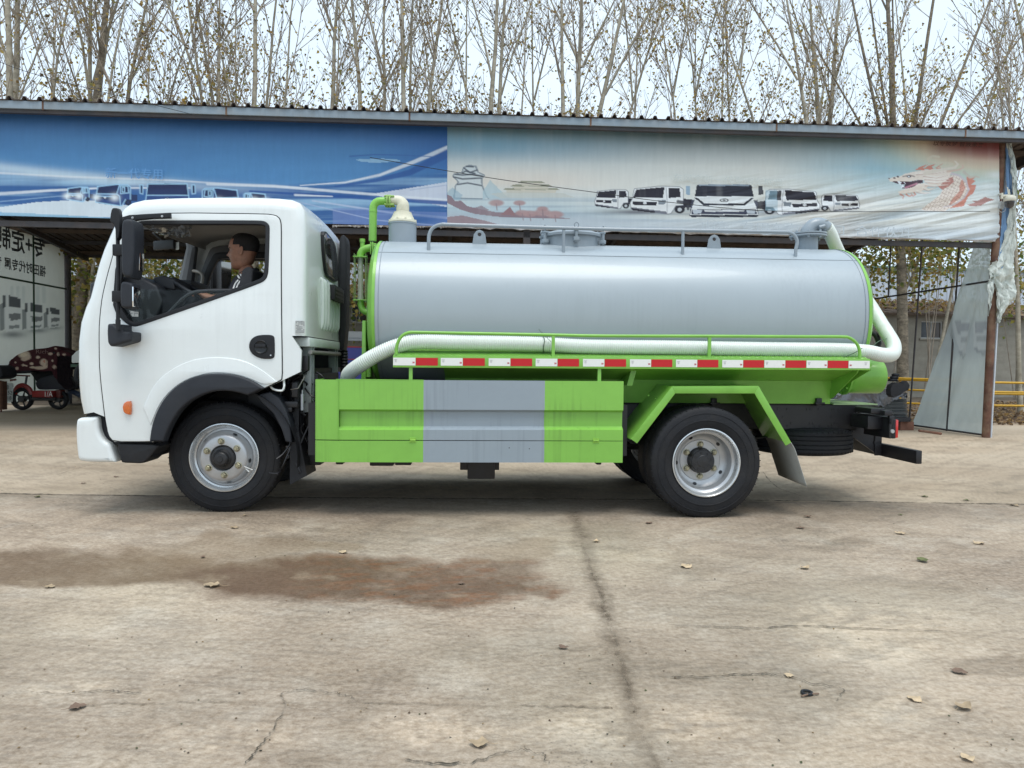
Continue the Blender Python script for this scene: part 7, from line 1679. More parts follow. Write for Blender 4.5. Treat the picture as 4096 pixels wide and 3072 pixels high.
for x0, x1, y0, y1 in ((250, 350, 580, 880), (405, 510, 585, 850)):
    L = lambda u, v: k8(x0 + u * (x1 - x0), y0 + v * (y1 - y0))
    PR.poly([L(0, .05), L(.95, .02), L(1, .95), L(.6, 1), L(0, .8)], PR.c(206, 212, 212), .45); PR.poly([L(.15, .05), L(.95, .05), L(.95, .33), L(.15, .36)], PR.c(122, 128, 138), .5); PR.poly([L(.2, .5), L(.95, .46), L(.95, .62), L(.2, .66)], PR.c(130, 136, 142), .45); PR.poly([L(0, .8), L(.6, .97), L(1, .92), L(.7, 1.1), L(0, .95)], PR.c(125, 130, 138), .45)
ts_ = empty('torn_sheet', SH, label='torn translucent printed sheet hanging inside the right end frame', cat='sheet', group='torn plastic sheets at the right end')
link('cloth', grid_mesh('cloth', xr_ + 0.02 + fold, YYs, ZZ, PR.C), ts_, vcolmat('torn_sheet_m', 0.5, 0.1, 20, 0.3, 0.12, thin=0.45))
# crumpled sheet wrapped round the top of the post and hanging outside
TORN = mat('torn_canvas', (0.58, 0.62, 0.58), 0.75, var=0.12, vscale=6, bump=0.7, bscale=35)
BLUEC = mat('blue_canvas', (0.16, 0.28, 0.46), 0.6, var=0.1, vscale=5)
def e5(x, y): return (3796 + x * 300 / 2212, 650 + y * 300 / 2212)
def rag(name, L_, R_, m, parent, y0, amp, seed, rows=46, cols=18):
    Lp = catmull([SH.P(*p, y0) for p in L_], 10); Rp = catmull([SH.P(*p, y0) for p in R_], 10)
    g = np.zeros((rows, cols, 3)); rr = np.random.RandomState(seed)
    for i in range(rows):
        f = i / (rows - 1); a = Lp[int(f * (len(Lp) - 1))]; b = Rp[int(f * (len(Rp) - 1))]
        for j in range(cols): g[i, j] = a.lerp(b, j / (cols - 1))
    I, J = np.meshgrid(np.arange(rows), np.arange(cols), indexing='ij')
    g[..., 1] += amp * (fbm(J * 10., I * 10., 40, 60, seed) - .5) * 2 + amp * .5 * (fbm(J * 10., I * 10., 14, 20, seed + 1) - .5)
    g[..., 0] += amp * .4 * (fbm(J * 10., I * 10., 20, 20, seed + 2) - .5)
    me = grid_mesh(name, g[..., 0], g[..., 1], g[..., 2]); return link(name, me, parent, m)
ro = empty('ragged_canvas', SH, label='ragged white and blue canvas bunched round the rusty end post and hanging down', cat='canvas', group='torn plastic sheets at the right end')
rag('canvas_strip', [(4022, 560), (4020, 700), (4012, 850), (3998, 960), (3978, 1050), (3962, 1090)], [(4034, 560), (4052, 700), (4048, 850), (4040, 960), (4030, 1050), (4020, 1100)], BLUEC, ro, -0.05, 0.05, 3)
rag('canvas_strip', [(4034, 545), (4044, 700), (4040, 850), (4020, 960), (3995, 1040), (3962, 1080), (3968, 1120), (3985, 1180), (3988, 1290)], [(4040, 545), (4062, 700), (4066, 850), (4064, 980), (4062, 1090), (4060, 1150), (4058, 1200), (4030, 1235), (3990, 1292)], TORN, ro, -0.10, 0.10, 6, 70, 24)
rag('canvas_strip', [(3960, 1060), (3956, 1100), (3953, 1150), (3952, 1260)], [(3985, 1040), (3992, 1100), (3975, 1120), (3957, 1265)], TORN, ro, -0.13, 0.09, 12, 30, 12)
# security camera on the post
scam = empty('security_camera', SH, label='white dome security camera with two aerials on the end post', cat='security camera')
CREAM = mat('cream_plastic', (0.62, 0.60, 0.50), 0.4, var=0.04, vscale=20)
yc_ = -0.22
def sp3(x, y, d=yc_): return SH.P(*e5(x, y), d)
q = MB(); a = sp3(1560, 990); q.tube([sp3(1560, 900), sp3(1560, 1070)], 0.018, 10); q.tube([sp3(1560, 985), sp3(1740, 985)], 0.020, 10); q.tube([sp3(1450, 935, -0.02), sp3(1540, 935)], 0.010, 8); q.build('bracket', CREAM, scam)
v = sp3(1790, 1090); r_ = (sp3(1940, 1090).x - sp3(1635, 1090).x) / 2
q = MB(); q.lathe([(0.0001, r_ * .75), (r_ * .55, r_ * .72), (r_ * .95, r_ * .45), (r_, r_ * .05), (r_ * .98, -r_ * .30), (r_ * .9, -r_ * .36)], (v.x, yc_, v.z), 'z', 28); q.build('camera_hood', CREAM, scam, 50)
q = MB(); q.lathe([(r_ * .9, -r_ * .34), (r_ * .86, -r_ * .7), (r_ * .7, -r_ * 1.25), (r_ * .4, -r_ * 1.6), (0.0001, -r_ * 1.72)], (v.x, yc_, v.z), 'z', 28); q.build('camera_dome', mat('smoked_dome', (0.02, 0.022, 0.03), 0.08, var=0.0, coat=1), scam, 60)
for A, B in ((sp3(1765, 1010), sp3(1722, 725)), (sp3(1795, 980), sp3(1772, 790))):
    q = MB(); q.tube([A, B], 0.008, 8); q.build('aerial', CREAM, scam)
a, b_ = sp3(1470, 1160, -0.08), sp3(1590, 1380, -0.08); q = MB(); q.box((a.x, -0.11, b_.z), (b_.x, -0.08, a.z), rot=Matrix.Rotation(R(12), 3, 'Y')); q.build('junction_box', mat('pale_box', (0.45, 0.48, 0.49), 0.5), scam, bevel=0.004)
q = MB(); q.tube(catmull([sp3(1460, 1390, -0.1), sp3(1540, 1465, -0.12), sp3(1650, 1420, -0.14), sp3(1650, 1330, -0.16), sp3(1600, 1280, -.16)], 5), 0.003, 6); q.tube(catmull([sp3(1555, 1090, -.15), sp3(1560, 1160, -0.1)], 4), 0.003, 6); q.build('cable', mat('white_cable', (0.6, 0.6, 0.58), 0.5), scam)
# overhead wires in front of the banners
WIRE = mat('black_wire', (0.015, 0.016, 0.018), 0.6)
def wire(name, pix, y, rad, label):
    q = MB(); q.tube(catmull([SH.w(SH.P(*p, y)) for p in pix], 8), rad, 5); return tag(q.build(name, WIRE, None), label, 'cable')
wire('cable', [(-60, 225), (150, 300), (600, 415), (800, 465)], -0.5, 0.004, 'thin black wire dropping from upper left to the eaves above the blue banner')
wire('cable', [(1480, 630), (1787, 683), (2050, 725), (2400, 772), (2600, 800), (2800, 822), (3000, 840), (3200, 846), (3500, 847), (3960, 845)], -0.20, 0.005, 'thin dark wire sagging across both banners to the end post')
# ============================================================ HOUSES, RAILING, TREES BEHIND THE SHED
HO = Frame(23.2, 11.85)
CONC = mat('house_render', (0.32, 0.295, 0.245), 0.92, var=0.14, vscale=1.3, bump=0.4, bscale=18, dirt=0.6, dirtc=(0.20, 0.185, 0.155), stretch=(0.5, 1, 3))
hz = HO.P(3700, 1250, 0).z; print('house eave', hz, HO.P(1400, 1190, 0).z, HO.P(339, 1160, 0).z)
hz = (hz + HO.P(1400, 1190, 0).z) / 2
hx0, hx1 = -24.0, 40.0
house = empty('grey_house', HO, label='long low grey rendered house behind the shed, its roof buried in brown leaves', cat='house')
wins = []
for (a, b_, c_, d_) in ((3686, 1284, 3770, 1355), (1405, 1208, 1470, 1291), (347, 1186, 420, 1256), (760, 1200, 850, 1280)):
    A, B = HO.P(a, b_, 0), HO.P(c_, d_, 0); wins.append((A.x, B.x, B.z, A.z))
wins.sort()
def wall_with_holes(q, x0, x1, z0, z1, holes, y0, y1):
    x = x0
    for (a, b_, c_, d_) in holes:
        q.box((x, y0, z0), (a, y1, z1)); q.box((a, y0, z0), (b_, y1, c_)); q.box((a, y0, d_), (b_, y1, z1)); x = b_
    q.box((x, y0, z0), (x1, y1, z1))
q = MB(); wall_with_holes(q, hx0, hx1, -0.05, hz, wins, 0.0, 0.25); q.build('wall', CONC, house, smooth=0)
WF = mat('window_frame_white', (0.55, 0.55, 0.53), 0.6, var=0.08, dirt=0.3)
for (a, b_, c_, d_) in wins:
    q = MB(); t = 0.035
    q.box((a, 0.05, c_), (b_, 0.12, c_ + t)); q.box((a, 0.05, d_ - t), (b_, 0.12, d_)); q.box((a, 0.05, c_ + t), (a + t, 0.12, d_ - t)); q.box((b_ - t, 0.05, c_ + t), (b_, 0.12, d_ - t)); m_x = (a + b_) / 2; q.box((m_x - t / 2, 0.05, c_ + t), (m_x + t / 2, 0.12, d_ - t))
    w_ = q.build('window', WF, house, smooth=0)
    for k in (0, 1):
        q = MB(); x0 = a + t if k == 0 else m_x + t / 2; x1 = m_x - t / 2 if k == 0 else b_ - t; q.box((x0, 0.08, c_ + t), (x1, 0.09, d_ - t)); q.build('pane', mat('pane_dark_blue' if k == 0 else 'pane_brown', (0.05, 0.06, 0.07) if k == 0 else (0.07, 0.055, 0.045), 0.15, var=0.2), w_, smooth=0)
    q = MB(); q.box((a - 0.08, -0.05, c_ - 0.06), (b_ + 0.08, 0.02, c_ - 0.005)); q.build('sill', CONC, w_, smooth=0)
zr = hz + 0.62
q = MB(); q.add([(hx0, -0.35, hz - 0.05), (hx1, -0.35, hz - 0.05), (hx1, 2.4, zr), (hx0, 2.4, zr), (hx0, -0.35, hz - 0.13), (hx1, -0.35, hz - 0.13), (hx1, 2.4, zr - 0.1), (hx0, 2.4, zr - 0.1)], [(0, 1, 2, 3), (7, 6, 5, 4), (0, 4, 5, 1), (1, 5, 6, 2), (2, 6, 7, 3), (3, 7, 4, 0)])
q.build('roof', mat('roof_tiles_brown', (0.11, 0.08, 0.06), 0.95, var=0.4, vscale=9, bump=0.8, bscale=14), house, smooth=0)

LEAFPAL = [(0.38, 0.28, 0.09), (0.27, 0.245, 0.075), (0.46, 0.32, 0.09), (0.21, 0.19, 0.06), (0.29, 0.18, 0.06), (0.42, 0.29, 0.09), (0.15, 0.10, 0.045)]
YELPAL = [(0.36, 0.31, 0.07), (0.20, 0.24, 0.05), (0.46, 0.36, 0.10), (0.13, 0.17, 0.04), (0.28, 0.18, 0.05), (0.26, 0.26, 0.07)]
DRYPAL = [(0.26, 0.17, 0.09), (0.16, 0.10, 0.055), (0.34, 0.25, 0.15), (0.10, 0.065, 0.04), (0.30, 0.19, 0.07)]
def leafmat(name, tr=0.3):
    m = bpy.data.materials.new(name); m.use_nodes = True; n, l = m.node_tree.nodes, m.node_tree.links; b = n['Principled BSDF']
    a = n.new('ShaderNodeVertexColor'); a.layer_name = 'print'; l.new(a.outputs['Color'], b.inputs['Base Color']); b.inputs['Roughness'].default_value = 0.6
    t = n.new('ShaderNodeBsdfTranslucent'); l.new(a.outputs['Color'], t.inputs[0]); ms = n.new('ShaderNodeMixShader'); ms.inputs[0].default_value = tr
    l.new(b.outputs[0], ms.inputs[1]); l.new(t.outputs[0], ms.inputs[2]); l.new(ms.outputs[0], n['Material Output'].inputs['Surface']); return m
LEAFM = leafmat('leaf_autumn', 0.5)
def leaf_cloud(name, C_, size, pal, rs, flat=0.0, drop=0.5):
    """heart-ish leaves: 5-vertex folded polygons, one each at the centres C_ (n,3)"""
    n = len(C_); C_ = np.asarray(C_)
    nrm = rs.normal(size=(n, 3)); nrm[:, 2] *= (1 - flat * 0) ; 
    if flat: nrm[:, :2] *= (1 - flat); nrm[:, 2] = np.abs(nrm[:, 2]) + 0.3
    nrm /= np.linalg.norm(nrm, axis=1)[:, None]
    up = rs.normal(size=(n, 3)); 
    if not flat: up[:, 2] -= drop * 2
    t1 = up - nrm * (up * nrm).sum(1)[:, None]; t1 /= np.linalg.norm(t1, axis=1)[:, None] + 1e-9; t2 = np.cross(nrm, t1)
    s = size * rs.uniform(0.6, 1.25, n)[:, None]
    P = np.stack([C_, C_ + t1 * s * .35 + t2 * s * .48, C_ + t1 * s * 1.1, C_ + t1 * s * .35 - t2 * s * .48, C_ + t1 * s * .4 + nrm * s * .14], 1).reshape(-1, 3)
    idx = np.arange(n)[:, None] * 5
    Q = np.concatenate([idx + np.array([[0, 1, 4]]), idx + np.array([[1, 2, 4]]), idx + np.array([[2, 3, 4]]), idx + np.array([[3, 0, 4]])], 0)
    me = bpy.data.meshes.new(name); me.vertices.add(len(P)); me.vertices.foreach_set('co', P.astype(np.float32).reshape(-1))
    me.loops.add(Q.size); me.loops.foreach_set('vertex_index', Q.astype(np.int32).reshape(-1)); me.polygons.add(len(Q)); me.polygons.foreach_set('loop_start', np.arange(0, Q.size, 3, dtype=np.int32)); me.update(calc_edges=True)
    c = np.array(pal)[rs.randint(0, len(pal), n)] * rs.uniform(0.75, 1.25, (n, 1)); c = np.concatenate([c, np.ones((n, 1))], 1); c = np.repeat(c, 5, 0)
    at = me.color_attributes.new('print', 'FLOAT_COLOR', 'POINT'); at.data.foreach_set('color', c.astype(np.float32).reshape(-1))
    return me
rs = np.random.RandomState(11)
# leaves lying on the roof and under the railing
n = 5200; u = rs.uniform(-8, 34, n); f = rs.uniform(0, 1, n); w_ = np.array([list(HO.w((x, -0.4 + 2.7 * k, hz - 0.02 + 0.65 * k + rs.uniform(0, .12)))) for x, k in zip(u, f)])
o = link('leaf_litter', leaf_cloud('leaf_litter', w_, 0.15, DRYPAL + [(0.25, 0.16, 0.05)], rs, 0.4), None, LEAFM); tag(o, 'layer of dry brown leaves covering the low house roof', None, None, 'stuff')
n = 3800; pts_ = []
for i in range(n):
    p = G(rs.uniform(3950, 4400) if i % 3 else rs.uniform(3500, 4000), rs.uniform(1612, 1700)); pts_.append((p.x, p.y, 0.02 + rs.uniform(0, .05)))
o = link('leaf_litter', leaf_cloud('leaf_litter', pts_, 0.085, DRYPAL, rs, 0.5), None, LEAFM); tag(o, 'dry fallen leaves scattered over the soil below the yellow railing', None, None, 'stuff')
# white corrugated hall further back
HF = Frame(33.0, 9.0)
zt1 = HF.P(3600, 1075, 0).z
hall = empty('white_hall', HF, label='white corrugated steel hall with pale green eaves line beyond the grey house', cat='hall')
HALLM = mat('hall_white_sheet', (0.60, 0.65, 0.72), 0.6, var=0.05, vscale=2, dirt=0.1)
q = MB(); x = -26; vs = []
while x < 52: vs += [(x, 0), (x + 0.20, 0), (x + 0.24, 0.05), (x + 0.30, 0.05), (x + 0.34, 0.0)]; x += 0.34
n_ = len(vs); q.add([(x, -h, 0) for x, h in vs] + [(x, -h, zt1) for x, h in vs], [(i, i + 1, n_ + i + 1, n_ + i) for i in range(n_ - 1)]); q.build('wall', HALLM, hall, smooth=0)
q = MB(); q.box((-26, -0.12, zt1), (52, 6.0, zt1 + 0.10)); q.build('roof', mat('hall_roof_green', (0.16, 0.26, 0.24), 0.6), hall, smooth=0)
# yellow railing
YEL = mat('railing_yellow', (0.62, 0.36, 0.03), 0.45, var=0.12, vscale=8, dirt=0.2)
def railing(lines, D0, D1, posts, label, x0, x1):
    ob = empty('yellow_railing', None, (0, 0, 0), 0, label, 'railing', 'yellow pipe railings by the soil strip')
    for (ya_, yb_) in lines:
        A, B = W(x0, ya_, D0), W(x1, yb_, D1); q = MB(); q.tube([A, B], 0.024, 8); q.build('rail', YEL, ob)
    for px, Yt in posts:
        f = (px - x0) / (x1 - x0); D = D0 + (D1 - D0) * f; P_ = W(px, Yt, D); q = MB(); q.tube([(P_.x, P_.y, 0), (P_.x, P_.y, P_.z)], 0.024, 8); q.build('railing_post', YEL, ob)
railing([(1508, 1526), (1513, 1531), (1552, 1572), (1604, 1628)], 18.0, 16.0, [(3602, 1514), (3960, 1524)], 'yellow pipe railing in front of the grey house, left of the rusty post', 3440, 3965)
railing([(1530, 1536), (1568, 1573), (1575, 1580), (1622, 1627)], 15.6, 15.2, [(4200, 1534)], 'yellow pipe railing right of the rusty post with leaves below', 3975, 4330)

# ------------------------------------------------------------ poplars
BARK = mat('poplar_bark', (0.39, 0.35, 0.27), 0.9, var=0.35, vscale=3, bump=0.5, bscale=12, dirt=0.6, dirtc=(0.16, 0.13, 0.095), stretch=(1, 1, 2.5))
TWIG = mat('twig_brown', (0.34, 0.285, 0.225), 0.9, var=0.3, vscale=2)
class Fast:
    def __init__(s): s.v = []; s.f = []
    def tube(s, P, R_, n):
        k0 = len(s.v); m = len(P)
        for i in range(m):
            a = P[max(0, i - 1)]; b = P[min(m - 1, i + 1)]; tx, ty, tz_ = b[0] - a[0], b[1] - a[1], b[2] - a[2]
            L_ = math.sqrt(tx * tx + ty * ty + tz_ * tz_) + 1e-9; tx /= L_; ty /= L_; tz_ /= L_
            if abs(tz_) < 0.95: ux, uy, uz = -ty, tx, 0.0
            else: ux, uy, uz = 1.0 - tx * tx, -tx * ty, -tx * tz_
            L_ = math.sqrt(ux * ux + uy * uy + uz * uz) + 1e-9; ux /= L_; uy /= L_; uz /= L_
            vx, vy, vz = ty * uz - tz_ * uy, tz_ * ux - tx * uz, tx * uy - ty * ux; r = R_[i]; p = P[i]
            for k in range(n):
                c_, s_ = CS[n][k]; s.v.append((p[0] + r * (ux * c_ + vx * s_), p[1] + r * (uy * c_ + vy * s_), p[2] + r * (uz * c_ + vz * s_)))
        for i in range(m - 1):
            for k in range(n):
                k1 = (k + 1) % n; s.f.append((k0 + i * n + k, k0 + i * n + k1, k0 + (i + 1) * n + k1, k0 + (i + 1) * n + k))
    def mesh(s, name):
        me = bpy.data.meshes.new(name); me.from_pydata(s.v, [], s.f); me.shade_smooth(); return me
CS = {n: [(math.cos(2 * math.pi * k / n), math.sin(2 * math.pi * k / n)) for k in range(n)] for n in (3, 4, 5, 6, 8, 10)}
def branch_path(p, d, L_, bend, rr, m):
    P = [p]; x, y, z = p; dx, dy, dz = d
    for i in range(m):
        dz += bend / m; dx += rr.uniform(-.05, .05); dy += rr.uniform(-.05, .05); n_ = math.sqrt(dx * dx + dy * dy + dz * dz); dx /= n_; dy /= n_; dz /= n_
        x += dx * L_ / m; y += dy * L_ / m; z += dz * L_ / m; P.append((x, y, z))
    return P
def poplar(bot, top, wpx, D, seed, label, leafn=520, low=260, forks=(), htop=15.0, nb=22, lowpal=YELPAL, lz0=3.2, group='poplars behind the shed'):
    rr = random.Random(seed); rs_ = np.random.RandomState(seed)
    A, B = W(bot[0], bot[1], D), W(top[0], top[1], D); dirx = (B - A) / (B.z - A.z); dirx.y += rr.uniform(-.03, .03)
    base = A - dirx * A.z * 0.55; base = Vector((base.x, base.y, 0)); r0_ = wpx / 2 / F * D
    def at_z(z):
        if z <= A.z: f = z / A.z; return base.lerp(A, f)
        return A + dirx * (z - A.z)
    zs = [0, .25, 1.0, 2.5, 4, 5.5, 7, 8.5, 10, 11.5, 13, htop]
    root = empty('poplar_tree', None, base, 0, label, 'tree', group)
    def rad(z): return max(0.012, r0_ * (1 + (A.z - z) * 0.075) if z < A.z else r0_ * (1 - (z - A.z) / (htop - A.z) * 0.85))
    BK = BARK if wpx < 30 else mat('old_bark', (0.24, 0.20, 0.145), .95, var=.55, vscale=5, bump=1.0, bscale=22, dirt=.95, dirtc=(.075, .06, .045), stretch=(1.5, 1.5, 3.2))
    T_ = Fast(); P = [at_z(z) + Vector((rr.uniform(-.03, .03), rr.uniform(-.03, .03), 0)) for z in zs]; Rr = [rad(z) for z in zs]; Rr[0] *= 1.35
    T_.tube([tuple(p) for p in P], Rr, 8)
    Bm = Fast(); ends = []
    def sub(p, d, L_, r, lvl):
        m = 5 if lvl == 0 else 3
        path = branch_path(p, d, L_, 0.45 if lvl == 0 else 0.25, rr, m)
        (T_ if (lvl == 0 and r > 0.028) else Bm).tube(path, [r * (1 - .8 * i / m) + 0.003 for i in range(m + 1)], 5 if lvl == 0 else 3)
        if lvl == 2: ends.append(path[-1]); ends.append(path[-2]); return
        k = (4 + int(L_ * 1.4)) if lvl == 0 else 3
        for i in range(k):
            f = 0.25 + 0.72 * (i + rr.random() * .6) / k; j = min(m - 1, int(f * m)); q0, q1 = path[j], path[j + 1]; g_ = f * m - j
            pp = tuple(q0[t] + (q1[t] - q0[t]) * g_ for t in range(3)); a = rr.uniform(0, 2 * math.pi)
            dd = (q1[0] - q0[0], q1[1] - q0[1], q1[2] - q0[2]); n_ = math.sqrt(sum(t * t for t in dd)); dd = (dd[0] / n_ + 0.75 * math.cos(a), dd[1] / n_ + .75 * math.sin(a), dd[2] / n_ + rr.uniform(-.15, .35))
            n_ = math.sqrt(sum(t * t for t in dd)); sub(pp, tuple(t / n_ for t in dd), (rr.uniform(.7, 1.5) if lvl == 0 else rr.uniform(.25, .65)), 0.009 if lvl == 0 else 0.005, lvl + 1)
    for i in range(nb):
        z = rr.uniform(4.6, htop - 1.0) if i % 5 else rr.uniform(3.0, 6); p = at_z(z); a = rr.uniform(0, 2 * math.pi); el = rr.uniform(.95, 1.25)
        L_ = rr.uniform(1.6, 3.6) * (1.1 - 0.5 * z / htop); sub(tuple(p), (math.cos(a) * math.cos(el), math.sin(a) * math.cos(el), math.sin(el)), L_, min(rad(z) * .55, rr.uniform(.018, .038)), 0)
    for (fx0, fy0, fx1, fy1, fw_) in forks:
        A2, B2 = W(fx0, fy0, D), W(fx1, fy1, D + rr.uniform(-.6, .6)); E = B2 + (B2 - A2) * .35; r_ = fw_ / 2 / F * D
        path = [tuple(A2), tuple(A2.lerp(B2, .5) + Vector((rr.uniform(-.06, .06), 0, 0))), tuple(B2), tuple(E)]; T_.tube(path, [r_ * 1.15, r_, r_ * .8, r_ * .5], 6)
        for i in range(9):
            f = rr.uniform(.15, 1); p = A2.lerp(E, f); a = rr.uniform(0, 2 * math.pi); el = rr.uniform(.5, 1.1); sub(tuple(p), (math.cos(a) * math.cos(el), math.sin(a) * math.cos(el), math.sin(el)), rr.uniform(.8, 1.8), .010, 1)
    link('trunk', T_.mesh('trunk'), root, BK).matrix_parent_inverse = Matrix.Translation(-base)
    link('branches', Bm.mesh('branches'), root, TWIG).matrix_parent_inverse = Matrix.Translation(-base)
    E_ = np.array(ends); sel = E_[rs_.randint(0, len(E_), leafn)]
    # more leaves low in the crown, the tops are nearly bare
    wgt = np.exp(-(E_[:, 2] - 7.5).clip(0) / 3.2); wgt /= wgt.sum(); sel = E_[rs_.choice(len(E_), leafn, p=wgt)]
    sel = sel + rs_.normal(size=sel.shape) * 0.10
    o = link('crown', leaf_cloud('crown', sel, 0.082, LEAFPAL, rs_), root, LEAFM); o.matrix_parent_inverse = Matrix.Translation(-base)
    if low:
        nc = max(4, low // 60); ctr = np.stack([base.x + rs_.normal(size=nc) * .8, base.y + rs_.normal(size=nc) * .35, rs_.uniform(lz0, 6.6, nc)], 1)
        pts = ctr[rs_.randint(0, nc, low)] + rs_.normal(size=(low, 3)) * np.array([.5, .45, .38])
        o = link('lower_foliage', leaf_cloud('lower_foliage', pts, 0.12, lowpal, rs_), root, LEAFM); o.matrix_parent_inverse = Matrix.Translation(-base)
    return root
def ca(x): return x * .6329
def dep_at(px):                       # row of trees runs parallel to the house, about 2 m in front of it
    return HO.w(HO.P(px, 1500, -2.2)).y
trees = [  # (x at eaves, y at eaves, x at top, width, forks, leaf count)
 ((41, 392), (38, 0), 25, [(30, 250, -15, 60, 12)], 260), ((63, 380), (70, 0), 24, [], 230),
 ((209, 392), (278, 0), 10, [(235, 250, 140, 0, 7)], 420), ((364, 399), (361, 0), 17, [(355, 360, 288, 0, 11), (370, 350, 472, 0, 12)], 420),
 ((392, 405), (448, 0), 11, [], 330), ((430, 405), (490, 0), 10, [], 330), ((506, 405), (590, 0), 14, [(520, 330, 640, 100, 7)], 450),
 ((671, 410), (755, 150), 8, [], 420), ((810, 411), (756, 0), 12, [(800, 350, 665, 0, 10), (740, 180, 560, 20, 7)], 420), ((854, 415), (790, 0), 13, [], 420),
 ((876, 415), (873, 0), 11, [(876, 190, 980, 60, 6)], 470), ((1016, 415), (1019, 0), 20, [(1020, 80, 1060, 0, 7)], 420), ((1063, 424), (1107, 0), 12, [], 450), ((1133, 424), (1177, 0), 9, [], 470),
 ((1326, 436), (1350, 0), 17, [(1350, 160, 1290, 0, 7)], 380), ((1441, 440), (1406, 0), 17, [], 400), ((1536, 448), (1537, 0), 13, [(1535, 350, 1460, 0, 8), (1540, 350, 1660, 120, 9)], 420),
 ((1618, 450), (1606, 0), 19, [], 380), ((1644, 440), (1650, 0), 11, [], 420), ((1710, 455), (1767, 0), 16, [(1730, 400, 1850, 180, 8)], 460), ((1868, 455), (1868, 60), 8, [(1870, 400, 1800, 60, 7)], 520),
 ((1966, 458), (1989, 0), 19, [(1975, 350, 1890, 0, 8)], 500), ((1995, 458), (2020, 0), 16, [(2005, 380, 2110, 60, 8)], 500), ((2137, 460), (2128, 0), 8, [(2137, 400, 2200, 150, 7)], 700),
 ((2254, 465), (2248, 0), 16, [], 500), ((2311, 466), (2330, 0), 18, [(2325, 270, 2230, 60, 10), (2330, 270, 2430, 60, 9)], 480), ((2394, 470), (2501, 0), 18, [(2420, 380, 2590, 60, 9)], 620),
 ((2517, 470), (2620, 120), 10, [(2530, 400, 2500, 60, 7)], 1100), ((2700, 476), (2640, 0), 8, [(2690, 400, 2760, 0, 7)], 1000), ((2790, 478), (2740, 0), 8, [(2780, 400, 2860, 60, 7)], 1100), ((2920, 480), (2900, 40), 8, [(2915, 420, 2990, 100, 6)], 1000), ((3016, 480), (2850, 0), 10, [(2960, 330, 2980, 60, 7)], 1100),
 ((3224, 481), (3145, 0), 15, [(3190, 320, 3020, 40, 8)], 620), ((3275, 484), (3243, 0), 19, [(3270, 320, 3180, 60, 8)], 500), ((3319, 487), (3357, 0), 20, [(3320, 400, 3240, 180, 9)], 500),
 ((3937, 493), (4030, 220), 8, [(3950, 400, 4096, 60, 7)], 800), ((4096, 190), (4055, 0), 12, [], 800)]
lean_w = lambda b, t, fl: 'leaning right' if t[0] - b[0] > 35 else ('leaning left' if b[0] - t[0] > 35 else 'upright')
ordn = ['first', 'second', 'third', 'fourth', 'fifth', 'sixth', 'seventh', 'eighth', 'ninth', 'tenth', 'eleventh', 'twelfth', 'thirteenth', 'fourteenth', 'fifteenth', 'sixteenth', 'seventeenth', 'eighteenth', 'nineteenth', 'twentieth', 'twenty-first', 'twenty-second', 'twenty-third', 'twenty-fourth']
nb1 = [t for t in trees if t[0][0] < 1789]
for i, (b_, t_, w_, fk, ln) in enumerate(trees):
    D = dep_at(b_[0]) + rnd.uniform(-.7, 1.0); sz = 'thick' if w_ >= 18 else ('slender' if w_ <= 10 else 'medium')
    if b_[0] < 1789: lab = '%s %s poplar, %s trunk from the left above the blue banner' % (sz, lean_w(b_, t_, fk), ordn[i])
    else: lab = '%s %s poplar, %s trunk from the left above the pale banner' % (sz, lean_w(b_, t_, fk), ordn[i - len(nb1)])
    poplar(b_, t_, w_, D, 100 + i, lab, leafn=int(ln * 1.3), low=260, forks=fk, nb=11)
# the two big trunks seen below the roof, with their own leafy shoots
poplar((3600, 1000), (3572, 490), 36, dep_at(3600) - 1.2, 301, 'big knotted poplar trunk in front of the grey house, left of its window', leafn=2200, low=1300, nb=18, lz0=4.0, forks=[(3592, 900, 3440, 150, 14), (3590, 850, 3480, 0, 10), (3592, 880, 3570, 0, 9), (3596, 880, 3715, 120, 16), (3600, 900, 3900, 150, 12), (3600, 800, 4000, 260, 9), (3590, 760, 3300, 250, 8)])
poplar((325, 1100), (340, 900), 42, dep_at(320) + 0.3, 302, 'thick ridged poplar trunk seen left of the cab, beside the dark shed post', leafn=200, low=900, nb=6, lz0=2.6)
# bare young tree at the far right edge
poplar((4075, 1300), (4050, 900), 18, 17.5, 303, 'small bare crooked tree at the right edge beside the yellow railing', leafn=300, low=160, nb=16, htop=9.0)
# second, more distant row to thicken the crowns
for i in range(11):
    px = 160 + i * 390 + rnd.uniform(-60, 60); poplar((px, 450), (px + rnd.uniform(-60, 60), 0), rnd.uniform(7, 10), dep_at(px) + rnd.uniform(6, 10), 400 + i, 'thin distant poplar, %s from the left in the far row behind the nearer trunks' % ordn[i], leafn=800, low=0, nb=14, htop=17.0, group='distant poplars in the far row')
# leafy bushes filling the view under the roof
def bush(px, D, z0, z1, rx, n, seed, label):
    rs_ = np.random.RandomState(seed); c_ = W(px, 1300, D); nc = 16
    root = empty('leafy_bush', None, (c_.x, c_.y, 0), 0, label, 'bush', 'leafy bushes behind the shed')
    ctr = np.stack([rs_.normal(size=nc) * rx * .6, rs_.normal(size=nc) * .5, rs_.uniform(z0, z1, nc)], 1); P = ctr[rs_.randint(0, nc, n)] + rs_.normal(size=(n, 3)) * np.array([.42, .4, .42])
    P[:, 2] = np.maximum(P[:, 2], .1)
    link('foliage', leaf_cloud('foliage', P, 0.125, YELPAL, rs_), root, LEAFM)
    T_ = Fast(); rr = random.Random(seed)
    for k in range(4): T_.tube([(rr.uniform(-.2, .2), rr.uniform(-.2, .2), 0), tuple(ctr[k] * .6), tuple(ctr[k])], [.02, .012, .006], 5)
    link('stems', T_.mesh('stems'), root, TWIG)
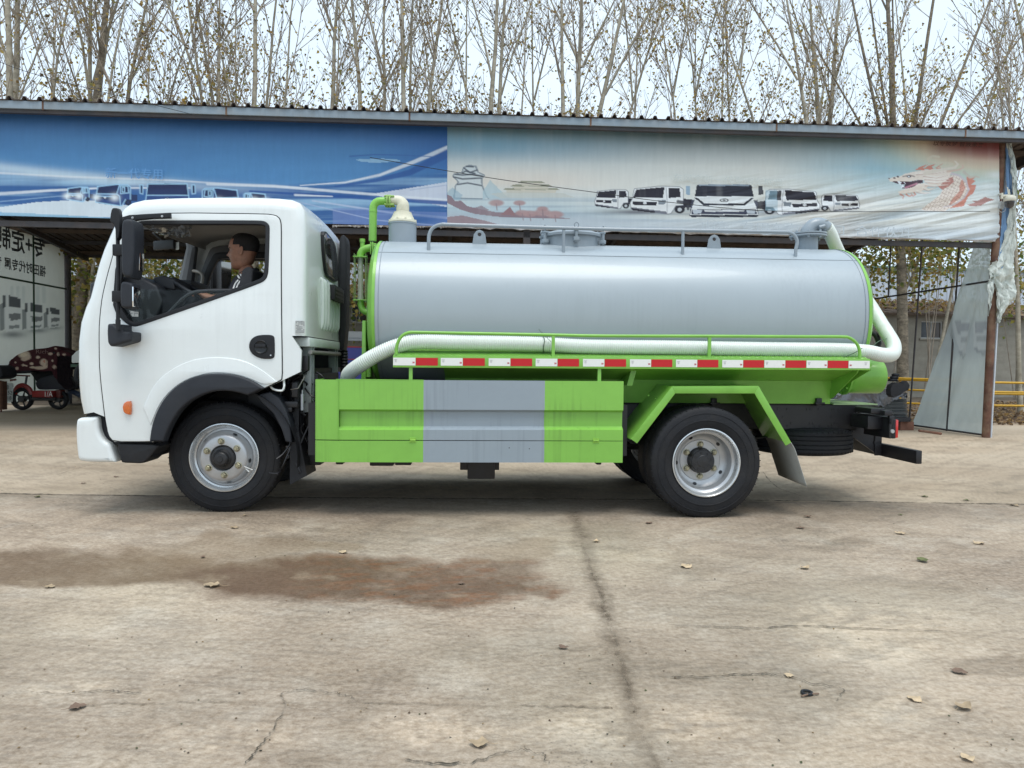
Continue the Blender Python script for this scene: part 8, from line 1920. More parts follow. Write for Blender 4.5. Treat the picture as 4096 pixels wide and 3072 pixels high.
for i, (px, z0, z1, lb) in enumerate([(330, 2.0, 4.4, 'seen between the dark post and the cab'), (560, 2.2, 4.6, 'behind the cab windscreen'), (690, 1.4, 4.4, 'seen through the middle of the cab window'), (820, 1.2, 4.3, 'seen between the mirror and the driver'), (960, 1.4, 4.2, 'behind the driver head'), (1130, 1.5, 4.0, 'hidden mostly by the cab rear'), (1370, 2.7, 4.3, 'beside the green level pipe'), (3400, 4.2, 6.4, 'at the right end of the tank'), (3560, 4.2, 6.8, 'round the big knotted trunk'), (3720, 4.2, 6.8, 'over the grey house window'), (3870, 4.2, 6.6, 'behind the torn sheet'), (4080, 3.0, 6.5, 'at the right edge behind the ragged canvas')]):
    bush(px, dep_at(px) + 0.5, z0, z1, 1.5, 1100 if px < 3000 else 900, 600 + i, 'yellow green leafy bush ' + lb)
# ============================================================ THINGS AROUND
# ---- parked blue truck half hidden behind the tanker
PT = Frame(14.0, 2.0)
BLUEP = mat('blue_truck_paint', (0.045, 0.055, 0.33), 0.4, var=0.1, vscale=4, dirt=0.2)
bt = empty('parked_blue_truck', PT, label='small truck with blue cargo bed and white nose parked behind the tanker', cat='truck')
def pt(px, py, y=0): return PT.P(px, py, y)
zb1 = pt(1400, 1388).z
q = MB(); x0, x1 = pt(1060, 1400).x, pt(1640, 1400).x; q.box((x0, 0, 0.62), (x1, 0.03, zb1)); q.box((x0, 1.6, 0.62), (x1, 1.63, zb1)); q.box((x0, 0, 0.60), (x1, 1.63, 0.64)); q.box((x1 - .03, 0, .62), (x1, 1.63, zb1))
bed = q.build('cargo_bed', BLUEP, bt, bevel=0.008)
q = MB(); q.box((x0, -0.012, zb1 - 0.01), (x1, 0.04, zb1 + 0.012)); z_ = pt(1400, 1437).z; q.box((x0, -0.012, z_ - 0.008), (x1, -0.001, z_ + 0.008)); q.build('red_trim', mat('red_trim', (0.42, 0.03, 0.03), 0.5), bed)
q = MB(); a, b_ = pt(1330, 1326, 0.6), pt(1480, 1350, 0.6); q.box((x0, .4, b_.z - .02), (x1, 1.2, a.z)); q.box((x0, .35, pt(1400, 1363, .35).z), (x1, .4, pt(1400, 1353, .35).z)); q.build('load_sheet', mat('white_load_sheet', (0.60, 0.62, 0.62), 0.5, var=0.06), bed, bevel=0.01)
nose = [pt(283, 1452), pt(283, 1424), pt(300, 1406), pt(332, 1387), pt(420, 1340), pt(520, 1300), pt(700, 1296), pt(740, 1452)]
nose = [(p.x, p.z) for p in nose]
q = MB(); q.prism(nose, 0.02, 1.6); cb = q.build('cab', mat('white_truck_paint', (0.62, 0.65, 0.62), 0.4, var=0.05, dirt=0.2), bt, bevel=0.02)
q = MB(); a = pt(283, 1457); q.box((a.x, -0.005, a.z - 0.05), (pt(760, 1457).x, 1.6, a.z + 0.0)); q.build('bumper', GREENBAR, cb)
q = MB(); q.tube(catmull([pt(325, 1462, -.05), pt(308, 1480, -.08), pt(306, 1520, -.08), pt(330, 1524, -.05)], 5), .04, 8); q.build('front_stay', BLACK, bt)
for xx in (nose[0][0] + 1.0, x0 + .9, x1 - .7):
    w = bpy.data.objects.new('wheel', None); col.objects.link(w); w.parent = bt; w.location = (xx, .12, .33); w.scale = (.82, .9, .82)
    link('tyre', tyre_me, w); link('rim', parts_cache['front'][0][1], w); link('wheel_disc', parts_cache['front'][1][1], w)
q = MB(); q.box((nose[0][0] + .3, .4, .45), (x1 - .1, 1.2, .6)); q.build('chassis', CHASSIS, bt)
# ---- electric scooter with quilt, crate
def k6p(x, y): return (x * 380 / 955, 1000 + y * 380 / 955)
SC = Frame(15.6, 0.0)
def sp_(x, y, d=0.0): return SC.P(*k6p(x, y), d)
zoff = -sp_(215, 1585).z
def s6(x, y, d=0.0): v = sp_(x, y, d); return Vector((v.x, v.y, v.z + zoff * max(0.0, 1 - v.z)))
sct = empty('electric_scooter', SC, label='red and black electric scooter with metal number plate, parked under the quilt', cat='scooter')
REDP = mat('scooter_red', (0.27, 0.018, 0.018), 0.4, var=0.2, vscale=9, dirt=0.3); GREYM = mat('scooter_metal', (0.09, 0.09, 0.09), 0.5, metal=0.5, var=0.2)
def disc_wheel(c_, r, w_, parent):
    wo_ = bpy.data.objects.new('wheel', None); col.objects.link(wo_); wo_.parent = parent; wo_.location = c_
    q = MB(); q.lathe([(r * .72, -w_), (r * .85, -w_ * 1.1), (r * .97, -w_ * .7), (r, 0), (r * .97, w_ * .7), (r * .85, w_ * 1.1), (r * .72, w_)], n=32); q.build('tyre', RUBBER, wo_)
    q = MB(); q.lathe([(r * .74, -w_ * .6), (r * .70, -w_ * .3), (r * .66, w_ * .3), (r * .74, w_ * .6)], n=32); q.lathe([(0.0001, -w_ * 1.2), (r * .28, -w_ * 1.1), (r * .3, w_ * 1.1), (0.0001, w_ * 1.1)], n=20)
    for k in range(5):
        a = 2 * math.pi * k / 5; q.tube([(r * .2 * math.cos(a), 0, r * .2 * math.sin(a)), (r * .7 * math.cos(a), 0, r * .7 * math.sin(a))], w_ * .35, 6)
    q.build('rim', GREYM, wo_)
rw, fw2 = s6(225, 1480), s6(597, 1520, .15)
rw = Vector((rw.x, 0, 0.235)); fw2 = Vector((fw2.x, .12, .22))
disc_wheel(rw, .235, .05, sct); disc_wheel(fw2, .21, .045, sct)
q = MB(); q.tube(catmull([s6(150, 1430), s6(175, 1370), s6(230, 1350), s6(290, 1380), s6(320, 1440)], 5), .05, 8); q.build('rear_mudguard', REDP, sct)
q = MB(); a, b_ = s6(350, 1400), s6(552, 1465); q.box((a.x, -.10, b_.z), (b_.x, .16, a.z)); bb_ = q.build('footboard', REDP, sct, bevel=.02)
a = s6(440, 1458, -.1); text_mesh('lettering', '1/A', 1, lambda u, v: (a.x + u * .13, -.105, a.z + v * .16 + .0), WHR, bb_)
q = MB(); q.tube([s6(555, 1400, .1), s6(597, 1500, .12)], .03, 8); q.box((s6(555, 1400).x, .02, s6(600, 1470).z), (s6(600, 1400).x, .2, s6(600, 1395).z)); q.build('front_fork', mat('scooter_dark_red', (0.12, 0.03, 0.025), .5), sct, bevel=.02)
q = MB(); q.tube([s6(255, 1350), s6(270, 1260)], .022, 8); q.tube([s6(300, 1480), s6(560, 1480)], .04, 8); q.tube([s6(230, 1480), s6(340, 1440), s6(420, 1475)], .03, 8); q.build('frame', GREYM, sct)
q = MB(); q.prism(chaikin([(v.x, v.z) for v in (s6(75, 1240), s6(330, 1235), s6(345, 1200), s6(300, 1190), s6(90, 1200))], 1), -.1, .15); q.build('seat', BLACK, sct, bevel=.03)
q = MB(); q.prism(chaikin([(v.x, v.z) for v in (s6(25, 1190), s6(60, 1155), s6(150, 1160), s6(165, 1185), s6(60, 1210))], 1), -.15, .15); q.tube([s6(75, 1200), s6(95, 1290)], .025, 8); q.build('pillion_backrest', BLACK, sct, bevel=.02)
q = MB(); q.tube([s6(80, 1305), s6(160, 1295)], .02, 8); q.tube([s6(80, 1250), s6(300, 1260)], .015, 8); q.build('luggage_rack', mat('rack_rust', (.20, .06, .05), .6), sct)
pla = s6(72, 1325); plb = s6(172, 1500)
q = MB(); q.box((pla.x, -.13, plb.z), (plb.x, -.12, pla.z), rot=Matrix.Rotation(R(4), 3, 'Y')); npl = q.build('number_plate', mat('plate_aluminium', (0.68, 0.70, 0.68), .45, metal=.1, var=.15, vscale=30), sct)
text_mesh('lettering', '豫\nK52\n718', 1, lambda u, v: (pla.x + .03 + u * .10, -.134, pla.z - .13 + v * .11), GREYM, npl)
# quilt over the handlebars: one cloth with folds
QM = None
def quilt():
    n1, n2 = 60, 90; top_ = catmull([s6(105, 1120), s6(180, 1050), s6(320, 1000), s6(460, 985), s6(560, 965), s6(620, 1010), s6(705, 1045), s6(720, 1130), s6(735, 1200)], 12); low_ = catmull([s6(130, 1200), s6(200, 1215), s6(330, 1205), s6(460, 1215), s6(560, 1215), s6(600, 1290), s6(640, 1340), s6(700, 1390), s6(775, 1370)], 12)
    g_ = np.zeros((n1, n2, 3)); px_ = np.zeros((n1, n2)); py_ = px_.copy()
    for j in range(n2):
        f = j / (n2 - 1) * (len(top_) - 1); a_ = top_[int(f)].lerp(top_[min(len(top_) - 1, int(f) + 1)], f % 1); b2_ = low_[int(f)].lerp(low_[min(len(low_) - 1, int(f) + 1)], f % 1)
        for i in range(n1):
            t = i / (n1 - 1)
            if t < .35:
                s_ = t / .35; g_[i, j] = (a_.x, .75 - .75 * s_ , a_.z - .10 * (1 - s_) ** 2)
            else:
                s_ = (t - .35) / .65; v = a_.lerp(b2_, s_); g_[i, j] = (v.x, -.12 * math.sin(s_ * 1.6), v.z)
    I, J = np.meshgrid(np.arange(n1), np.arange(n2), indexing='ij'); g_[..., 1] += .05 * (fbm(J * 10., I * 10., 140, 90, 5) - .5) + .03 * (fbm(J * 10., I * 10., 50, 60, 6) - .5) - .03 * (np.cos(J / 8.) > .93)
    g_[..., 2] += .02 * (fbm(J * 10., I * 10., 90, 90, 9) - .5)
    Wd_ = g_ + np.array(SC.o); pa, pb = proj(Wd_); P = Painter(4, 4, 0, 1, (0, 1), (0, 1)); P.PX, P.PY, P.step = pa, pb, 2.0; P.C = np.tile(np.array((.060, .018, .022)), (n1, n2, 1))
    cream = P.c(206, 184, 164); pink = P.c(190, 130, 110)
    for (x, y, rx, ry) in ((240, 1050, 60, 38), (275, 1075, 34, 30), (245, 1095, 34, 22), (170, 1190, 16, 16), (380, 1078, 20, 14), (505, 1043, 22, 13), (560, 990, 14, 9), (585, 1048, 14, 18), (530, 1113, 11, 12), (545, 1175, 20, 18), (440, 1130, 38, 36), (455, 1165, 24, 26), (400, 1185, 60, 16), (330, 1180, 30, 10), (232, 1157, 14, 12), (262, 1163, 10, 8), (318, 1143, 18, 14), (645, 1050, 18, 10), (155, 1130, 8, 10)):
        P.ell(*k6p(x, y), rx * .398, ry * .398, cream, .95, .3)
    P.ell(*k6p(447, 1118), 4, 6, pink); P.ell(*k6p(238, 1055), 14, 8, P.c(224, 205, 180))
    P.blend(np.clip((pa - k6p(570, 0)[0]) / 3, 0, 1) * np.clip((pb - k6p(0, 1060)[1]) / 3, 0, 1), P.c(16, 12, 16), .95)
    for x, y in ((540, 1060), (475, 1030)): P.line([k6p(x, y - 60), k6p(x - 8, y + 140)], 2, P.c(30, 8, 12), .6)
    return grid_mesh('cloth', g_[..., 0], g_[..., 1], g_[..., 2], P.C)
ql = link('quilt', quilt(), None, vcolmat('quilt_cloth', .85, .3, 40, .2)); ql.location = SC.o
tag(ql, 'maroon padded quilt with cream flowers thrown over the scooter handlebars', 'quilt')
a = s6(357, 1040, -.1); text_mesh('lettering', 'Rich', 1, lambda u, v: (a.x + u * .155, -.10, a.z + v * .12), mat('quilt_print', (.20, .12, .11), .8), None).location = (0, 0, 0)
lt = bpy.data.objects['lettering'] if False else col.objects[-1]; lt.parent = ql
q = MB(); q.prism(chaikin([(v.x, v.z) for v in (s6(330, 1290), s6(560, 1240), s6(700, 1290), s6(770, 1370), s6(690, 1400), s6(600, 1390), s6(420, 1395), s6(350, 1390))], 2), .05, .35); q.build('apron_skirt', mat('dark_nylon', (.02, .022, .03), .5, var=.3, bump=.5, bscale=10), sct, bevel=.03)
q = MB(); q.prism(chaikin([(v.x, v.z) for v in (s6(180, 1200), s6(560, 1200), s6(640, 1340), s6(520, 1400), s6(380, 1330), s6(320, 1400), s6(260, 1300))], 1), .3, .5); q.build('fairing', BLACK, sct, bevel=.03)
q = MB(); q.tube([s6(560, 1060, .2), s6(640, 1150, .2), s6(610, 1400, .15)], .035, 8); q.tube([s6(540, 1030, -.1), s6(600, 1060, .5)], .018, 8); q.build('handlebar', BLACK, sct)
cr_ = Frame(15.0, 0); a, b_ = cr_.P(*k6p(-150, 1310)), cr_.P(*k6p(28, 1485))
q = MB(); nplk = 4
cro = empty('wooden_crate', None, (a.x, 15.0, 0), 0, 'brown plank crate at the left edge behind the scooter', 'crate')
WOODC = mat('crate_wood', (0.10, 0.045, 0.025), .8, var=.35, vscale=6, stretch=(1, 1, 8), bump=.3)
for k in range(4):
    q = MB(); z0 = .05 + k * (a.z - .05) / 4; q.box((0, 0, z0), (b_.x - a.x, .04, z0 + (a.z - .05) / 4 - .012)); q.build('plank', WOODC, cro, bevel=.003)
q = MB(); q.box((.02, .05, .04), (b_.x - a.x - .02, .16, a.z - .02)); q.build('crate_body', WOODC, cro)
for k in range(2): q = MB(); q.box(((b_.x - a.x) * (.02 + .86 * k), -.02, .0), ((b_.x - a.x) * (.10 + .86 * k), -.001, a.z)); q.build('batten', WOODC, cro)
q = MB(); q.prism(chaikin([(v.x, v.z) for v in (s6(-120, 1290, -.4), s6(-60, 1170, -.4), s6(10, 1150, -.4), s6(70, 1190, -.4), s6(80, 1290, -.4))], 2), 15.05, 15.5)
sk = q.build('black_sack', mat('black_cloth', (.015, .016, .02), .8, var=.4, bump=.6, bscale=7), None, bevel=.04); tag(sk, 'black cloth bundle lying on the brown crate at the left edge', 'bundle')
q = MB(); q.tube([(s6(690, 1390, .3) + SC.o), (s6(860, 1470, -.3) + SC.o)], .055, 8); q.tube([(s6(560, 1470, .5) + SC.o), (s6(700, 1450, .5) + SC.o)], .09, 8)
tag(q.build('steel_beam', mat('blue_black_steel', (.03, .045, .08), .5, var=.3), None), 'dark blue steel beam lying on the yard between scooter and bumper', 'beam')
# ---- wrapped pallet stack behind the tail
PA = Frame(12.2, 4.0)
def pa_(x, y, d=0.0): return PA.P(*c9(x, y), d)
pal = empty('wrapped_pallet', PA, label='stack of grey sheets in crinkled black stretch film, standing behind the truck tail', cat='pallet stack')
SHM = mat('stacked_sheet', (0.085, 0.095, 0.10), 0.55, var=0.2, vscale=4)
xL, xR_ = pa_(330, 400).x, pa_(1690, 400).x; zA, zB_ = pa_(1600, 200).z, pa_(1690, 520).z
for k in range(13):
    z0 = zB_ + (zA - zB_) * k / 13; j = rnd.uniform(-.02, .02); q = MB(); q.box((xL - .1 + j, 0 + j, z0), (xR_ + j * .8 - .03 * k / 13, .9, z0 + (zA - zB_) / 13 - .006)); q.build('sheet', SHM, pal, bevel=.003)
q = MB(); q.box((xL - .1, -.05, zB_ - .08), (xR_ + .02, .95, zB_ - .005)); q.build('pallet_base', mat('pallet_black', (.03, .03, .035), .7), pal, bevel=.005)
BRK = mat('red_brick', (0.20, 0.095, 0.065), .9, var=.25, vscale=8, bump=.4)
for k in range(4):
    q = MB(); xx = pa_(1570 + 40 * (k % 2), 700).x - (k // 2) * 1.1; q.box((xx, .02 + .3 * (k % 2), 0), (xx + .24, .26 + .3 * (k % 2), zB_ - .085)); q.build('brick', BRK, pal, bevel=.004)
FILMB = mat('stretch_film', (0.10, 0.105, 0.12), 0.22, var=.3, vscale=14, bump=.9, bscale=16, coat=.7)
q = MB(); n = 40; vs = []; rr = random.Random(8); tl_ = catmull([pa_(330, 210, -.02), pa_(480, 120, -.02), pa_(850, 60, -.02), pa_(1100, 20, -.02), pa_(1590, 60, -.02), pa_(1660, 170, -.02)], 8); bl_ = catmull([pa_(330, 260, -.03), pa_(500, 290, -.03), pa_(1000, 300, -.03), pa_(1250, 330, -.03), pa_(1480, 190, -.03), pa_(1670, 190, -.03)], 8)
rows = []
for i in range(len(tl_)):
    A_, B_ = tl_[i], bl_[i]
    for k, t in enumerate((0, 0, .25, .5, .75, 1)):
        v = A_.lerp(B_, t); rows.append((v.x, .9 if k == 0 else (-.03 - rr.uniform(0, .05)), v.z + (rr.uniform(-.02, .02) if k else .02)))
q.add(rows, [(i * 6 + k, i * 6 + k + 1, (i + 1) * 6 + k + 1, (i + 1) * 6 + k) for i in range(len(tl_) - 1) for k in range(5)]); q.build('stretch_film', FILMB, pal, 70)
q = MB(); P_ = [(v.x, v.z) for v in (pa_(1090, 110), pa_(1085, 10), pa_(1110, -60), pa_(1190, -105), pa_(1260, -70), pa_(1350, -130), pa_(1400, -60), pa_(1380, 20), pa_(1300, 60), pa_(1250, 110), pa_(1130, 150))]; q.prism(P_, -.10, .06)
tag(q.build('black_bundle', mat('black_cloth', (.015, .016, .02), .8), None, bevel=.008), 'folded black cloth lying on top of the wrapped pallet stack', 'cloth').location = PA.o
q = MB(); v = pa_(1225, -150)
for k in range(3): q.lathe([(.0001, .0), (.07 - k * .008, 0), (.078 - k * .008, .02), (.07 - k * .008, .04), (.0001, .05)], (v.x + .02 * k, .1, v.z - .03 + .043 * k), 'z', 20)
o = q.build('rubber_disc_pile', BLACK, None); o.location = PA.o; tag(o, 'small pile of black rubber discs on top of the pallet stack', 'discs')
# ---- debris by the wall frame
q = MB(); q.tube([SH.w(SH.P(3675, 1722, 0)) * 1.0, SH.w(SH.P(3765, 1735, 0))], .02, 6); tag(q.build('scrap_bar', RUST, None), 'short dark scrap bar on the ground below the torn sheet', 'bar')
# ============================================================ FALLEN LEAVES ON THE YARD
LM = [mat('dry_leaf_tan', (0.36, 0.27, 0.17), .8, var=.25, vscale=30), mat('dry_leaf_cream', (0.50, 0.38, 0.24), .8, var=.25, vscale=30), mat('dry_leaf_brown', (0.17, 0.11, 0.075), .8, var=.3, vscale=30), mat('dry_leaf_green', (0.12, 0.13, 0.05), .8, var=.3, vscale=30)]
def ground_leaf(px, py, wpx, k, seed, label, stem=True):
    rr = random.Random(seed); P0 = G(px, py); s_ = wpx / F * P0.y; root = None
    n = 9; q = MB(); vs = []; ang = rr.uniform(0, 6.28); cs_, sn_ = math.cos(ang), math.sin(ang); c1_ = rr.uniform(.08, .22); c2_ = rr.uniform(-.08, .18)
    for i in range(n):
        u = i / (n - 1) * 2 - 1; hw = (1 - abs(u) ** 1.7) ** .8 * .42 * (1 + .14 * rr.uniform(-1, 1)) * (1.15 if u < 0 else .85)
        for j in range(5):
            v = (j / 2 - 1) * hw; z = c1_ * v * v * 3 + c2_ * u * u + .05 * rr.uniform(-1, 1) * (j in (0, 4)) + .045 + .03 * math.sin(u * 5 + seed); x, y = u * .5, v
            vs.append((s_ * (x * cs_ - y * sn_), s_ * (x * sn_ + y * cs_), max(.003, s_ * z + .002)))
    q.add(vs, [(i * 5 + j, i * 5 + j + 1, (i + 1) * 5 + j + 1, (i + 1) * 5 + j) for i in range(n - 1) for j in range(4)])
    if stem:
        e0 = (s_ * (-.48 * cs_), s_ * (-.48 * sn_), .006 + s_ * c2_ * .2); q.tube([e0, (s_ * (-.75 * cs_ + .05), s_ * (-.75 * sn_), .004), (s_ * (-.95 * cs_), s_ * (-.95 * sn_ + .08), .004)], s_ * .012, 5)
    o = q.build('fallen_leaf', LM[k], None, 50); o.location = (P0.x, P0.y, 0.002); tag(o, label, 'leaf', 'fallen leaves on the yard')
def cb_(x, y): return (x * .7063, 1900 + y * .7063)
lv = [(cb_(1200, 632), 95, 0, 'crumpled grey tan leaf on the left part of the oily stain'), (cb_(660, 12), 30, 2, 'tiny dark leaf on the ground left of the front wheel'), (cb_(1330, 302), 50, 0, 'flat tan leaf just in front of the front wheel'), (cb_(1385, 232), 30, 0, 'small pale leaf touching the front tyre shadow'),
      (cb_(1945, 442), 55, 1, 'cream leaf at the upper edge of the brown stain'), (cb_(440, 1322), 90, 2, 'dark curled twig-like leaf at lower left of the yard'), (cb_(285, 638), 60, 0, 'orange brown leaf at the left lower edge of the stain'),
      ((1400 + 632 * .7063, 1900 + 618 * .7063), 42, 2, 'curled dark leaf in the middle of the rusty stain'), ((1400 + 1692 * .7063, 1900 + 276 * .7063), 42, 2, 'brown leaf in front of the rear wheel'), ((1400 + 1395 * .7063, 1900 + 380 * .7063), 44, 1, 'pale flat leaf right of the broad joint'), ((1400 + 1900 * .7063, 1900 + 522 * .7063), 75, 1, 'ragged cream leaf below the rear wheel'),
      ((1400 + 728 * .7063, 1900 + 1532 * .7063), 115, 0, 'large crinkled leaf with stalk near the bottom centre'), ((1400 + 1210 * .7063, 1900 + 984 * .7063), 60, 2, 'thin dark leaf sliver left of the joint'),
      ((2696 + 755 * .7063, 1900 + 240 * .7063), 45, 2, 'dark leaf right of the rear wheel shadow'), ((2696 + 715 * .7063, 1900 + 304 * .7063), 48, 2, 'flat brown leaf a step below the rear wheel shadow'), ((2696 + 1280 * .7063, 1900 + 335 * .7063), 58, 1, 'broken cream leaf on the right yard below the bar'),
      ((2696 + 1728 * .7063, 1900 + 390 * .7063), 66, 1, 'long pale leaf at the right, upper yard'), ((2696 + 742 * .7063, 1900 + 532 * .7063), 62, 1, 'tan lobed leaf above the long hairline crack'), ((2696 + 1410 * .7063, 1900 + 492 * .7063), 75, 3, 'green leaf blade on the right yard'),
      ((2696 + 650 * .7063, 1900 + 1142 * .7063), 62, 1, 'curled golden leaf lying on the curved crack'), ((2696 + 1615 * .7063, 1900 + 1122 * .7063), 85, 2, 'rolled brown leaf beside the dark round patch'), ((2696 + 1360 * .7063, 1900 + 1275 * .7063), 88, 1, 'bright cream leaf at lower right'), ((2696 + 1640 * .7063, 1900 + 1325 * .7063), 105, 0, 'long crinkled leaf right of the bright cream one'),
      ((2696 + 1660 * .7063, 1900 + 1612 * .7063), 85, 1, 'pointed tan leaf near the bottom right corner'), ((2696 + 1420 * .7063, 1900 + 125 * .7063), 42, 3, 'small green leaf on the slab joint, right of the bar'), ((2696 + 1655 * .7063, 1900 + 145 * .7063), 36, 3, 'dark green leaf scrap on the slab joint at the right'),
      ((2696 + 1280 * .7063, 1900 + 228 * .7063), 28, 3, 'tiny green leaf below the slab joint'), ((2696 + 1930 * .7063, 1900 + 175 * .7063), 50, 0, 'tan leaf at the right edge by the slab joint'), (cb_(1150, 470), 34, 2, 'dark chip of leaf inside the stain'), ((335, 1935), 30, 2, 'small dark leaf left of the front tyre by the joint'), ((150, 1990), 40, 3, 'thin green stem leaf at the left edge')]
for i, (p, w_, k, lb) in enumerate(lv): ground_leaf(p[0], p[1], w_ * .72, k, 50 + i, lb)
v = G(2696 + 752 * .7063, 1900 + 1242 * .7063); q = MB(); q.tube([(.016 * math.cos(a), .016 * math.sin(a), .006) for a in np.linspace(0, 2 * math.pi, 17)[:-1]], .005, 8, closed=True); o = q.build('rubber_ring', BLACK, None); o.location = v; tag(o, 'little black rubber ring on the ground inside the curved crack', 'ring')
q = MB(); A, B = G(3205, 2792), G(3275, 2782); q.tube([A + Vector((0, 0, .006)), A.lerp(B, .5) + Vector((0, .004, .008)), B + Vector((0, 0, .006))], .003, 6); tag(q.build('twig', LM[2], None), 'thin brown twig beside the rubber ring', 'twig')
# loose specks
rs = np.random.RandomState(5); pts_ = []
for i in range(420):
    p = G(rs.uniform(-200, 4300), 1720 + 1350 * rs.rand() ** 1.6); pts_.append((p.x, p.y, .003))
o = link('debris', leaf_cloud('debris', pts_, 0.008, DRYPAL + [(0.06, 0.055, 0.04), (0.07, 0.09, 0.03)], rs, .8), None, LEAFM); tag(o, 'scattered crumbs of leaf and grit over the yard', None, None, 'stuff')
# ============================================================ THE DRIVER
SKIN = mat('skin_tan', (0.34, 0.165, 0.105), 0.5, var=0.22, vscale=28, sss=0.12, bump=0.1, bscale=120)
HAIR = mat('short_black_hair', (0.018, 0.016, 0.016), 0.7, var=0.3, vscale=90, bump=0.6, bscale=300)
JACK = mat('black_jacket', (0.018, 0.018, 0.026), 0.75, var=0.25, vscale=8, bump=0.5, bscale=12)
TROU = mat('dark_trousers', (0.03, 0.032, 0.045), 0.8, var=0.2, vscale=8)
drv = empty('person', TR, label='driver with cropped black hair in black jacket with white sleeve stripes, hands on wheel', cat='person')
yd = 0.47
def skin_mesh(pts, edges, root=0, sub=2):
    """pts: name -> (pos, radius)"""
    names = list(pts); me = bpy.data.meshes.new('sk'); me.from_pydata([tuple(pts[n][0]) for n in names], [(names.index(a), names.index(b)) for a, b in edges], [])
    o = bpy.data.objects.new('sk', me); col.objects.link(o)
    md = o.modifiers.new('s', 'SKIN'); md.use_smooth_shade = True
    for i, n in enumerate(names):
        r = pts[n][1]; r = r if isinstance(r, tuple) else (r, r); me.skin_vertices[0].data[i].radius = r; me.skin_vertices[0].data[i].use_root = (i == root)
    s = o.modifiers.new('u', 'SUBSURF'); s.levels = sub; s.render_levels = sub
    bpy.context.view_layer.update(); dg = bpy.context.evaluated_depsgraph_get(); out = bpy.data.meshes.new_from_object(o.evaluated_get(dg), depsgraph=dg)
    bpy.data.objects.remove(o); bpy.data.meshes.remove(me); return out
def hp(x, y, d=yd): return TR.P(*c7(x, y), d)
chin = hp(1620, 760); crown = hp(1760, 272); Hh = (crown.z - chin.z); hcx = hp(1735, 500).x
sc_h = Hh / 0.245
lev = [(0.00, .058, .00, .020), (0.03, .074, .012, .036), (0.08, .080, .03, .048), (0.14, .083, .045, .055), (0.20, .079, .06, .060), (0.245, .088, .066, .062), (0.275, .084, .068, .063), (0.30, .088, .070, .065), (0.345, .086, .074, .067), (0.39, .088, .078, .069), (0.43, .088, .082, .071), (0.48, .084, .088, .073), (0.53, .082, .094, .074), (0.58, .091, .099, .075), (0.64, .090, .103, .076), (0.72, .084, .106, .077), (0.80, .074, .104, .074), (0.87, .060, .095, .066), (0.93, .043, .076, .052), (0.97, .026, .052, .035), (1.0, .004, .006, .005)]
def head_pt(h, a, f, b, w, off=0.0):
    c_, s_ = math.cos(a), math.sin(a)          # a=0 looks forward (-x)
    r = f if c_ > 0 else b; x = -(abs(c_) ** .92) * (r + off) * (1 if c_ > 0 else -1); y = (w + off) * math.copysign(abs(s_) ** .85, s_)
    if c_ > 0:
        k = math.exp(-(math.atan2(s_, c_) / .20) ** 2); x -= k * .024 * math.exp(-((h - .385) / .045) ** 2) + k * .012 * math.exp(-((h - .47) / .05) ** 2)
        e = math.exp(-((abs(math.atan2(s_, c_)) - .5) / .2) ** 2) * math.exp(-((h - .515) / .035) ** 2); x += .010 * e
    return Vector((hcx + (x + .012 * (.5 - h)) * sc_h, yd + y * sc_h, chin.z + h * Hh))
NA = 40
vs = [head_pt(h, 2 * math.pi * k / NA, f, b, w) for h, f, b, w in lev for k in range(NA)]
fs = [(i * NA + k, i * NA + (k + 1) % NA, (i + 1) * NA + (k + 1) % NA, (i + 1) * NA + k) for i in range(len(lev) - 1) for k in range(NA)] + [tuple(range(NA))]
P_ = {}
pel = Vector((hcx + .02, yd, 1.27)); ch = Vector((hcx + .045, yd, chin.z - .20)); nk = Vector((hcx + .030, yd, chin.z - .03)); nk2 = Vector((hcx + .022, yd, chin.z + .05))
wr_n = hp(960, 1130, .36); el_n = hp(1350, 1215, .24); sh_n = Vector((ch.x, yd - .17, chin.z - .12)); sh_f = Vector((ch.x - .02, yd + .17, chin.z - .12))
grip_n = swc + sax * (.205 * math.cos(R(-70))) + Vector((0, .205 * math.sin(R(-70)), 0)); grip_f = swc + sax * (.205 * math.cos(R(80))) + Vector((0, .205 * math.sin(R(80)), 0))
wr_n = grip_n + Vector((.085, -.03, -.015)); wr_f = grip_f + Vector((.085, .03, 0.0)); el_n = Vector(((wr_n.x + sh_n.x) / 2 + .05, yd - .24, wr_n.z - .03)); el_f = Vector(((wr_f.x + sh_f.x) / 2 + .05, yd + .24, wr_f.z - .04))
B_ = {'pel': (pel, .13), 'bel': (pel.lerp(ch, .45), .12), 'ch': (ch, (.13, .12)), 'nk': (nk, .062), 'nk2': (nk2, .058)}; E_ = [('pel', 'bel'), ('bel', 'ch'), ('ch', 'nk'), ('nk', 'nk2')]
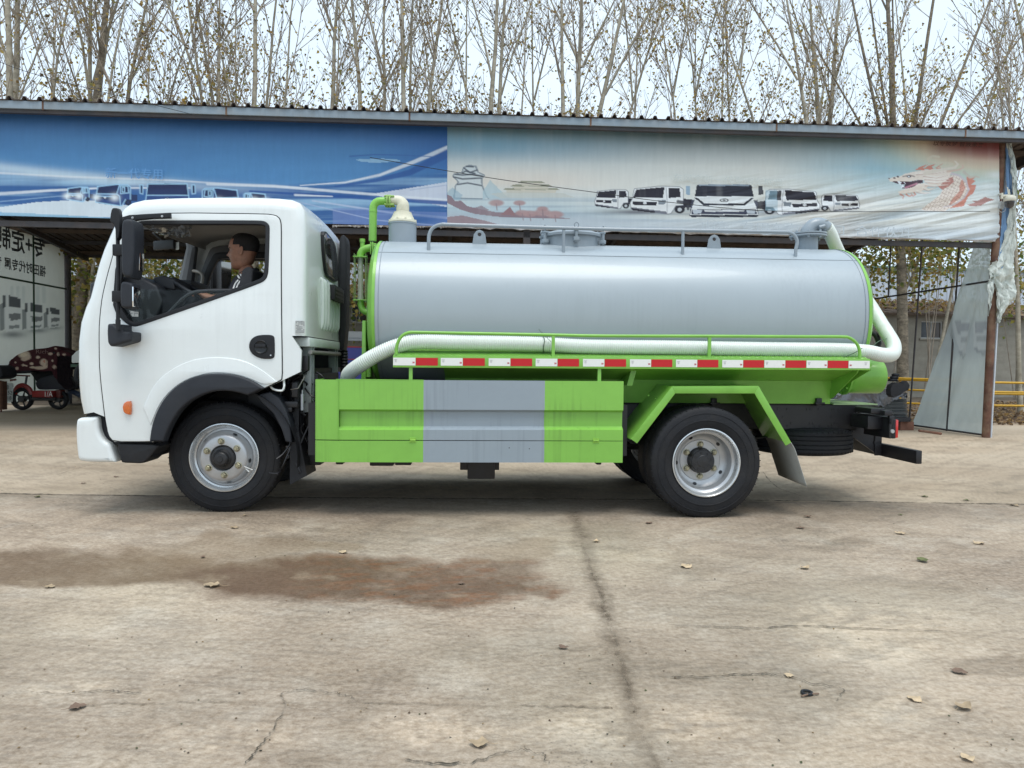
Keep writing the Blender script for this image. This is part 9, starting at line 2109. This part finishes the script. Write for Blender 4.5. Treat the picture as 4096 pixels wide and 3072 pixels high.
for s_, S_, El, Wr, Gr in (('n', sh_n, el_n, wr_n, grip_n), ('f', sh_f, el_f, wr_f, grip_f)):
    B_['sh' + s_] = (S_, .065); B_['el' + s_] = (El, .042); B_['wr' + s_] = (Wr, .028); pm = Wr.lerp(Gr, .55) + Vector((0, 0, .012)); B_['pm' + s_] = (pm, (.030, .022))
    E_ += [('ch', 'sh' + s_), ('sh' + s_, 'el' + s_), ('el' + s_, 'wr' + s_), ('wr' + s_, 'pm' + s_)]
    for k in range(4):
        dy = (k - 1.5) * .019; ln = (.9, 1.0, .95, .78)[k]; a0 = Gr + Vector((.022, dy, .020)); a1 = Gr + Vector((-.016, dy, .024 * ln)); a2 = Gr + Vector((-.026, dy, -.006))
        B_['a%d%s' % (k, s_)] = (a0, .0105); B_['b%d%s' % (k, s_)] = (a1, .0095); B_['c%d%s' % (k, s_)] = (a2, .0085); E_ += [('pm' + s_, 'a%d%s' % (k, s_)), ('a%d%s' % (k, s_), 'b%d%s' % (k, s_)), ('b%d%s' % (k, s_), 'c%d%s' % (k, s_))]
    td = .032 if s_ == 'n' else -.032; B_['t0' + s_] = (pm + Vector((.0, td, -.004)), .012); B_['t1' + s_] = (Gr + Vector((.014, td * 1.2, -.012)), .0105); E_ += [('pm' + s_, 't0' + s_), ('t0' + s_, 't1' + s_)]
for s_, dy in (('n', -.1), ('f', .1)):
    B_['hip' + s_] = (pel + Vector((0, dy, .0)), .09); kn = pel + Vector((-.42, dy * 1.3, .08)); ft_ = kn + Vector((-.12, 0, -.20)); B_['kn' + s_] = (kn, .062); B_['an' + s_] = (ft_, .04); E_ += [('pel', 'hip' + s_), ('hip' + s_, 'kn' + s_), ('kn' + s_, 'an' + s_)]
me = skin_mesh(B_, E_)
bm = bmesh.new(); bm.from_mesh(me); vv_ = [bm.verts.new(v) for v in vs]
for f_ in fs: bm.faces.new([vv_[i] for i in f_])
for sgn in (-1, 1):      # ears
    ec = Vector((hcx + .012, yd + sgn * .080 * sc_h, chin.z + .47 * Hh)); r_ = bmesh.ops.create_uvsphere(bm, u_segments=14, v_segments=10, radius=1.0)
    for v in r_['verts']:
        p = v.co; d_ = math.hypot(p.x, p.z); yv = p.y * .010 - .006 * sgn * (1 - d_) * (1 if p.y * sgn > 0 else 0); v.co = ec + Vector((p.x * .017 + .004 * p.z, yv + sgn * .006 + sgn * p.x * .006, p.z * .034))
bmesh.ops.recalc_face_normals(bm, faces=bm.faces); bm.to_mesh(me); bm.free(); me.shade_smooth()
bod = link('body', me, drv, SKIN)
# hair: cropped cap following the skull
q = MB(); hl = [l_ for l_ in lev if l_[0] >= .43]; vs = [head_pt(h, 2 * math.pi * k / NA, f, b, w, .0022 + .0012 * math.sin(k * 2.3 + h * 60)) for h, f, b, w in hl for k in range(NA)]; fs = []
for i in range(len(hl) - 1):
    for k in range(NA):
        a = 2 * math.pi * (k + .5) / NA; a = a if a < math.pi else 2 * math.pi - a; h = hl[i][0]
        lim = .87 if a < .6 else (.87 - (a - .6) * .30 if a < 1.05 else (.64 if a < 1.6 else .47))
        if h >= lim: fs.append((i * NA + k, i * NA + (k + 1) % NA, (i + 1) * NA + (k + 1) % NA, (i + 1) * NA + k))
q.add(vs, fs); q.build('hair', HAIR, drv, 60)
for sgn in (-1, 1):
    q = MB(); e = head_pt(.515, sgn * .52, .084, .09, .073, -.004); q.lathe([(0.0001, -.007), (.006, -.005), (.008, 0), (.006, .005), (.0001, .007)], tuple(e), 'y', 12); q.build('eye', mat('eye_dark', (.03, .02, .02), .2, coat=1), drv)
    q = MB(); q.tube([head_pt(.565, sgn * t, .088, .09, .074, .001) for t in (.25, .45, .7)], .004, 6); q.build('eyebrow', HAIR, drv)
q = MB(); q.tube([head_pt(.245, t, .088, .066, .062, .001) for t in (-.4, -.2, 0, .2, .4)], [.001, .003, .004, .003, .001], 6); q.build('mouth', mat('lips', (.25, .08, .07), .5), drv)
# jacket and trousers: thicker skins over the same skeleton
J = {'pel': (pel + Vector((0, 0, -.02)), .15), 'bel': (pel.lerp(ch, .45), .145), 'ch': (ch, (.155, .145)), 'col': (nk + Vector((.012, 0, -.025)), .078)}; JE = [('pel', 'bel'), ('bel', 'ch'), ('ch', 'col')]
for s_, S_, El, Wr in (('n', sh_n, el_n, wr_n), ('f', sh_f, el_f, wr_f)):
    J['sh' + s_] = (S_, .082); J['el' + s_] = (El, .058); J['cf' + s_] = (El.lerp(Wr, .62), .043); J['ce' + s_] = (El.lerp(Wr, .74), .040); JE += [('ch', 'sh' + s_), ('sh' + s_, 'el' + s_), ('el' + s_, 'cf' + s_), ('cf' + s_, 'ce' + s_)]
jm = skin_mesh(J, JE); jk = link('jacket', jm, drv, JACK)
q = MB(); q.tube([nk + Vector((.012 + .062 * math.cos(a), .062 * math.sin(a), .012 - .02 * math.cos(a) * -1)) for a in np.linspace(0, 2 * math.pi, 25)[:-1]], .014, 8, closed=True); q.build('collar', JACK, jk, 60)
T = {'pel': (pel, .145)}; TE = []
for s_, dy in (('n', -.1), ('f', .1)):
    kn = B_['kn' + s_][0]; T['hip' + s_] = (pel + Vector((-.03, dy, 0)), .10); T['kn' + s_] = (kn, .075); T['an' + s_] = (kn + Vector((-.10, 0, -.17)), .055); TE += [('pel', 'hip' + s_), ('hip' + s_, 'kn' + s_), ('kn' + s_, 'an' + s_)]
link('trousers', skin_mesh(T, TE), drv, TROU)
# white stripes down the sleeve
bpy.context.view_layer.update()
from mathutils.bvhtree import BVHTree
bvj = BVHTree.FromPolygons([v.co.copy() for v in jm.vertices], [tuple(p.vertices) for p in jm.polygons])
def stripe(pxs, w_):
    pts = []
    for p in catmull([Vector((c7(*q_)[0], c7(*q_)[1], 0)) for q_ in pxs], 6):
        o_ = TR.loc(C0); t_ = TR.P(p.x, p.y, .3); h = bvj.ray_cast(o_, (t_ - o_).normalized())
        if h[0] is not None: pts.append(h[0] + h[1] * .002)
    if len(pts) < 2: return
    q = MB(); q.tube(pts, w_, 6); q.build('sleeve_stripe', WHR, jk, 60)
stripe([(1665, 840), (1690, 880)], .006); stripe([(1700, 825), (1730, 870)], .006)
stripe([(1670, 900), (1630, 950), (1605, 1015)], .006); stripe([(1700, 905), (1665, 960), (1640, 1018)], .006)
stripe([(1235, 1120), (1290, 1105), (1350, 1130)], .005); stripe([(1245, 1140), (1300, 1128), (1340, 1148)], .004)
